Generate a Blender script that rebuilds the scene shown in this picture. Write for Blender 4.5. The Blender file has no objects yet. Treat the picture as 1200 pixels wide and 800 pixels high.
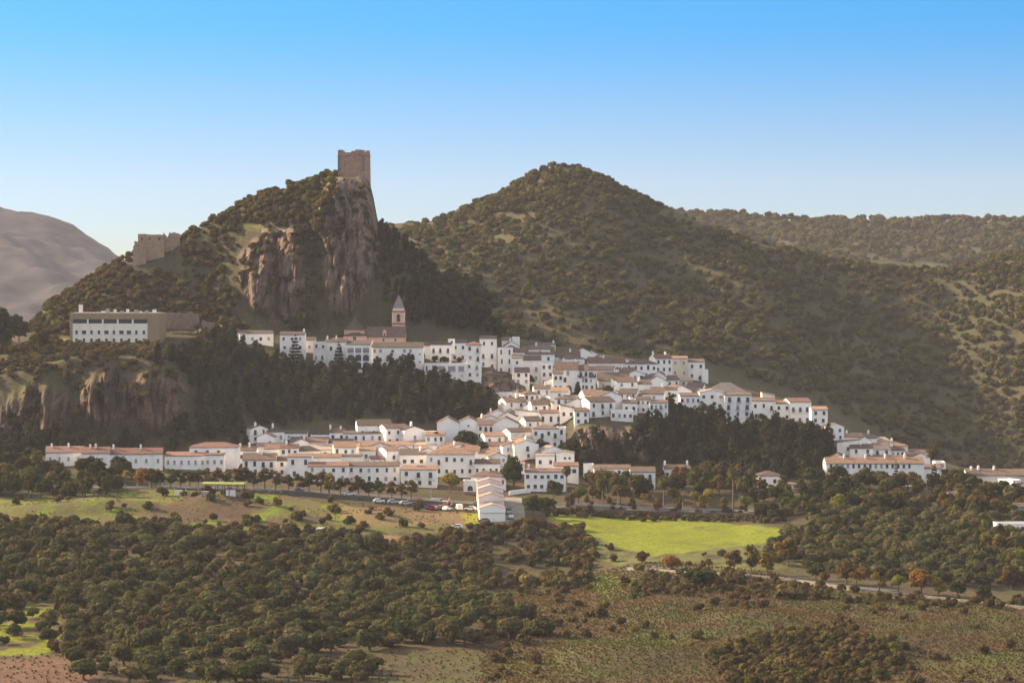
import bpy, bmesh, math, random
import numpy as np
from mathutils import Vector, Matrix

SC = bpy.context.scene
COL = SC.collection
rad = math.radians

# ------------------------------------------------------------------ camera
W0, H0 = 1200.0, 800.0          # the photograph's own pixels, used only to read bearings off it
F = 3000.0                      # focal length in those pixels
HY = 330.0                      # pixel row of the horizon
CAMZ = 90.0                     # height of the viewpoint over the valley floor
cam_data = bpy.data.cameras.new('camera')
cam_data.sensor_fit = 'HORIZONTAL'
cam_data.sensor_width = 36.0
cam_data.lens = 36.0 * F / W0
cam_data.shift_y = (HY - H0 / 2) / W0
cam_data.clip_start = 1.0
cam_data.clip_end = 30000.0
cam = bpy.data.objects.new('camera', cam_data)
cam.location = (0, 0, CAMZ)
cam.rotation_euler = (rad(90), 0, 0)
COL.objects.link(cam)
SC.camera = cam

# ------------------------------------------------------------------ light
SUN_AZ = 69.0      # degrees left of the view direction, beyond the town
SUN_EL = 25.0
SKY_HUE, SKY_SAT, SKY_LOW, SKY_UP, SKY_V0, SKY_V1 = 0.488, 1.5, 4.6, 0.85, 0.42, 0.90
world = bpy.data.worlds.new('World')
SC.world = world
world.use_nodes = True
nt = world.node_tree
nt.nodes.clear()
wo = nt.nodes.new('ShaderNodeOutputWorld')
bg = nt.nodes.new('ShaderNodeBackground')
sky = nt.nodes.new('ShaderNodeTexSky')
sky.sky_type = 'NISHITA'
sky.sun_disc = False
sky.sun_elevation = rad(SUN_EL)
sky.sun_rotation = rad(-SUN_AZ)
sky.altitude = 300
sky.air_density = 1.0
sky.dust_density = 1.0
sky.ozone_density = 2.2
tc = nt.nodes.new('ShaderNodeTexCoord')
sx = nt.nodes.new('ShaderNodeSeparateXYZ'); cx = nt.nodes.new('ShaderNodeCombineXYZ')
nm = nt.nodes.new('ShaderNodeVectorMath'); nm.operation = 'NORMALIZE'
hs = nt.nodes.new('ShaderNodeHueSaturation')
hs.inputs['Hue'].default_value = SKY_HUE
vr = nt.nodes.new('ShaderNodeMapRange'); vr.interpolation_type = 'SMOOTHSTEP'
for i_, v_ in ((1, 0.0), (2, 0.12), (3, SKY_V0), (4, SKY_V1)): vr.inputs[i_].default_value = v_
nt.links.new(vr.outputs[0], hs.inputs['Value'])
def M_(op, a, b=None):
    n = nt.nodes.new('ShaderNodeMath'); n.operation = op
    for i, v in enumerate((a, b)):
        if v is None: continue
        if isinstance(v, (int, float)): n.inputs[i].default_value = v
        else: nt.links.new(v, n.inputs[i])
    return n.outputs[0]
nt.links.new(tc.outputs['Generated'], sx.inputs[0]); nt.links.new(sx.outputs[2], vr.inputs[0])
# the air gets its deep blue low over the hills; the upper dome stays milky
low = M_('MULTIPLY', M_('MULTIPLY', sx.outputs[2], SKY_LOW), M_('POWER', 2.718, M_('MULTIPLY', M_('MULTIPLY', sx.outputs[2], sx.outputs[2]), -18.0)))
z_ = M_('ADD', low, M_('MULTIPLY', sx.outputs[2], 0.22))
nt.links.new(sx.outputs[0], cx.inputs[0]); nt.links.new(sx.outputs[1], cx.inputs[1]); nt.links.new(z_, cx.inputs[2])
nt.links.new(cx.outputs[0], nm.inputs[0])
nt.links.new(nm.outputs[0], sky.inputs['Vector'])
nt.links.new(sky.outputs[0], hs.inputs['Color'])
sr = nt.nodes.new('ShaderNodeMapRange'); sr.interpolation_type = 'SMOOTHSTEP'
for i_, v_ in ((1, 0.005), (2, 0.11), (3, 0.8), (4, SKY_SAT)): sr.inputs[i_].default_value = v_
nt.links.new(sx.outputs[2], sr.inputs[0]); nt.links.new(sr.outputs[0], hs.inputs['Saturation'])
up_ = nt.nodes.new('ShaderNodeMapRange'); up_.interpolation_type = 'SMOOTHSTEP'
up_.inputs[1].default_value = 0.09; up_.inputs[2].default_value = 0.35
nt.links.new(sx.outputs[2], up_.inputs[0])
milk = nt.nodes.new('ShaderNodeHueSaturation'); milk.inputs['Saturation'].default_value = 0.35; milk.inputs['Value'].default_value = SKY_UP
wm = nt.nodes.new('ShaderNodeMix'); wm.data_type = 'RGBA'; wm.blend_type = 'MULTIPLY'; wm.inputs[0].default_value = 1.0; wm.inputs[7].default_value = (1.0, 0.93, 0.88, 1)
nt.links.new(sky.outputs[0], milk.inputs['Color']); nt.links.new(milk.outputs[0], wm.inputs[6])
mx = nt.nodes.new('ShaderNodeMix'); mx.data_type = 'RGBA'
nt.links.new(up_.outputs[0], mx.inputs[0]); nt.links.new(hs.outputs[0], mx.inputs[6]); nt.links.new(wm.outputs[2], mx.inputs[7])
nt.links.new(mx.outputs[2], bg.inputs['Color'])
bg.inputs['Strength'].default_value = 0.10
nt.links.new(bg.outputs[0], wo.inputs[0])

sun_data = bpy.data.lights.new('sun', 'SUN')
sun_data.energy = 5.0
sun_data.angle = rad(0.5)
sun_data.color = (1.0, 0.75, 0.47)
sun = bpy.data.objects.new('sun', sun_data)
sd = Vector((-math.sin(rad(SUN_AZ)) * math.cos(rad(SUN_EL)), math.cos(rad(SUN_AZ)) * math.cos(rad(SUN_EL)), math.sin(rad(SUN_EL))))
sun.rotation_euler = sd.to_track_quat('Z', 'Y').to_euler()
sun.location = (-300, 600, 600)
COL.objects.link(sun)

SC.view_settings.view_transform = 'Standard'
SC.view_settings.look = 'None'
SC.view_settings.exposure = 1.6
SC.view_settings.gamma = 1.0
SC.view_settings.use_curve_mapping = False
SC.cycles.max_bounces = 5
SC.cycles.diffuse_bounces = 3
SC.cycles.glossy_bounces = 1
SC.cycles.transmission_bounces = 3
SC.cycles.volume_bounces = 0
SC.cycles.transparent_max_bounces = 4
SC.cycles.caustics_reflective = False
SC.cycles.caustics_refractive = False
SC.cycles.use_denoising = True
HAZE_DENSITY = 0.000036

# ------------------------------------------------------------------ helpers
RNG = np.random.default_rng(11)
rnd = random.Random(5)

def tag(o, label=None, cat=None, group=None, kind=None):
    if label: o['label'] = label
    if cat: o['category'] = cat
    if group: o['group'] = group
    if kind: o['kind'] = kind
    return o

def link(name, data, parent=None):
    o = bpy.data.objects.new(name, data)
    COL.objects.link(o)
    if parent is not None: o.parent = parent
    return o

def empty(name, loc, rz=0.0):
    o = link(name, None)
    o.location = loc
    o.rotation_euler = (0, 0, rz)
    o.empty_display_size = 0.5
    return o

_lat = {}
def _hash(ix, iy, iz, seed):
    h = (ix.astype(np.int64) * 374761393 + iy.astype(np.int64) * 668265263 + iz.astype(np.int64) * 2147483647 + seed * 1274126177) & 0xFFFFFFFF
    h = ((h ^ (h >> 13)) * 1274126177) & 0xFFFFFFFF
    h = h ^ (h >> 16)
    return (h & 0xFFFFFF).astype(np.float64) / float(0xFFFFFF) * 2 - 1

def vnoise(x, y, z=None, seed=0):
    x = np.asarray(x, float); y = np.asarray(y, float)
    z = np.zeros_like(x) if z is None else np.asarray(z, float)
    x0 = np.floor(x); y0 = np.floor(y); z0 = np.floor(z)
    fx = x - x0; fy = y - y0; fz = z - z0
    fx = fx * fx * (3 - 2 * fx); fy = fy * fy * (3 - 2 * fy); fz = fz * fz * (3 - 2 * fz)
    r = 0
    for i in (0, 1):
        for j in (0, 1):
            for k in (0, 1):
                w = (fx if i else 1 - fx) * (fy if j else 1 - fy) * (fz if k else 1 - fz)
                r = r + w * _hash(x0 + i, y0 + j, z0 + k, seed)
    return r

def fbm(x, y, z=None, oct=4, seed=0, gain=0.5):
    a, s, t = 1.0, 0, 0
    x = np.asarray(x, float); y = np.asarray(y, float)
    for o in range(oct):
        s = s + a * vnoise(x * 2 ** o, y * 2 ** o, None if z is None else np.asarray(z) * 2 ** o, seed + o * 17)
        t += a
        a *= gain
    return s / t

def sstep(a, b, x):
    t = np.clip((np.asarray(x, float) - a) / (b - a), 0, 1)
    return t * t * (3 - 2 * t)

def in_poly(px, py, poly):
    px = np.asarray(px, float); py = np.asarray(py, float)
    r = np.zeros(px.shape, bool)
    n = len(poly)
    for i in range(n):
        x1, y1 = poly[i]; x2, y2 = poly[(i + 1) % n]
        c = ((y1 > py) != (y2 > py)) & (px < (x2 - x1) * (py - y1) / ((y2 - y1) if y2 != y1 else 1e-9) + x1)
        r ^= c
    return r

# ------------------------------------------------------------------ materials
def new_mat(name):
    m = bpy.data.materials.new(name)
    m.use_nodes = True
    n = m.node_tree
    n.nodes.clear()
    out = n.nodes.new('ShaderNodeOutputMaterial')
    return m, n, out

def N(nt, t, **kw):
    n = nt.nodes.new(t)
    for k, v in kw.items():
        if k.startswith('i_'):
            n.inputs[k[2:].replace('_', ' ')].default_value = v
        else:
            setattr(n, k, v)
    return n

def ramp(nt, pts):
    r = nt.nodes.new('ShaderNodeValToRGB')
    e = r.color_ramp.elements
    while len(e) < len(pts): e.new(0.5)
    for i, (p, c) in enumerate(pts):
        e[i].position = p
        e[i].color = (*c, 1) if len(c) == 3 else c
    return r

def mixc(nt, fac, a, b, mode='MIX'):
    m = nt.nodes.new('ShaderNodeMix'); m.data_type = 'RGBA'; m.blend_type = mode
    for sock, v in ((m.inputs[0], fac), (m.inputs[6], a), (m.inputs[7], b)):
        if hasattr(v, 'links') or hasattr(v, 'is_linked'):
            nt.links.new(v, sock)
        else:
            sock.default_value = v if not isinstance(v, tuple) else ((*v, 1) if len(v) == 3 else v)
    return m.outputs[2]

def simple_mat(name, col, rough=0.8, noise=0.0, scale=1.0, metal=0.0, bump=0.0):
    m, n, out = new_mat(name)
    b = N(n, 'ShaderNodeBsdfPrincipled')
    b.inputs['Roughness'].default_value = rough
    b.inputs['Metallic'].default_value = metal
    b.inputs['Base Color'].default_value = (*col, 1)
    if noise or bump:
        tc = N(n, 'ShaderNodeTexCoord')
        nz = N(n, 'ShaderNodeTexNoise'); nz.inputs['Scale'].default_value = scale; nz.inputs['Detail'].default_value = 5
        n.links.new(tc.outputs['Object'], nz.inputs['Vector'])
        lo = tuple(c * (1 - noise) for c in col); hi = tuple(min(1, c * (1 + noise)) for c in col)
        r = ramp(n, [(0.3, lo), (0.7, hi)])
        n.links.new(nz.outputs[0], r.inputs[0])
        n.links.new(r.outputs[0], b.inputs['Base Color'])
        if bump:
            bp = N(n, 'ShaderNodeBump'); bp.inputs['Strength'].default_value = bump; bp.inputs['Distance'].default_value = 0.1
            n.links.new(nz.outputs[0], bp.inputs['Height'])
            n.links.new(bp.outputs[0], b.inputs['Normal'])
    n.links.new(b.outputs[0], out.inputs[0])
    return m
# ------------------------------------------------------------------ terrain
# The land is described by contour lines: bearing (pixel column), distance in metres, and height
# (as the pixel row where that height shows at that distance). Heights are true metres.
def zof(py, d): return CAMZ - (np.asarray(py, float) - HY) * np.asarray(d, float) / F
def pyof(z, d): return HY + (CAMZ - np.asarray(z, float)) * F / np.asarray(d, float)

UL, UR = -340.0, 1540.0
DN = 420.0          # nearer than this the sheet keeps its width

def smooth(a, n):
    if n <= 1: return a
    k = np.hanning(n + 2)[1:-1]; k /= k.sum()
    p = np.pad(a, (n, n), mode='edge')
    return np.convolve(p, k, 'same')[n:-n]

def build_lines(lines, us, sm):
    D, Z = [], []
    for i, (default_d, pts) in enumerate(lines):
        px = [p[0] for p in pts]
        py = [p[1] for p in pts]
        dd = [p[2] if len(p) > 2 else default_d for p in pts]
        d = np.interp(us, px, dd); y = np.interp(us, px, py)
        s = sm[i] if isinstance(sm, (list, tuple)) else sm
        d = smooth(d, s); y = smooth(y, s)
        D.append(d); Z.append(zof(y, d))
    return np.array(D), np.array(Z)

def pchip_cols(D, Z, ds):
    """monotone cubic along distance, one curve per column"""
    K, M = D.shape
    h = np.diff(D, axis=0); h = np.maximum(h, 0.5)
    s = np.diff(Z, axis=0) / h
    m = np.zeros_like(Z)
    m[0] = s[0]; m[-1] = s[-1]
    same = s[1:] * s[:-1] > 0
    w1 = 2 * h[1:] + h[:-1]; w2 = h[1:] + 2 * h[:-1]
    with np.errstate(divide='ignore', invalid='ignore'):
        hm = (w1 + w2) / (w1 / s[:-1] + w2 / s[1:])
    m[1:-1] = np.where(same, hm, 0)
    out = np.empty((len(ds), M))
    for j in range(M):
        dj = D[:, j]
        i = np.clip(np.searchsorted(dj, ds) - 1, 0, K - 2)
        t = np.clip((ds - dj[i]) / h[i, j], 0, 1)
        z0, z1, m0, m1, hh = Z[i, j], Z[i + 1, j], m[i, j], m[i + 1, j], h[i, j]
        out[:, j] = ((2 * t ** 3 - 3 * t ** 2 + 1) * z0 + (t ** 3 - 2 * t ** 2 + t) * hh * m0 + (-2 * t ** 3 + 3 * t ** 2) * z1 + (t ** 3 - t ** 2) * hh * m1)
    return out

SIL = [(-340, 430), (-120, 415), (0, 398), (30, 385), (60, 356), (100, 335), (130, 312), (150, 303), (165, 296), (200, 290), (230, 270), (260, 254), (290, 238), (320, 224), (350, 218), (380, 208), (392, 205), (428, 207), (433, 214), (438, 232), (443, 262), (450, 274), (470, 284), (490, 302), (510, 322), (530, 342), (550, 362), (570, 380), (590, 392), (640, 404), (700, 414), (760, 424), (825, 440), (870, 455), (920, 468), (970, 484), (1000, 506), (1060, 525), (1110, 548), (1200, 560), (1540, 575)]
LINES = [
 (-300, [(-340, 1, -300)]),
 (150, [(-340, 1, 150)]),
 (420, [(-340, 960), (1540, 960)]),
 (560, [(-340, 803), (1540, 803)]),
 (680, [(-340, 712), (200, 714), (480, 716), (620, 716), (760, 712), (1000, 712), (1540, 722)]),
 (780, [(-340, 645), (0, 648), (300, 650), (430, 662), (520, 684), (600, 690), (680, 678), (760, 662), (860, 656), (1060, 654), (1200, 664), (1540, 680)]),
 (842, [(-340, 600), (0, 606), (200, 606), (330, 612), (400, 616), (480, 619), (560, 618), (620, 619), (660, 628), (760, 630), (860, 632), (960, 626), (1060, 622), (1200, 632), (1540, 650)]),
 (905, [(-340, 565), (0, 572), (200, 573), (300, 577), (400, 584), (480, 590), (560, 597), (620, 600), (680, 598), (760, 603), (860, 607), (960, 594), (1060, 592), (1200, 602), (1540, 620)]),
 (922, [(-340, 556), (0, 563), (200, 566), (300, 567), (400, 573), (480, 579), (560, 584), (620, 586), (680, 587), (760, 591), (860, 594), (960, 582), (1060, 582), (1200, 588), (1540, 600)]),
 (945, [(-340, 546), (0, 552), (100, 550), (200, 557), (300, 561), (400, 566), (480, 570), (560, 573), (620, 577), (680, 577), (760, 575), (860, 575), (960, 565), (1060, 577), (1200, 574), (1540, 586)]),
 (985, [(-340, 532), (0, 534), (100, 531), (200, 539), (300, 540), (400, 542), (480, 544), (560, 546), (620, 536), (670, 545), (690, 556), (760, 560), (860, 558), (960, 552), (1000, 558), (1060, 564), (1130, 560), (1200, 561), (1540, 575)]),
 (1010, [(-340, 524, 1008), (0, 528), (100, 525), (200, 525), (300, 524), (400, 524), (480, 522), (560, 522), (620, 514), (665, 512), (690, 510, 998), (760, 516, 1000), (860, 526), (960, 532), (1010, 545), (1060, 556), (1130, 555), (1200, 556), (1540, 570)]),
 (1042, [(-340, 470), (0, 440, 1034), (60, 425, 1030), (100, 416, 1028), (200, 422, 1028), (230, 445), (300, 470), (400, 474), (480, 472), (560, 484), (620, 488), (680, 486, 1018), (760, 488, 1020), (860, 494), (960, 502), (1000, 520), (1060, 546), (1130, 552), (1200, 553), (1540, 568)]),
 (1090, [(-340, 440), (0, 410), (80, 404), (200, 406), (300, 404), (400, 420), (480, 424), (520, 432), (560, 440), (600, 448), (640, 452), (680, 456, 1070), (760, 462, 1070), (860, 477), (960, 490), (1000, 512), (1060, 536), (1130, 550), (1200, 551), (1540, 566)]),
 (1120, [(-340, 432), (0, 402), (80, 392), (200, 388), (300, 386), (400, 394), (480, 400), (520, 408), (560, 414), (600, 420), (640, 425), (680, 434), (760, 446), (860, 465), (960, 485), (1000, 509), (1060, 530), (1130, 549), (1200, 550), (1540, 565)]),
 (1142, [(-340, 431), (0, 400), (80, 362), (130, 345), (200, 338), (250, 335), (290, 318, 1134), (340, 298, 1132), (380, 285, 1132), (430, 285, 1134), (450, 312, 1136), (480, 345), (520, 372), (560, 394), (600, 408), (640, 415), (680, 425), (760, 436), (860, 459), (960, 484), (1000, 507), (1060, 527), (1130, 548), (1200, 549), (1540, 564)]),
 (1166, SIL),
 (1215, [(-340, 440), (0, 412), (60, 400), (150, 365), (200, 350), (300, 325), (390, 300), (440, 330), (500, 365), (560, 402), (640, 425), (760, 442), (860, 470), (960, 500), (1060, 545), (1200, 562), (1540, 575)]),
 (1300, [(-340, 480), (200, 450), (400, 430), (600, 450), (760, 480), (900, 510), (1060, 555), (1200, 562), (1540, 575)]),
 (1500, [(-340, 500), (600, 500), (1200, 560), (1540, 575)]),
]
DU = 2.0
US = np.arange(UL, UR + 1, DU)
DS = np.concatenate([np.arange(-300, 420, 40), np.arange(420, 760, 2.5), np.arange(760, 1000, 1.6), np.arange(1000, 1116, 1.0), np.arange(1116, 1170, 0.6), np.arange(1170, 1180, 1.0), np.arange(1180, 1300, 5), np.arange(1300, 1501, 20)])
_sm = [9] * len(LINES); _sm[16] = 3; _sm[15] = 7
_D, _Z = build_lines(LINES, US, _sm)
_Z[0] = CAMZ - 90.0; _Z[1] = CAMZ - 89.5
ZG = pchip_cols(_D, _Z, DS)
UU, DD = np.meshgrid(US, DS)
XG = (UU - 600) * np.maximum(DD, DN) / F
PYG = pyof(ZG, np.maximum(DD, 1))

def sm_poly(poly, px, py, edge=6.0, amp=8.0, seed=3, sc=0.05):
    jx = fbm(px * sc, py * sc * 2, oct=3, seed=seed) * amp
    jy = fbm(px * sc, py * sc * 2, oct=3, seed=seed + 9) * amp * 0.5
    return in_poly(px + jx, py + jy, poly).astype(float)

# --- where bare rock stands
ROCK = [
 ([(385, 212), (392, 206), (430, 208), (438, 235), (444, 262), (441, 300), (428, 345), (408, 370), (386, 366), (378, 330), (381, 290), (372, 262), (380, 235)], 7),
 ([(285, 296), (300, 280), (330, 272), (352, 266), (350, 300), (362, 340), (352, 370), (318, 378), (298, 352), (283, 325)], 9),
 ([(100, 440), (150, 436), (212, 436), (222, 460), (215, 490), (190, 500), (150, 490), (110, 500), (98, 470)], 8),
 ([(0, 470), (60, 455), (90, 480), (70, 510), (0, 520)], 8),
 ([(725, 505), (738, 498), (752, 515), (757, 545), (740, 545), (728, 530)], 4),
 ([(672, 500), (700, 497), (724, 503), (720, 520), (690, 535), (672, 520)], 4),
 ([(560, 455), (575, 428), (590, 426), (600, 440), (618, 448), (616, 470), (560, 470)], 3),
 ([(885, 498), (950, 498), (975, 512), (970, 530), (905, 535)], 6),
 ([(230, 378), (295, 388), (290, 398), (235, 392)], 3),
]
rock = np.zeros_like(ZG)
for poly, amp in ROCK:
    rock = np.maximum(rock, sm_poly(poly, UU, PYG, amp=amp, seed=21, sc=0.06))
rock[DD < 950] = 0
rock[DD > 1185] = 0
crag = sstep(1000, 1030, DD) * (1 - sstep(1160, 1190, DD)) * (1 - sstep(560, 640, UU) * (1 - rock))
def blur2(a, n):
    k = np.hanning(n + 2)[1:-1]; k /= k.sum()
    a = np.apply_along_axis(lambda r: np.convolve(np.pad(r, n, mode='edge'), k, 'same')[n:-n], 1, a)
    return np.apply_along_axis(lambda r: np.convolve(np.pad(r, n, mode='edge'), k, 'same')[n:-n], 0, a)
rsoft = blur2(rock, 5)
# --- roughness of the land
gen = 0.8 * fbm(XG / 40, DD / 40, oct=3, seed=1) + 0.35 * fbm(XG / 9, DD / 9, oct=3, seed=2)
town = in_poly(UU, PYG, [(40, 560), (200, 510), (500, 500), (640, 470), (480, 440), (270, 425), (270, 385), (560, 385), (830, 420), (980, 470), (1120, 530), (1200, 545), (1200, 600), (640, 600), (200, 590), (40, 580)])
gen = gen * np.where(town, 0.35, 1.0) * np.where(DD < 930, 1.25, 1.0)
ZG = ZG + gen * (1 - 0.5 * rsoft)
edgew = 1 - sstep(1150, 1166, DD)
DXG = np.zeros_like(ZG); DYG = np.zeros_like(ZG)
# vertical buttresses and gullies in the cliffs
def ridged(a): return 1 - 2 * np.abs(a)
but = ridged(fbm(XG / 13.0, ZG / 75.0, DD / 60.0, oct=4, seed=31))
but2 = ridged(fbm(XG / 4.2, ZG / 22.0, DD / 30.0, oct=3, seed=37))
but3 = fbm(XG / 1.6, ZG / 4.0, DD / 4, oct=2, seed=39)
DYG -= rsoft * (6.0 * but + 3.4 * but2 + 1.1 * but3) * edgew
wx, wz = 3.0 * fbm(XG / 9, ZG / 9, oct=2, seed=141), 5.0 * fbm(XG / 11, ZG / 16, oct=2, seed=142)
def blocks(sx, sz, seed): return _hash(np.floor((XG + wx) / sx), np.floor((ZG + wz) / sz), np.zeros_like(XG), seed)
DYG -= rsoft * (3.6 * blocks(6.5, 19, 7) + 2.4 * blocks(3.4, 8.5, 8) + 1.1 * blocks(1.8, 3.6, 9)) * edgew
DXG += rsoft * 0.8 * fbm(XG / 5, ZG / 9, DD / 9, oct=2, seed=43)
ZG += rsoft * 1.2 * fbm(XG / 6, DD / 6, ZG / 5, oct=3, seed=45) * edgew
cr = crag * (1 - rsoft)
DYG -= cr * (2.2 * ridged(fbm(XG / 22, ZG / 60, oct=3, seed=51))) * edgew
# ledges
ZG += rsoft * edgew * 0.9 * np.sin(ZG / 3.1 + 3 * fbm(XG / 18, DD / 18, oct=2, seed=47))

for u_, d_, su, sd_, h_ in ((262, 868, 45, 13, 4.5), (330, 856, 40, 11, 3.0), (120, 862, 60, 12, 3.0), (40, 850, 50, 12, 2.5), (455, 866, 40, 10, 2.2), (880, 650, 70, 18, 3.0), (1010, 615, 90, 16, 3.0), (720, 600, 80, 16, 2.2), (560, 640, 60, 18, 2.5)):
    ZG += h_ * np.exp(-((UU - u_) / su) ** 2 - ((DD - d_) / sd_) ** 2)
# --- ground colours (albedo), some shade on the rock painted in
def col(c): return np.array(c, float)
px, py = UU, PYG
C = np.empty(ZG.shape + (3,)); C[:] = col((0.085, 0.068, 0.036))
def lay(mask, c):
    global C
    C = C * (1 - mask[..., None]) + col(c) * mask[..., None]
n1 = fbm(XG / 22, DD / 22, oct=4, seed=61); n2 = fbm(XG / 7, DD / 10, oct=4, seed=63); n3 = fbm(XG / 60, DD / 45, oct=3, seed=65)
lay(sstep(0.0, 0.35, n1) * 0.7, (0.115, 0.075, 0.045))
lay(sstep(0.05, 0.35, n2 + 0.4 * n3) * 0.6, (0.085, 0.095, 0.028))
MEADOW = [(620, 700), (700, 655), (800, 660), (880, 672), (1000, 695), (1200, 715), (1240, 800), (560, 800)]
mm = sm_poly(MEADOW, px, py, amp=14, seed=4)
mm = blur2(mm, 5)
lay(mm, (0.100, 0.074, 0.038))
lay(mm * sstep(0.0, 0.3, n2 * 0.7 + n3 * 0.7) * 0.8, (0.095, 0.105, 0.030))
lay(mm * sstep(0.1, 0.5, n1 - 0.3 * n2) * 0.75, (0.105, 0.062, 0.042))
UPG = [(-40, 590), (60, 585), (170, 573), (330, 580), (440, 600), (560, 606), (560, 622), (430, 628), (330, 622), (200, 615), (0, 614)]
g = blur2(sm_poly(UPG, px, py, amp=8, seed=5), 3)
lay(g, (0.135, 0.125, 0.040))
lay(g * sstep(-0.15, 0.25, n2 + 0.5 * n1) * (1 - sstep(400, 470, px)) * 0.95, (0.16, 0.21, 0.022))
lay(g * sstep(0.05, 0.3, n1 - 0.5 * n2) * 0.8, (0.14, 0.095, 0.06))
lay(blur2(sm_poly([(175, 596), (250, 588), (310, 592), (320, 606), (240, 612), (180, 608)], px, py, amp=8, seed=19), 4) * 0.85, (0.10, 0.066, 0.042))
DRY = [(395, 592), (470, 594), (545, 600), (545, 612), (470, 616), (400, 612)]
lay(blur2(sm_poly(DRY, px, py, amp=6, seed=6), 3) * 0.75, (0.23, 0.15, 0.075))
lay(blur2(sm_poly([(540, 602), (562, 601), (562, 612), (546, 613)], px, py, amp=2, seed=7), 3), (0.24, 0.24, 0.02))
GF = [(636, 598), (700, 600), (800, 606), (922, 622), (914, 633), (850, 642), (760, 649), (728, 643), (690, 626), (644, 606)]
g = blur2(sm_poly(GF, px, py, amp=5, seed=8), 3)
g_f = g
lay(g, (0.19, 0.225, 0.018))
lay(g * sstep(-0.1, 0.35, fbm(XG / 5, DD / 3, oct=4, seed=161)) * 0.6, (0.235, 0.235, 0.022))
lay(g * sstep(0.1, 0.5, n2) * 0.5, (0.13, 0.115, 0.035))
YG = [(-60, 700), (40, 706), (70, 722), (75, 738), (60, 762), (0, 772), (-60, 772)]
g = blur2(sm_poly(YG, px, py, amp=10, seed=9), 3)
lay(g * sstep(-0.1, 0.2, n2 + 0.05), (0.19, 0.21, 0.015))
for poly in ([(320, 735), (440, 735), (430, 748), (330, 750)], [(690, 672), (745, 672), (740, 694), (690, 700)], [(520, 715), (600, 728), (590, 742), (520, 735)]):
    lay(blur2(sm_poly(poly, px, py, amp=10, seed=10), 5) * 0.7, (0.11, 0.15, 0.022))
SOIL = [(-60, 775), (60, 770), (130, 777), (110, 795), (160, 805), (-60, 815)]
lay(blur2(sm_poly(SOIL, px, py, amp=4, seed=12), 3), (0.17, 0.095, 0.065))
lay(blur2(sm_poly([(432, 626), (470, 628), (470, 634), (430, 634)], px, py, amp=3, seed=13), 3) * 0.8, (0.32, 0.19, 0.12))
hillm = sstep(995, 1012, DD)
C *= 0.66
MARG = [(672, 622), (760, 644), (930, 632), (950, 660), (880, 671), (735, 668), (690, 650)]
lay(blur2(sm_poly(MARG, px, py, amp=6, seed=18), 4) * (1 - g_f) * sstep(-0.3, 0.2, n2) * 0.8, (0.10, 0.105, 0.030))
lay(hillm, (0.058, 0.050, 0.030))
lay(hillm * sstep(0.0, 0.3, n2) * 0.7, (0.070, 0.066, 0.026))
led = np.zeros_like(ZG)
for poly in ([(105, 450), (112, 438), (128, 432), (135, 436), (120, 444)], [(0, 462), (30, 445), (55, 430), (55, 436), (20, 460)], [(160, 440), (180, 435), (182, 442)], [(60, 398), (80, 396), (78, 402)],
             [(285, 265), (330, 255), (335, 260), (300, 270)], [(340, 224), (385, 209), (385, 214), (345, 230)], [(360, 238), (382, 232), (384, 236), (365, 243)]):
    led = np.maximum(led, sm_poly(poly, px, py, amp=4, seed=14))
lay(blur2(led, 3) * hillm, (0.105, 0.098, 0.036))
path = np.zeros_like(ZG)
for a, b in zip([(310, 270), (332, 268), (352, 258), (366, 248)], [(332, 268), (352, 258), (366, 248), (386, 238)]):
    t = np.clip(((px - a[0]) * (b[0] - a[0]) + (py - a[1]) * (b[1] - a[1])) / ((b[0] - a[0]) ** 2 + (b[1] - a[1]) ** 2), 0, 1)
    path = np.maximum(path, (np.hypot(px - a[0] - t * (b[0] - a[0]), py - a[1] - t * (b[1] - a[1])) < 3.5).astype(float))
lay(path * (DD > 1000), (0.20, 0.16, 0.12))
streak = fbm(XG / 3.0, ZG / 26, DD / 30, oct=4, seed=71)
rc = col((0.25, 0.175, 0.135)) * (1 - sstep(-0.1, 0.4, streak)[..., None]) + col((0.165, 0.140, 0.120)) * sstep(-0.1, 0.4, streak)[..., None]
warm = sstep(0.0, 0.4, fbm(XG / 15, ZG / 22, oct=3, seed=73))[..., None]
rc = rc * (1 - 0.6 * warm) + col((0.30, 0.185, 0.125)) * 0.6 * warm
rc = rc * np.where(UU < 245, 0.8, 1.0)[..., None]  # shade on the left cliff, painted in as darker rock
for f_, k_, w_ in ((2.6, 17, 0.10), (1.3, 8, 0.13)):
    line = sstep(1 - 2 * w_, 1.0, ridged(fbm(XG / f_ + 0.6 * fbm(XG / 4, ZG / 5, oct=2, seed=177), ZG / k_, DD / 9, oct=2, seed=171 + int(k_))))[..., None]
    rc = rc * (1 - 0.75 * line) + col((0.040, 0.034, 0.028)) * 0.75 * line  # dark stain lines that also paint in the shade of crevices
green = sstep(0.15, 0.35, fbm(XG / 7, ZG / 7, DD / 7, oct=3, seed=75))[..., None]
rc = rc * 0.58
rc = rc * (1 - 0.55 * green) + col((0.075, 0.070, 0.045)) * 0.55 * green
C = C * (1 - rsoft[..., None]) + rc * rsoft[..., None]

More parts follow.
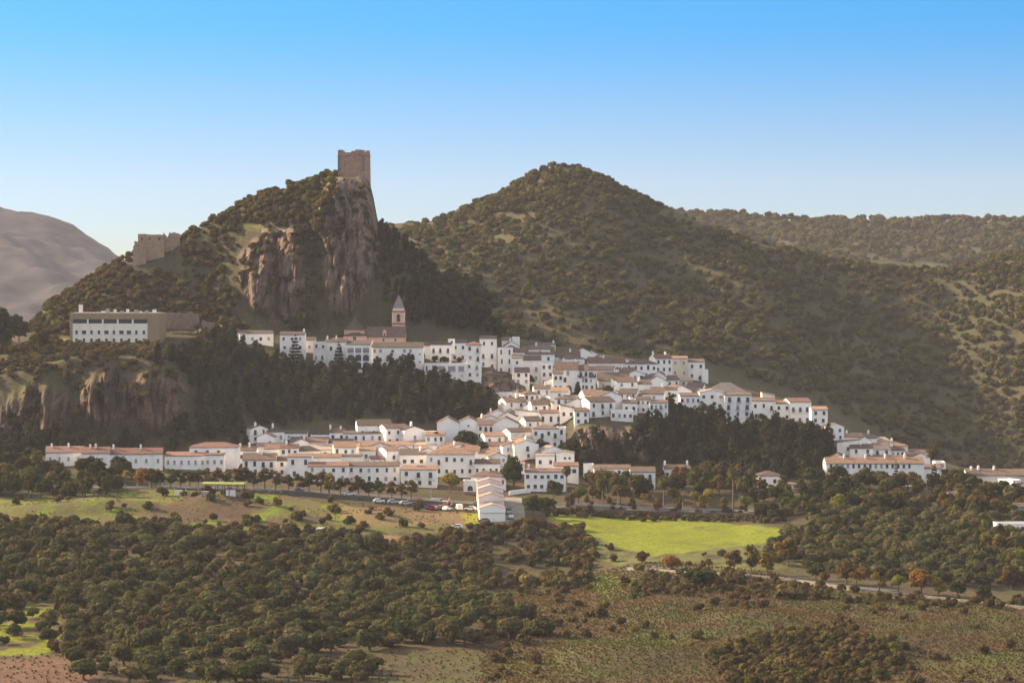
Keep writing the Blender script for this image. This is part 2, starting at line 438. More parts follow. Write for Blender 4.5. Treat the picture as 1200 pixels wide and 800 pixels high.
def grid_mesh(name, X, Y, Z, colour=None, rockm=None):
    R, K = X.shape
    v = np.stack([X, Y, Z], -1).reshape(-1, 3).astype(np.float32)
    idx = np.arange(R * K).reshape(R, K)
    q = np.stack([idx[:-1, :-1], idx[:-1, 1:], idx[1:, 1:], idx[1:, :-1]], -1).reshape(-1, 4)
    me = bpy.data.meshes.new(name)
    me.vertices.add(len(v)); me.vertices.foreach_set('co', v.ravel())
    me.loops.add(q.size); me.loops.foreach_set('vertex_index', q.ravel().astype(np.int32))
    me.polygons.add(len(q))
    me.polygons.foreach_set('loop_start', np.arange(0, q.size, 4, dtype=np.int32))
    me.polygons.foreach_set('loop_total', np.full(len(q), 4, np.int32))
    me.polygons.foreach_set('use_smooth', np.ones(len(q), bool))
    me.update(calc_edges=True)
    if rockm is not None:
        fm = (rockm[:-1, :-1] + rockm[1:, 1:]).ravel() > 0.8
        me.polygons.foreach_set('use_smooth', ~fm)
    if colour is not None:
        a = me.attributes.new('ground_colour', 'FLOAT_COLOR', 'POINT')
        c = np.concatenate([colour.reshape(-1, 3), (np.zeros((len(v), 1)) if rockm is None else rockm.reshape(-1, 1))], 1).astype(np.float32)
        a.data.foreach_set('color', c.ravel())
    return me

def ground_mat(name, bump=0.6, vary=0.5):
    m, n, out = new_mat(name)
    b = N(n, 'ShaderNodeBsdfPrincipled'); b.inputs['Roughness'].default_value = 0.95
    b.inputs['Specular IOR Level'].default_value = 0.1
    at = N(n, 'ShaderNodeAttribute', attribute_name='ground_colour')
    tc = N(n, 'ShaderNodeTexCoord')
    z1 = N(n, 'ShaderNodeTexNoise'); z1.inputs['Scale'].default_value = 0.9; z1.inputs['Detail'].default_value = 8; z1.inputs['Roughness'].default_value = 0.65
    n.links.new(tc.outputs['Object'], z1.inputs['Vector'])
    r = ramp(n, [(0.25, (1 - vary,) * 3), (0.75, (1 + vary,) * 3)])
    n.links.new(z1.outputs[0], r.inputs[0])
    c = mixc(n, 1.0, at.outputs['Color'], r.outputs[0], 'MULTIPLY')
    n.links.new(c, b.inputs['Base Color'])
    mp = N(n, 'ShaderNodeMapping'); mp.inputs['Scale'].default_value = (0.55, 0.55, 0.16)
    n.links.new(tc.outputs['Object'], mp.inputs[0])
    z2 = N(n, 'ShaderNodeTexNoise'); z2.noise_type = 'RIDGED_MULTIFRACTAL'; z2.inputs['Scale'].default_value = 1.0; z2.inputs['Detail'].default_value = 6
    n.links.new(mp.outputs[0], z2.inputs['Vector'])
    hm = N(n, 'ShaderNodeMath', operation='MULTIPLY'); n.links.new(z2.outputs[0], hm.inputs[0]); n.links.new(at.outputs['Alpha'], hm.inputs[1])
    ha = N(n, 'ShaderNodeMath', operation='ADD'); n.links.new(hm.outputs[0], ha.inputs[0]); n.links.new(z1.outputs[0], ha.inputs[1])
    bp = N(n, 'ShaderNodeBump'); bp.inputs['Strength'].default_value = bump; bp.inputs['Distance'].default_value = 0.9
    n.links.new(ha.outputs[0], bp.inputs['Height']); n.links.new(bp.outputs[0], b.inputs['Normal'])
    n.links.new(b.outputs[0], out.inputs[0])
    return m
M_GROUND = ground_mat('ground_earth')
YG_ = DD + DYG
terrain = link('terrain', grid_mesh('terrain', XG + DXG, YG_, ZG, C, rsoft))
terrain.data.materials.append(M_GROUND)
tag(terrain, kind='structure')

def zt(X, Y):
    """ground height under a point (before cliff displacement)"""
    X = np.asarray(X, float); Y = np.asarray(Y, float)
    u = 600 + F * X / np.maximum(Y, DN)
    ci = np.clip((u - UL) / DU, 0, len(US) - 1.001); c0 = ci.astype(int); ft = ci - c0
    ri = np.clip(np.searchsorted(DS, Y) - 1, 0, len(DS) - 2)
    gt = np.clip((Y - DS[ri]) / (DS[ri + 1] - DS[ri]), 0, 1)
    return (ZG[ri, c0] * (1 - ft) + ZG[ri, c0 + 1] * ft) * (1 - gt) + (ZG[ri + 1, c0] * (1 - ft) + ZG[ri + 1, c0 + 1] * ft) * gt

def drift(P):
    """carry points along with the relief of the cliffs"""
    if not len(P): return P
    u = 600 + F * P[:, 0] / np.maximum(P[:, 1], DN)
    ci = np.clip(np.round((u - UL) / DU).astype(int), 0, len(US) - 1); ri = np.clip(np.searchsorted(DS, P[:, 1]), 0, len(DS) - 1)
    return np.stack([P[:, 0] + DXG[ri, ci], P[:, 1] + DYG[ri, ci], ZG[ri, ci]], 1) if False else np.stack([P[:, 0] + DXG[ri, ci], P[:, 1] + DYG[ri, ci], P[:, 2]], 1)

def hit(px, py, dmin=450.0, dmax=1170.0):
    """first ground point seen along a bearing"""
    ds = np.arange(dmin, dmax, 0.5)
    z = zt((px - 600) * ds / F, ds)
    p = pyof(z, ds)
    k = np.nonzero(p <= py)[0]
    d = ds[k[0]] if len(k) else ds[np.argmin(p)]
    return Vector(((px - 600) * d / F, d, float(zt((px - 600) * d / F, d))))

# ------------------------------------------------------------------ hills behind
def hill_body(name, lines, us, ds, zlast=None, amp=3.0, spur=None, seed=0, sm=9, colours=((0.050, 0.048, 0.024), (0.068, 0.058, 0.030))):
    D, Z = build_lines(lines, us, sm)
    z = pchip_cols(D, Z, ds)
    U, Dm = np.meshgrid(us, ds)
    X = (U - 600) * Dm / F
    z = z + amp * fbm(X / 60, Dm / 60, oct=4, seed=seed)
    if spur is not None: z = z + spur(U, X, Dm)
    n = sstep(-0.2, 0.3, fbm(X / 30, Dm / 30, oct=4, seed=seed + 5))[..., None]
    C = col(colours[0]) * (1 - n) + col(colours[1]) * n
    o = link(name, grid_mesh(name, X, Dm, z, C))
    o.data.materials.append(M_GROUND)
    tag(o, kind='structure')
    def zf(Xq, Yq):
        u = 600 + F * Xq / Yq
        ci = np.clip((u - us[0]) / (us[1] - us[0]), 0, len(us) - 1.001); c0 = ci.astype(int); ft = ci - c0
        ri = np.clip((Yq - ds[0]) / (ds[1] - ds[0]), 0, len(ds) - 1.001); r0 = ri.astype(int); gt = ri - r0
        return (z[r0, c0] * (1 - ft) + z[r0, c0 + 1] * ft) * (1 - gt) + (z[r0 + 1, c0] * (1 - ft) + z[r0 + 1, c0 + 1] * ft) * gt
    return o, zf

HSIL = [(250, 330), (380, 300), (440, 277), (470, 272), (505, 271), (530, 260), (560, 246), (600, 226), (640, 207), (665, 202), (690, 207), (720, 222), (760, 243), (800, 264), (840, 278), (880, 292), (920, 302), (960, 308), (1000, 314), (1040, 319), (1080, 320), (1110, 316), (1150, 306), (1200, 298), (1350, 270), (1560, 240)]
HL = [
 (1240, [(250, 500), (600, 500), (900, 560), (1100, 600), (1560, 600)]),
 (1340, [(250, 420), (440, 405), (560, 400), (700, 425), (830, 440), (950, 480), (1050, 520), (1130, 548), (1180, 545), (1240, 530), (1560, 480)]),
 (1430, [(250, 380), (440, 345), (560, 340), (700, 345), (830, 375), (900, 390), (960, 430), (1050, 470), (1110, 490), (1160, 470), (1220, 440), (1560, 390)]),
 (1530, [(250, 350), (440, 305), (560, 290), (640, 262), (700, 268), (760, 298), (830, 325), (880, 330), (960, 370), (1050, 400), (1110, 400), (1160, 375), (1220, 350), (1560, 300)]),
 (1640, HSIL),
 (1760, [(250, 360), (440, 310), (560, 285), (665, 245), (800, 300), (960, 340), (1080, 355), (1200, 335), (1560, 290)]),
 (2000, [(250, 420), (1560, 420)]),
]
def hspur(U, X, Dm):
    w = sstep(1300, 1400, Dm) * (1 - sstep(1600, 1640, Dm))
    a = ridged(fbm((X + 0.55 * Dm) / 95, (Dm - 0.3 * X) / 420, oct=3, seed=81))
    b = ridged(fbm((X + 0.8 * Dm) / 38, (Dm - 0.3 * X) / 160, oct=2, seed=83))
    return w * (9 * a + 3 * b)
hill, zhill = hill_body('hill', HL, np.arange(250, 1561, 5.0), np.arange(1240, 2001, 5.0), amp=5, spur=hspur, seed=90)
RL = [
 (2050, [(380, 420), (1560, 420)]),
 (2250, [(380, 350), (700, 335), (900, 335), (1100, 330), (1560, 330)]),
 (2500, [(380, 300), (640, 290), (800, 285), (900, 285), (1560, 285)]),
 (2700, [(380, 290), (500, 284), (640, 272), (740, 258), (800, 249), (840, 250), (900, 258), (960, 260), (1040, 261), (1120, 260), (1200, 261), (1560, 255)]),
 (3000, [(380, 330), (1560, 320)]),
]
ridge, zridge = hill_body('far_ridge_terrain', RL, np.arange(380, 1561, 8.0), np.arange(2050, 3001, 10.0), amp=6, seed=95)
ML = [
 (3300, [(-400, 420), (400, 420)]),
 (4000, [(-400, 330), (0, 335), (100, 345), (200, 370), (400, 400)]),
 (4600, [(-400, 215), (-200, 224), (-80, 236), (0, 243), (30, 247), (55, 254), (80, 266), (105, 280), (130, 297), (160, 318), (220, 350), (400, 380)]),
 (5200, [(-400, 300), (0, 310), (400, 400)]),
]
def mspur(U, X, Dm): return sstep(3400, 3800, Dm) * 48 * ridged(fbm((X + 0.4 * Dm) / 230, Dm / 900, oct=4, seed=88)) * (1 - sstep(4050, 4450, Dm))
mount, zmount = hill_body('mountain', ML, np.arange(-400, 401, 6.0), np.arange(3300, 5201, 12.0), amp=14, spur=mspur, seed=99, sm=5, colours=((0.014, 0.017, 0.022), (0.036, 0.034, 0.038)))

# ------------------------------------------------------------------ haze: one closed box of even thin air round everything
def haze_box():
    me = bpy.data.meshes.new('haze')
    x0, x1, y0, y1, z0, z1 = -2600, 2600, -420, 5400, -90, 300
    v = [(x, y, z) for x in (x0, x1) for y in (y0, y1) for z in (z0, z1)]
    f = [(0, 1, 3, 2), (4, 6, 7, 5), (0, 4, 5, 1), (2, 3, 7, 6), (0, 2, 6, 4), (1, 5, 7, 3)]
    me.from_pydata(v, [], f); me.update()
    o = link('haze', me)
    m, n, out = new_mat('haze_air')
    pv = N(n, 'ShaderNodeVolumePrincipled')
    pv.inputs['Color'].default_value = (0.84, 0.84, 0.97, 1)
    pv.inputs['Density'].default_value = HAZE_DENSITY
    pv.inputs['Anisotropy'].default_value = 0.0
    n.links.new(pv.outputs[0], out.inputs['Volume'])
    me.materials.append(m)
    tag(o, kind='stuff')
haze_box()
print('terrain z range', ZG.min(), ZG.max())
# ------------------------------------------------------------------ foliage
def leaf_mat(name, cols, trans=0.34, spread=0.35):
    m, n, out = new_mat(name)
    oi = N(n, 'ShaderNodeObjectInfo'); ge = N(n, 'ShaderNodeNewGeometry')
    k = len(cols)
    k = 2 * len(cols)
    cols = [(min(.5, a * 1.04 * q), b * 1.03 * q, c * 0.82 * q) for a, b, c in cols for q in (0.58, 1.04)]
    r = ramp(n, [((i + 0.5) / k, c) for i, c in enumerate(cols)])
    n.links.new(oi.outputs['Random'], r.inputs[0])
    v = N(n, 'ShaderNodeMapRange'); v.inputs[3].default_value = 1 - spread; v.inputs[4].default_value = 1 + spread
    n.links.new(ge.outputs['Random Per Island'], v.inputs[0])
    c = mixc(n, 1.0, r.outputs[0], v.outputs[0], 'MULTIPLY')
    d = N(n, 'ShaderNodeBsdfDiffuse'); t = N(n, 'ShaderNodeBsdfTranslucent')
    n.links.new(c, d.inputs[0]); n.links.new(c, t.inputs[0])
    mx = N(n, 'ShaderNodeMixShader'); mx.inputs[0].default_value = trans
    n.links.new(d.outputs[0], mx.inputs[1]); n.links.new(t.outputs[0], mx.inputs[2])
    n.links.new(mx.outputs[0], out.inputs[0])
    return m

LM = {
 'olive': leaf_mat('olive_leaves', [(0.085, 0.088, 0.048), (0.105, 0.100, 0.055), (0.075, 0.082, 0.040), (0.115, 0.098, 0.055)]),
 'oak': leaf_mat('holm_oak_leaves', [(0.088, 0.080, 0.034), (0.108, 0.098, 0.040), (0.078, 0.072, 0.032), (0.118, 0.094, 0.044), (0.100, 0.100, 0.038)], 0.3),
 'shrub': leaf_mat('shrub_leaves', [(0.085, 0.070, 0.036), (0.115, 0.080, 0.045), (0.075, 0.075, 0.034), (0.140, 0.120, 0.045), (0.100, 0.068, 0.046)]),
 'pine': leaf_mat('pine_needles', [(0.030, 0.034, 0.022), (0.040, 0.042, 0.026), (0.050, 0.046, 0.028), (0.034, 0.036, 0.026)], 0.15),
 'cypress': leaf_mat('cypress_leaves', [(0.026, 0.030, 0.020), (0.036, 0.038, 0.024)], 0.1),
 'autumn': leaf_mat('autumn_brown_leaves', [(0.15, 0.095, 0.045), (0.12, 0.085, 0.040), (0.17, 0.115, 0.045), (0.11, 0.090, 0.040)], 0.45),
 'yellow': leaf_mat('yellow_leaves', [(0.27, 0.20, 0.035), (0.22, 0.175, 0.04)], 0.5),
 'orange': leaf_mat('orange_leaves', [(0.24, 0.125, 0.04), (0.20, 0.11, 0.04)], 0.5),
 'green': leaf_mat('garden_leaves', [(0.055, 0.068, 0.022), (0.075, 0.085, 0.026), (0.085, 0.080, 0.030), (0.050, 0.055, 0.024)], 0.35),
 'lime': leaf_mat('pale_green_leaves', [(0.17, 0.175, 0.035), (0.14, 0.155, 0.035)], 0.45),
 'dark': leaf_mat('dark_leaves', [(0.038, 0.044, 0.020), (0.050, 0.050, 0.024)], 0.2),
 'palm': leaf_mat('palm_fronds', [(0.085, 0.085, 0.038), (0.105, 0.095, 0.042)], 0.3),
 'rust': leaf_mat('rusty_dry_grass', [(0.135, 0.090, 0.052), (0.105, 0.070, 0.042), (0.12, 0.075, 0.05), (0.15, 0.105, 0.055)], 0.5),
 'herb': leaf_mat('green_herbs', [(0.085, 0.105, 0.028), (0.10, 0.11, 0.034), (0.075, 0.080, 0.030)], 0.5),
 'dry': leaf_mat('dry_grass', [(0.135, 0.105, 0.055), (0.105, 0.082, 0.045), (0.10, 0.11, 0.035), (0.12, 0.085, 0.05), (0.09, 0.098, 0.032)], 0.5),
}
M_BARK = simple_mat('bark', (0.085, 0.065, 0.05), 0.95, 0.3, 3.0)
M_PALMBARK = simple_mat('palm_bark', (0.13, 0.10, 0.075), 0.95, 0.3, 4.0)

def quads_mesh(name, P, T1, T2, mats, trunk=None):
    n = len(P)
    v = np.stack([P - T1 - T2, P + T1 - T2, P + T1 + T2, P - T1 + T2], 1).reshape(-1, 3)
    f = np.arange(4 * n).reshape(n, 4)
    vs = [v]; fs = [f.tolist()]; mi = [0] * n
    if trunk is not None:
        tv, tf = trunk
        fs.append([[i + 4 * n for i in q] for q in tf]); vs.append(np.array(tv)); mi += [1] * len(tf)
    me = bpy.data.meshes.new(name)
    me.from_pydata(np.concatenate(vs).tolist(), [], sum(fs, []))
    for m in mats: me.materials.append(m)
    me.polygons.foreach_set('material_index', mi)
    me.update()
    return me

def limb(pts, radii, sides=6):
    """tapered tube through points"""
    V, Fc = [], []
    for i, (p, r) in enumerate(zip(pts, radii)):
        p = np.array(p, float)
        a = np.array(pts[min(i + 1, len(pts) - 1)], float) - np.array(pts[max(i - 1, 0)], float)
        a /= np.linalg.norm(a) + 1e-9
        s = np.cross(a, [0.31, 0.95, 0.1]); s /= np.linalg.norm(s) + 1e-9
        t = np.cross(a, s)
        for k in range(sides):
            w = 2 * math.pi * k / sides
            V.append(p + r * (math.cos(w) * s + math.sin(w) * t))
    for i in range(len(pts) - 1):
        for k in range(sides):
            Fc.append([i * sides + k, i * sides + (k + 1) % sides, (i + 1) * sides + (k + 1) % sides, (i + 1) * sides + k])
    return V, Fc

def join_limbs(ls):
    V, Fc = [], []
    for v, f in ls:
        o = len(V); V += list(v); Fc += [[i + o for i in q] for q in f]
    return V, Fc

def leaves(rng, lobes, n, size, flat=0.8, shell=0.55):
    """leaf quads spread through the lobes (x, y, z, rx, ry, rz), denser towards their skins"""
    w = np.array([l[3] * l[4] + l[4] * l[5] for l in lobes]); w = w / w.sum()
    L = np.array(lobes)[rng.choice(len(lobes), n, p=w)]
    d = rng.normal(size=(n, 3)); d /= np.linalg.norm(d, axis=1)[:, None]
    d[:, 2] = np.where(d[:, 2] < -0.45, -d[:, 2], d[:, 2])
    r = shell + (1 - shell) * rng.random(n) ** 0.6
    r *= 1 + 0.16 * np.sin(5.3 * d[:, 0] + 4.1 * d[:, 2] + L[:, 0] * 3) 
    P = L[:, :3] + d * r[:, None] * L[:, 3:]
    nrm = d * flat + rng.normal(size=(n, 3)) * (1 - flat) * 0.8
    nrm /= np.linalg.norm(nrm, axis=1)[:, None] + 1e-9
    t1 = np.cross(nrm, rng.normal(size=(n, 3))); t1 /= np.linalg.norm(t1, axis=1)[:, None] + 1e-9
    t2 = np.cross(nrm, t1)
    s = size * (0.55 + 0.9 * rng.random(n))
    return P, t1 * (s * 0.5)[:, None], t2 * (s * 0.33)[:, None]

def lobes_round(rng, n, R, h0, h1, lr=(0.42, 0.62), top=0.75):
    out = []
    for i in range(n):
        a = rng.random() * 2 * math.pi; q = math.sqrt(rng.random()) * (1 - 0.5 * lr[0])
        rr = R * (lr[0] + (lr[1] - lr[0]) * rng.random())
        z = h0 + rr * 0.7 + (h1 - h0 - rr * 1.4) * rng.random() * (1 - top * q * q)
        out.append((math.cos(a) * q * R * 0.72, math.sin(a) * q * R * 0.72, z, rr, rr, rr * (0.75 + 0.25 * rng.random())))
    return out

def crown_mesh(kind, i):
    rng = np.random.default_rng(hash((kind, i)) % 1000 if False else sum(map(ord, kind)) * 31 + i)
    if kind == 'olive':
        P = leaves(rng, lobes_round(rng, 10, 2.35, 0.25, 3.9 + 0.5 * rng.random()), 1500, 0.42)
        m = [LM['olive']]; trunk = None
    elif kind == 'oak':
        P = leaves(rng, lobes_round(rng, 8, 3.3, 0.2, 4.8 + 1.2 * rng.random()), 800, 0.85)
        m = [LM['oak'], M_BARK]; trunk = limb([(0, 0, -0.8), (0.1, 0, 0.6), (0.2, 0.1, 2.4)], [0.3, 0.24, 0.12], 5)
    elif kind == 'shrub':
        P = leaves(rng, lobes_round(rng, 7, 1.9, -0.1, 2.5 + 0.8 * rng.random()), 650, 0.5)
        m = [LM['shrub'], M_BARK]; trunk = limb([(0, 0, -0.6), (0.05, 0, 0.5), (0.15, 0.1, 1.3)], [0.12, 0.1, 0.05], 5)
    elif kind == 'pine':
        H = 7.5 + 3.5 * rng.random(); lb = []
        for k in range(11):
            t = k / 10; R = (0.75 + 0.5 * math.sin(2.6 * t + 0.3)) * (1 - 0.35 * t) * 3.0
            a = rng.random() * 6.28; q = 0.55 * rng.random()
            lb.append((math.cos(a) * R * q, math.sin(a) * R * q, 1.4 + t * (H - 2.4), R * (0.5 + 0.25 * rng.random()), R * (0.5 + 0.25 * rng.random()), 1.0 + 0.4 * rng.random()))
        P = leaves(rng, lb, 950, 0.62)
        m = [LM['pine'], M_BARK]; trunk = limb([(0, 0, -0.8), (0.05, 0, 2), (0.1, 0.1, H - 0.8)], [0.26, 0.2, 0.05], 5)
    elif kind == 'cypress':
        lb = [(0.1 * math.sin(k), 0.1 * math.cos(2 * k), 0.9 + k * 0.95, 1.05 * (1 - (k / 9.5) ** 2) + 0.25, 1.05 * (1 - (k / 9.5) ** 2) + 0.25, 0.95) for k in range(9)]
        P = leaves(rng, lb, 900, 0.45); m = [LM['cypress']]; trunk = None
    elif kind == 'spruce':
        lb = []
        for k in range(9):
            t = k / 8; R = 2.9 * (1 - t) + 0.25
            for j in range(4):
                a = j * 1.57 + k
                lb.append((math.cos(a) * R * 0.55, math.sin(a) * R * 0.55, 1.2 + t * 8.6, R * 0.5, R * 0.5, 0.42))
        P = leaves(rng, lb, 1300, 0.5); m = [LM['pine']]; trunk = None
    elif kind == 'street':
        P = leaves(rng, lobes_round(rng, 9, 2.9, 1.3, 7.2 + rng.random(), (0.34, 0.5), 0.6), 1000, 0.46, shell=0.2)
        m = [LM['autumn']]; trunk = None
    elif kind == 'broad':
        P = leaves(rng, lobes_round(rng, 14, 3.2, 1.4, 6.8 + rng.random(), (0.36, 0.52)), 1700, 0.5)
        m = [LM['green']]; trunk = None
    elif kind == 'tuft':
        n = 34
        a = rng.random(n) * 6.28; q = rng.random(n) * 0.42
        P0 = np.stack([np.cos(a) * q, np.sin(a) * q, np.full(n, 0.2)], 1)
        up = np.stack([np.cos(a) * 0.35, np.sin(a) * 0.35, np.ones(n)], 1) * (0.15 + 0.16 * rng.random(n))[:, None]
        side = np.stack([-np.sin(a), np.cos(a), np.zeros(n)], 1) * 0.05
        P = (P0, side, up); m = [LM['rust' if i % 2 else 'herb']]; trunk = None
    return quads_mesh('crown_' + kind, *P, m, trunk)

NV = 6
CROWN = {k: [crown_mesh(k, i) for i in range(NV)] for k in ('olive', 'oak', 'shrub', 'pine', 'street', 'broad', 'tuft')}
for k in ('cypress', 'spruce'): CROWN[k] = [crown_mesh(k, i) for i in range(3)]
_recol = {}
def recoloured(kind, i, mat):
    """the same crown with the leaves of another species"""
    key = (kind, i, mat)
    if key not in _recol:
        me = CROWN[kind][i].copy(); me.materials[0] = LM[mat]; _recol[key] = me
    return _recol[key]

def trunk_mesh(kind, i):
    r = random.Random(i * 7 + len(kind))
    if kind == 'olive':
        ls = [limb([(0, 0, -0.5), (0.06, 0.03, 0.5), (0.12, 0, 1.0)], [0.32, 0.24, 0.22])]
        for k in range(3):
            a = 2.1 * k + r.random()
            ls.append(limb([(0.12, 0, 0.9), (0.12 + 0.6 * math.cos(a), 0.6 * math.sin(a), 1.9), (1.1 * math.cos(a), 1.1 * math.sin(a), 2.9)], [0.17, 0.11, 0.04], 5))
    else:
        ls = [limb([(0, 0, -0.6), (0.03, 0.02, 1.2), (0.05, 0.05, 2.6)], [0.24, 0.18, 0.15])]
        for k in range(4):
            a = 1.57 * k + r.random()
            ls.append(limb([(0.05, 0.05, 2.4), (0.8 * math.cos(a), 0.8 * math.sin(a), 3.9), (1.5 * math.cos(a), 1.5 * math.sin(a), 5.8)], [0.12, 0.08, 0.03], 5))
    V, Fc = join_limbs(ls)
    me = bpy.data.meshes.new('trunk_' + kind)
    me.from_pydata([tuple(v) for v in V], [], Fc); me.materials.append(M_BARK); me.update()
    return me
TRUNK = {k: [trunk_mesh(k, i) for i in range(3)] for k in ('olive', 'street')}

# ------------------------------------------------------------------ where things grow
RUN = np.minimum.accumulate(np.where(DD < 450, 9999, PYG if False else pyof(ZG, np.maximum(DD, 1))), axis=0)
def seen(X, Y, Z, tol=6.0):
    u = 600 + F * X / Y
    ci = np.clip(np.round((u - UL) / DU).astype(int), 0, len(US) - 1)
    ri = np.clip(np.searchsorted(DS, Y - 2) - 1, 0, len(DS) - 1)
    return pyof(Z, Y) <= RUN[ri, ci] + tol

def scatter(poly, s, y0, y1, sy=None, keep=1.0, seed=1, zf=zt, clump=None, tol=8.0, margin=0, vis=True):
    """jittered points on the land wherever it shows inside the outline"""
    rng = np.random.default_rng(seed)
    xs = [p[0] for p in poly]
    sy = sy or s
    x0 = min((min(xs) - 600) * y0 / F, (min(xs) - 600) * y1 / F); x1 = max((max(xs) - 600) * y1 / F, (max(xs) - 600) * y0 / F)
    gx, gy = np.meshgrid(np.arange(x0, x1, s), np.arange(y0, y1, sy))
    gx = gx + (np.arange(gx.shape[0]) % 2)[:, None] * s * 0.5
    X = (gx + (rng.random(gx.shape) - 0.5) * s * 0.8).ravel(); Y = (gy + (rng.random(gy.shape) - 0.5) * sy * 0.8).ravel()
    Z = zf(X, Y)
    px, py = 600 + F * X / Y, pyof(Z, Y)
    jx = fbm(px * 0.03, py * 0.05, oct=2, seed=seed) * 10
    ok = in_poly(px + jx, py + jx * 0.4, poly)
    k = rng.random(X.shape) < keep
    if clump is not None:
        k &= fbm(X / clump[0], Y / clump[0], oct=3, seed=seed + 3) + 0.3 * (rng.random(X.shape) - 0.5) > clump[1]
    ok &= k
    if vis and zf is zt: ok &= seen(X, Y, Z, tol)
    P = np.stack([X[ok], Y[ok], Z[ok]], 1)
    return drift(P) if zf is zt else P

def spaced(P, r):
    """drop points closer than r to an earlier one"""
    cell = {}; out = []
    for i, (x, y, z) in enumerate(P):
        k = (int(x // r), int(y // r)); bad = False
        for a in (-1, 0, 1):
            for b in (-1, 0, 1):
                for j in cell.get((k[0] + a, k[1] + b), ()):
                    if (P[j, 0] - x) ** 2 + (P[j, 1] - y) ** 2 < r * r: bad = True
        if not bad: cell.setdefault(k, []).append(i); out.append(i)
    return P[out]

KEEP_OUT = []          # outlines in plan (x, y, radius) that stay clear of plants; houses add theirs
def clear_of(P, extra=0.0):
    if not KEEP_OUT or not len(P): return P
    K = np.array(KEEP_OUT)
    ok = np.ones(len(P), bool)
    for x, y, r in K:
        ok &= (P[:, 0] - x) ** 2 + (P[:, 1] - y) ** 2 > (r + extra) ** 2
    return P[ok]

def stuff_instances(name, P, scales, meshes, kind='stuff'):
    """one object that carries the mass nobody could count"""
    me = bpy.data.meshes.new(name)
    me.from_pydata([tuple(p) for p in P], [], [])
    n = len(P)
    rng = np.random.default_rng(n)
    for an, ty, val in (('sc', 'FLOAT', scales), ('rz', 'FLOAT', rng.random(n) * 6.28), ('pick', 'INT', rng.integers(0, len(meshes), n))):
        a = me.attributes.new(an, ty, 'POINT'); a.data.foreach_set('value', np.asarray(val, np.float32 if ty == 'FLOAT' else np.int32))
    o = link(name, me); tag(o, kind=kind)
    g = bpy.data.node_groups.new(name + '_growth', 'GeometryNodeTree')
    g.interface.new_socket('Geometry', in_out='INPUT', socket_type='NodeSocketGeometry')
    g.interface.new_socket('Geometry', in_out='OUTPUT', socket_type='NodeSocketGeometry')
    gi, go = g.nodes.new('NodeGroupInput'), g.nodes.new('NodeGroupOutput')
    iop = g.nodes.new('GeometryNodeInstanceOnPoints'); iop.inputs['Pick Instance'].default_value = True
    jn = g.nodes.new('GeometryNodeGeometryToInstance')
    for ob in reversed(meshes):
        oi = g.nodes.new('GeometryNodeObjectInfo'); oi.inputs['Object'].default_value = ob
        oi.transform_space = 'ORIGINAL'
        g.links.new(oi.outputs['Geometry'], jn.inputs[0])
    def att(nm, ty):
        a = g.nodes.new('GeometryNodeInputNamedAttribute'); a.data_type = ty; a.inputs[0].default_value = nm
        return a.outputs[0]
    cx = g.nodes.new('ShaderNodeCombineXYZ')
    g.links.new(att('rz', 'FLOAT'), cx.inputs[2])
    g.links.new(gi.outputs[0], iop.inputs['Points']); g.links.new(jn.outputs[0], iop.inputs['Instance'])
    g.links.new(att('pick', 'INT'), iop.inputs['Instance Index'])
    g.links.new(cx.outputs[0], iop.inputs['Rotation']); g.links.new(att('sc', 'FLOAT'), iop.inputs['Scale'])
    g.links.new(iop.outputs[0], go.inputs[0])
    o.modifiers.new('growth', 'NODES').node_group = g
    return o

def populate(name, kind, groups, cap, cat, mass_name, smin=0.7, smax=1.25, trunks=None, seed=1):
    """groups: list of (points, label, group, size). The ones that show largest become things, the rest one mass."""
    rng = np.random.default_rng(seed)
    rows = []
    for gi_, (P, lab, grp, size) in enumerate(groups):
        for p in P:
            s = size * (smin + (smax - smin) * rng.random() ** 1.3)
            rows.append((s / p[1] * (1 if -5 < 600 + F * p[0] / p[1] < 1205 and pyof(p[2], p[1]) < 806 else 0.01), p, s, gi_))
    rows.sort(key=lambda r: -r[0])
    things, mass = rows[:cap], rows[cap:]
    protos = []
    for k, (_, p, s, gi_) in enumerate(things):
        v = k % NV
        lab, grp = groups[gi_][1], groups[gi_][2]
        if trunks:
            t = empty(name, p, rng.random() * 6.28)
            c = link('crown', CROWN[kind][v], t); link('trunk', TRUNK[trunks][k % 3], t)
            if k < NV: protos.append(c)
        else:
            t = link(name, CROWN[kind][v]); t.location = p; t.rotation_euler = (0, 0, rng.random() * 6.28)
            if k < NV: protos.append(t)
        t.scale = (s * (0.9 + 0.25 * rng.random()), s * (0.9 + 0.25 * rng.random()), s * (0.85 + 0.3 * rng.random()))
        tag(t, lab, cat, grp)
    if mass:
        stuff_instances(mass_name, np.array([r[1] for r in mass]), [r[2] for r in mass], protos)
    print(name, len(things), 'things', len(mass), 'in the mass')
    return protos
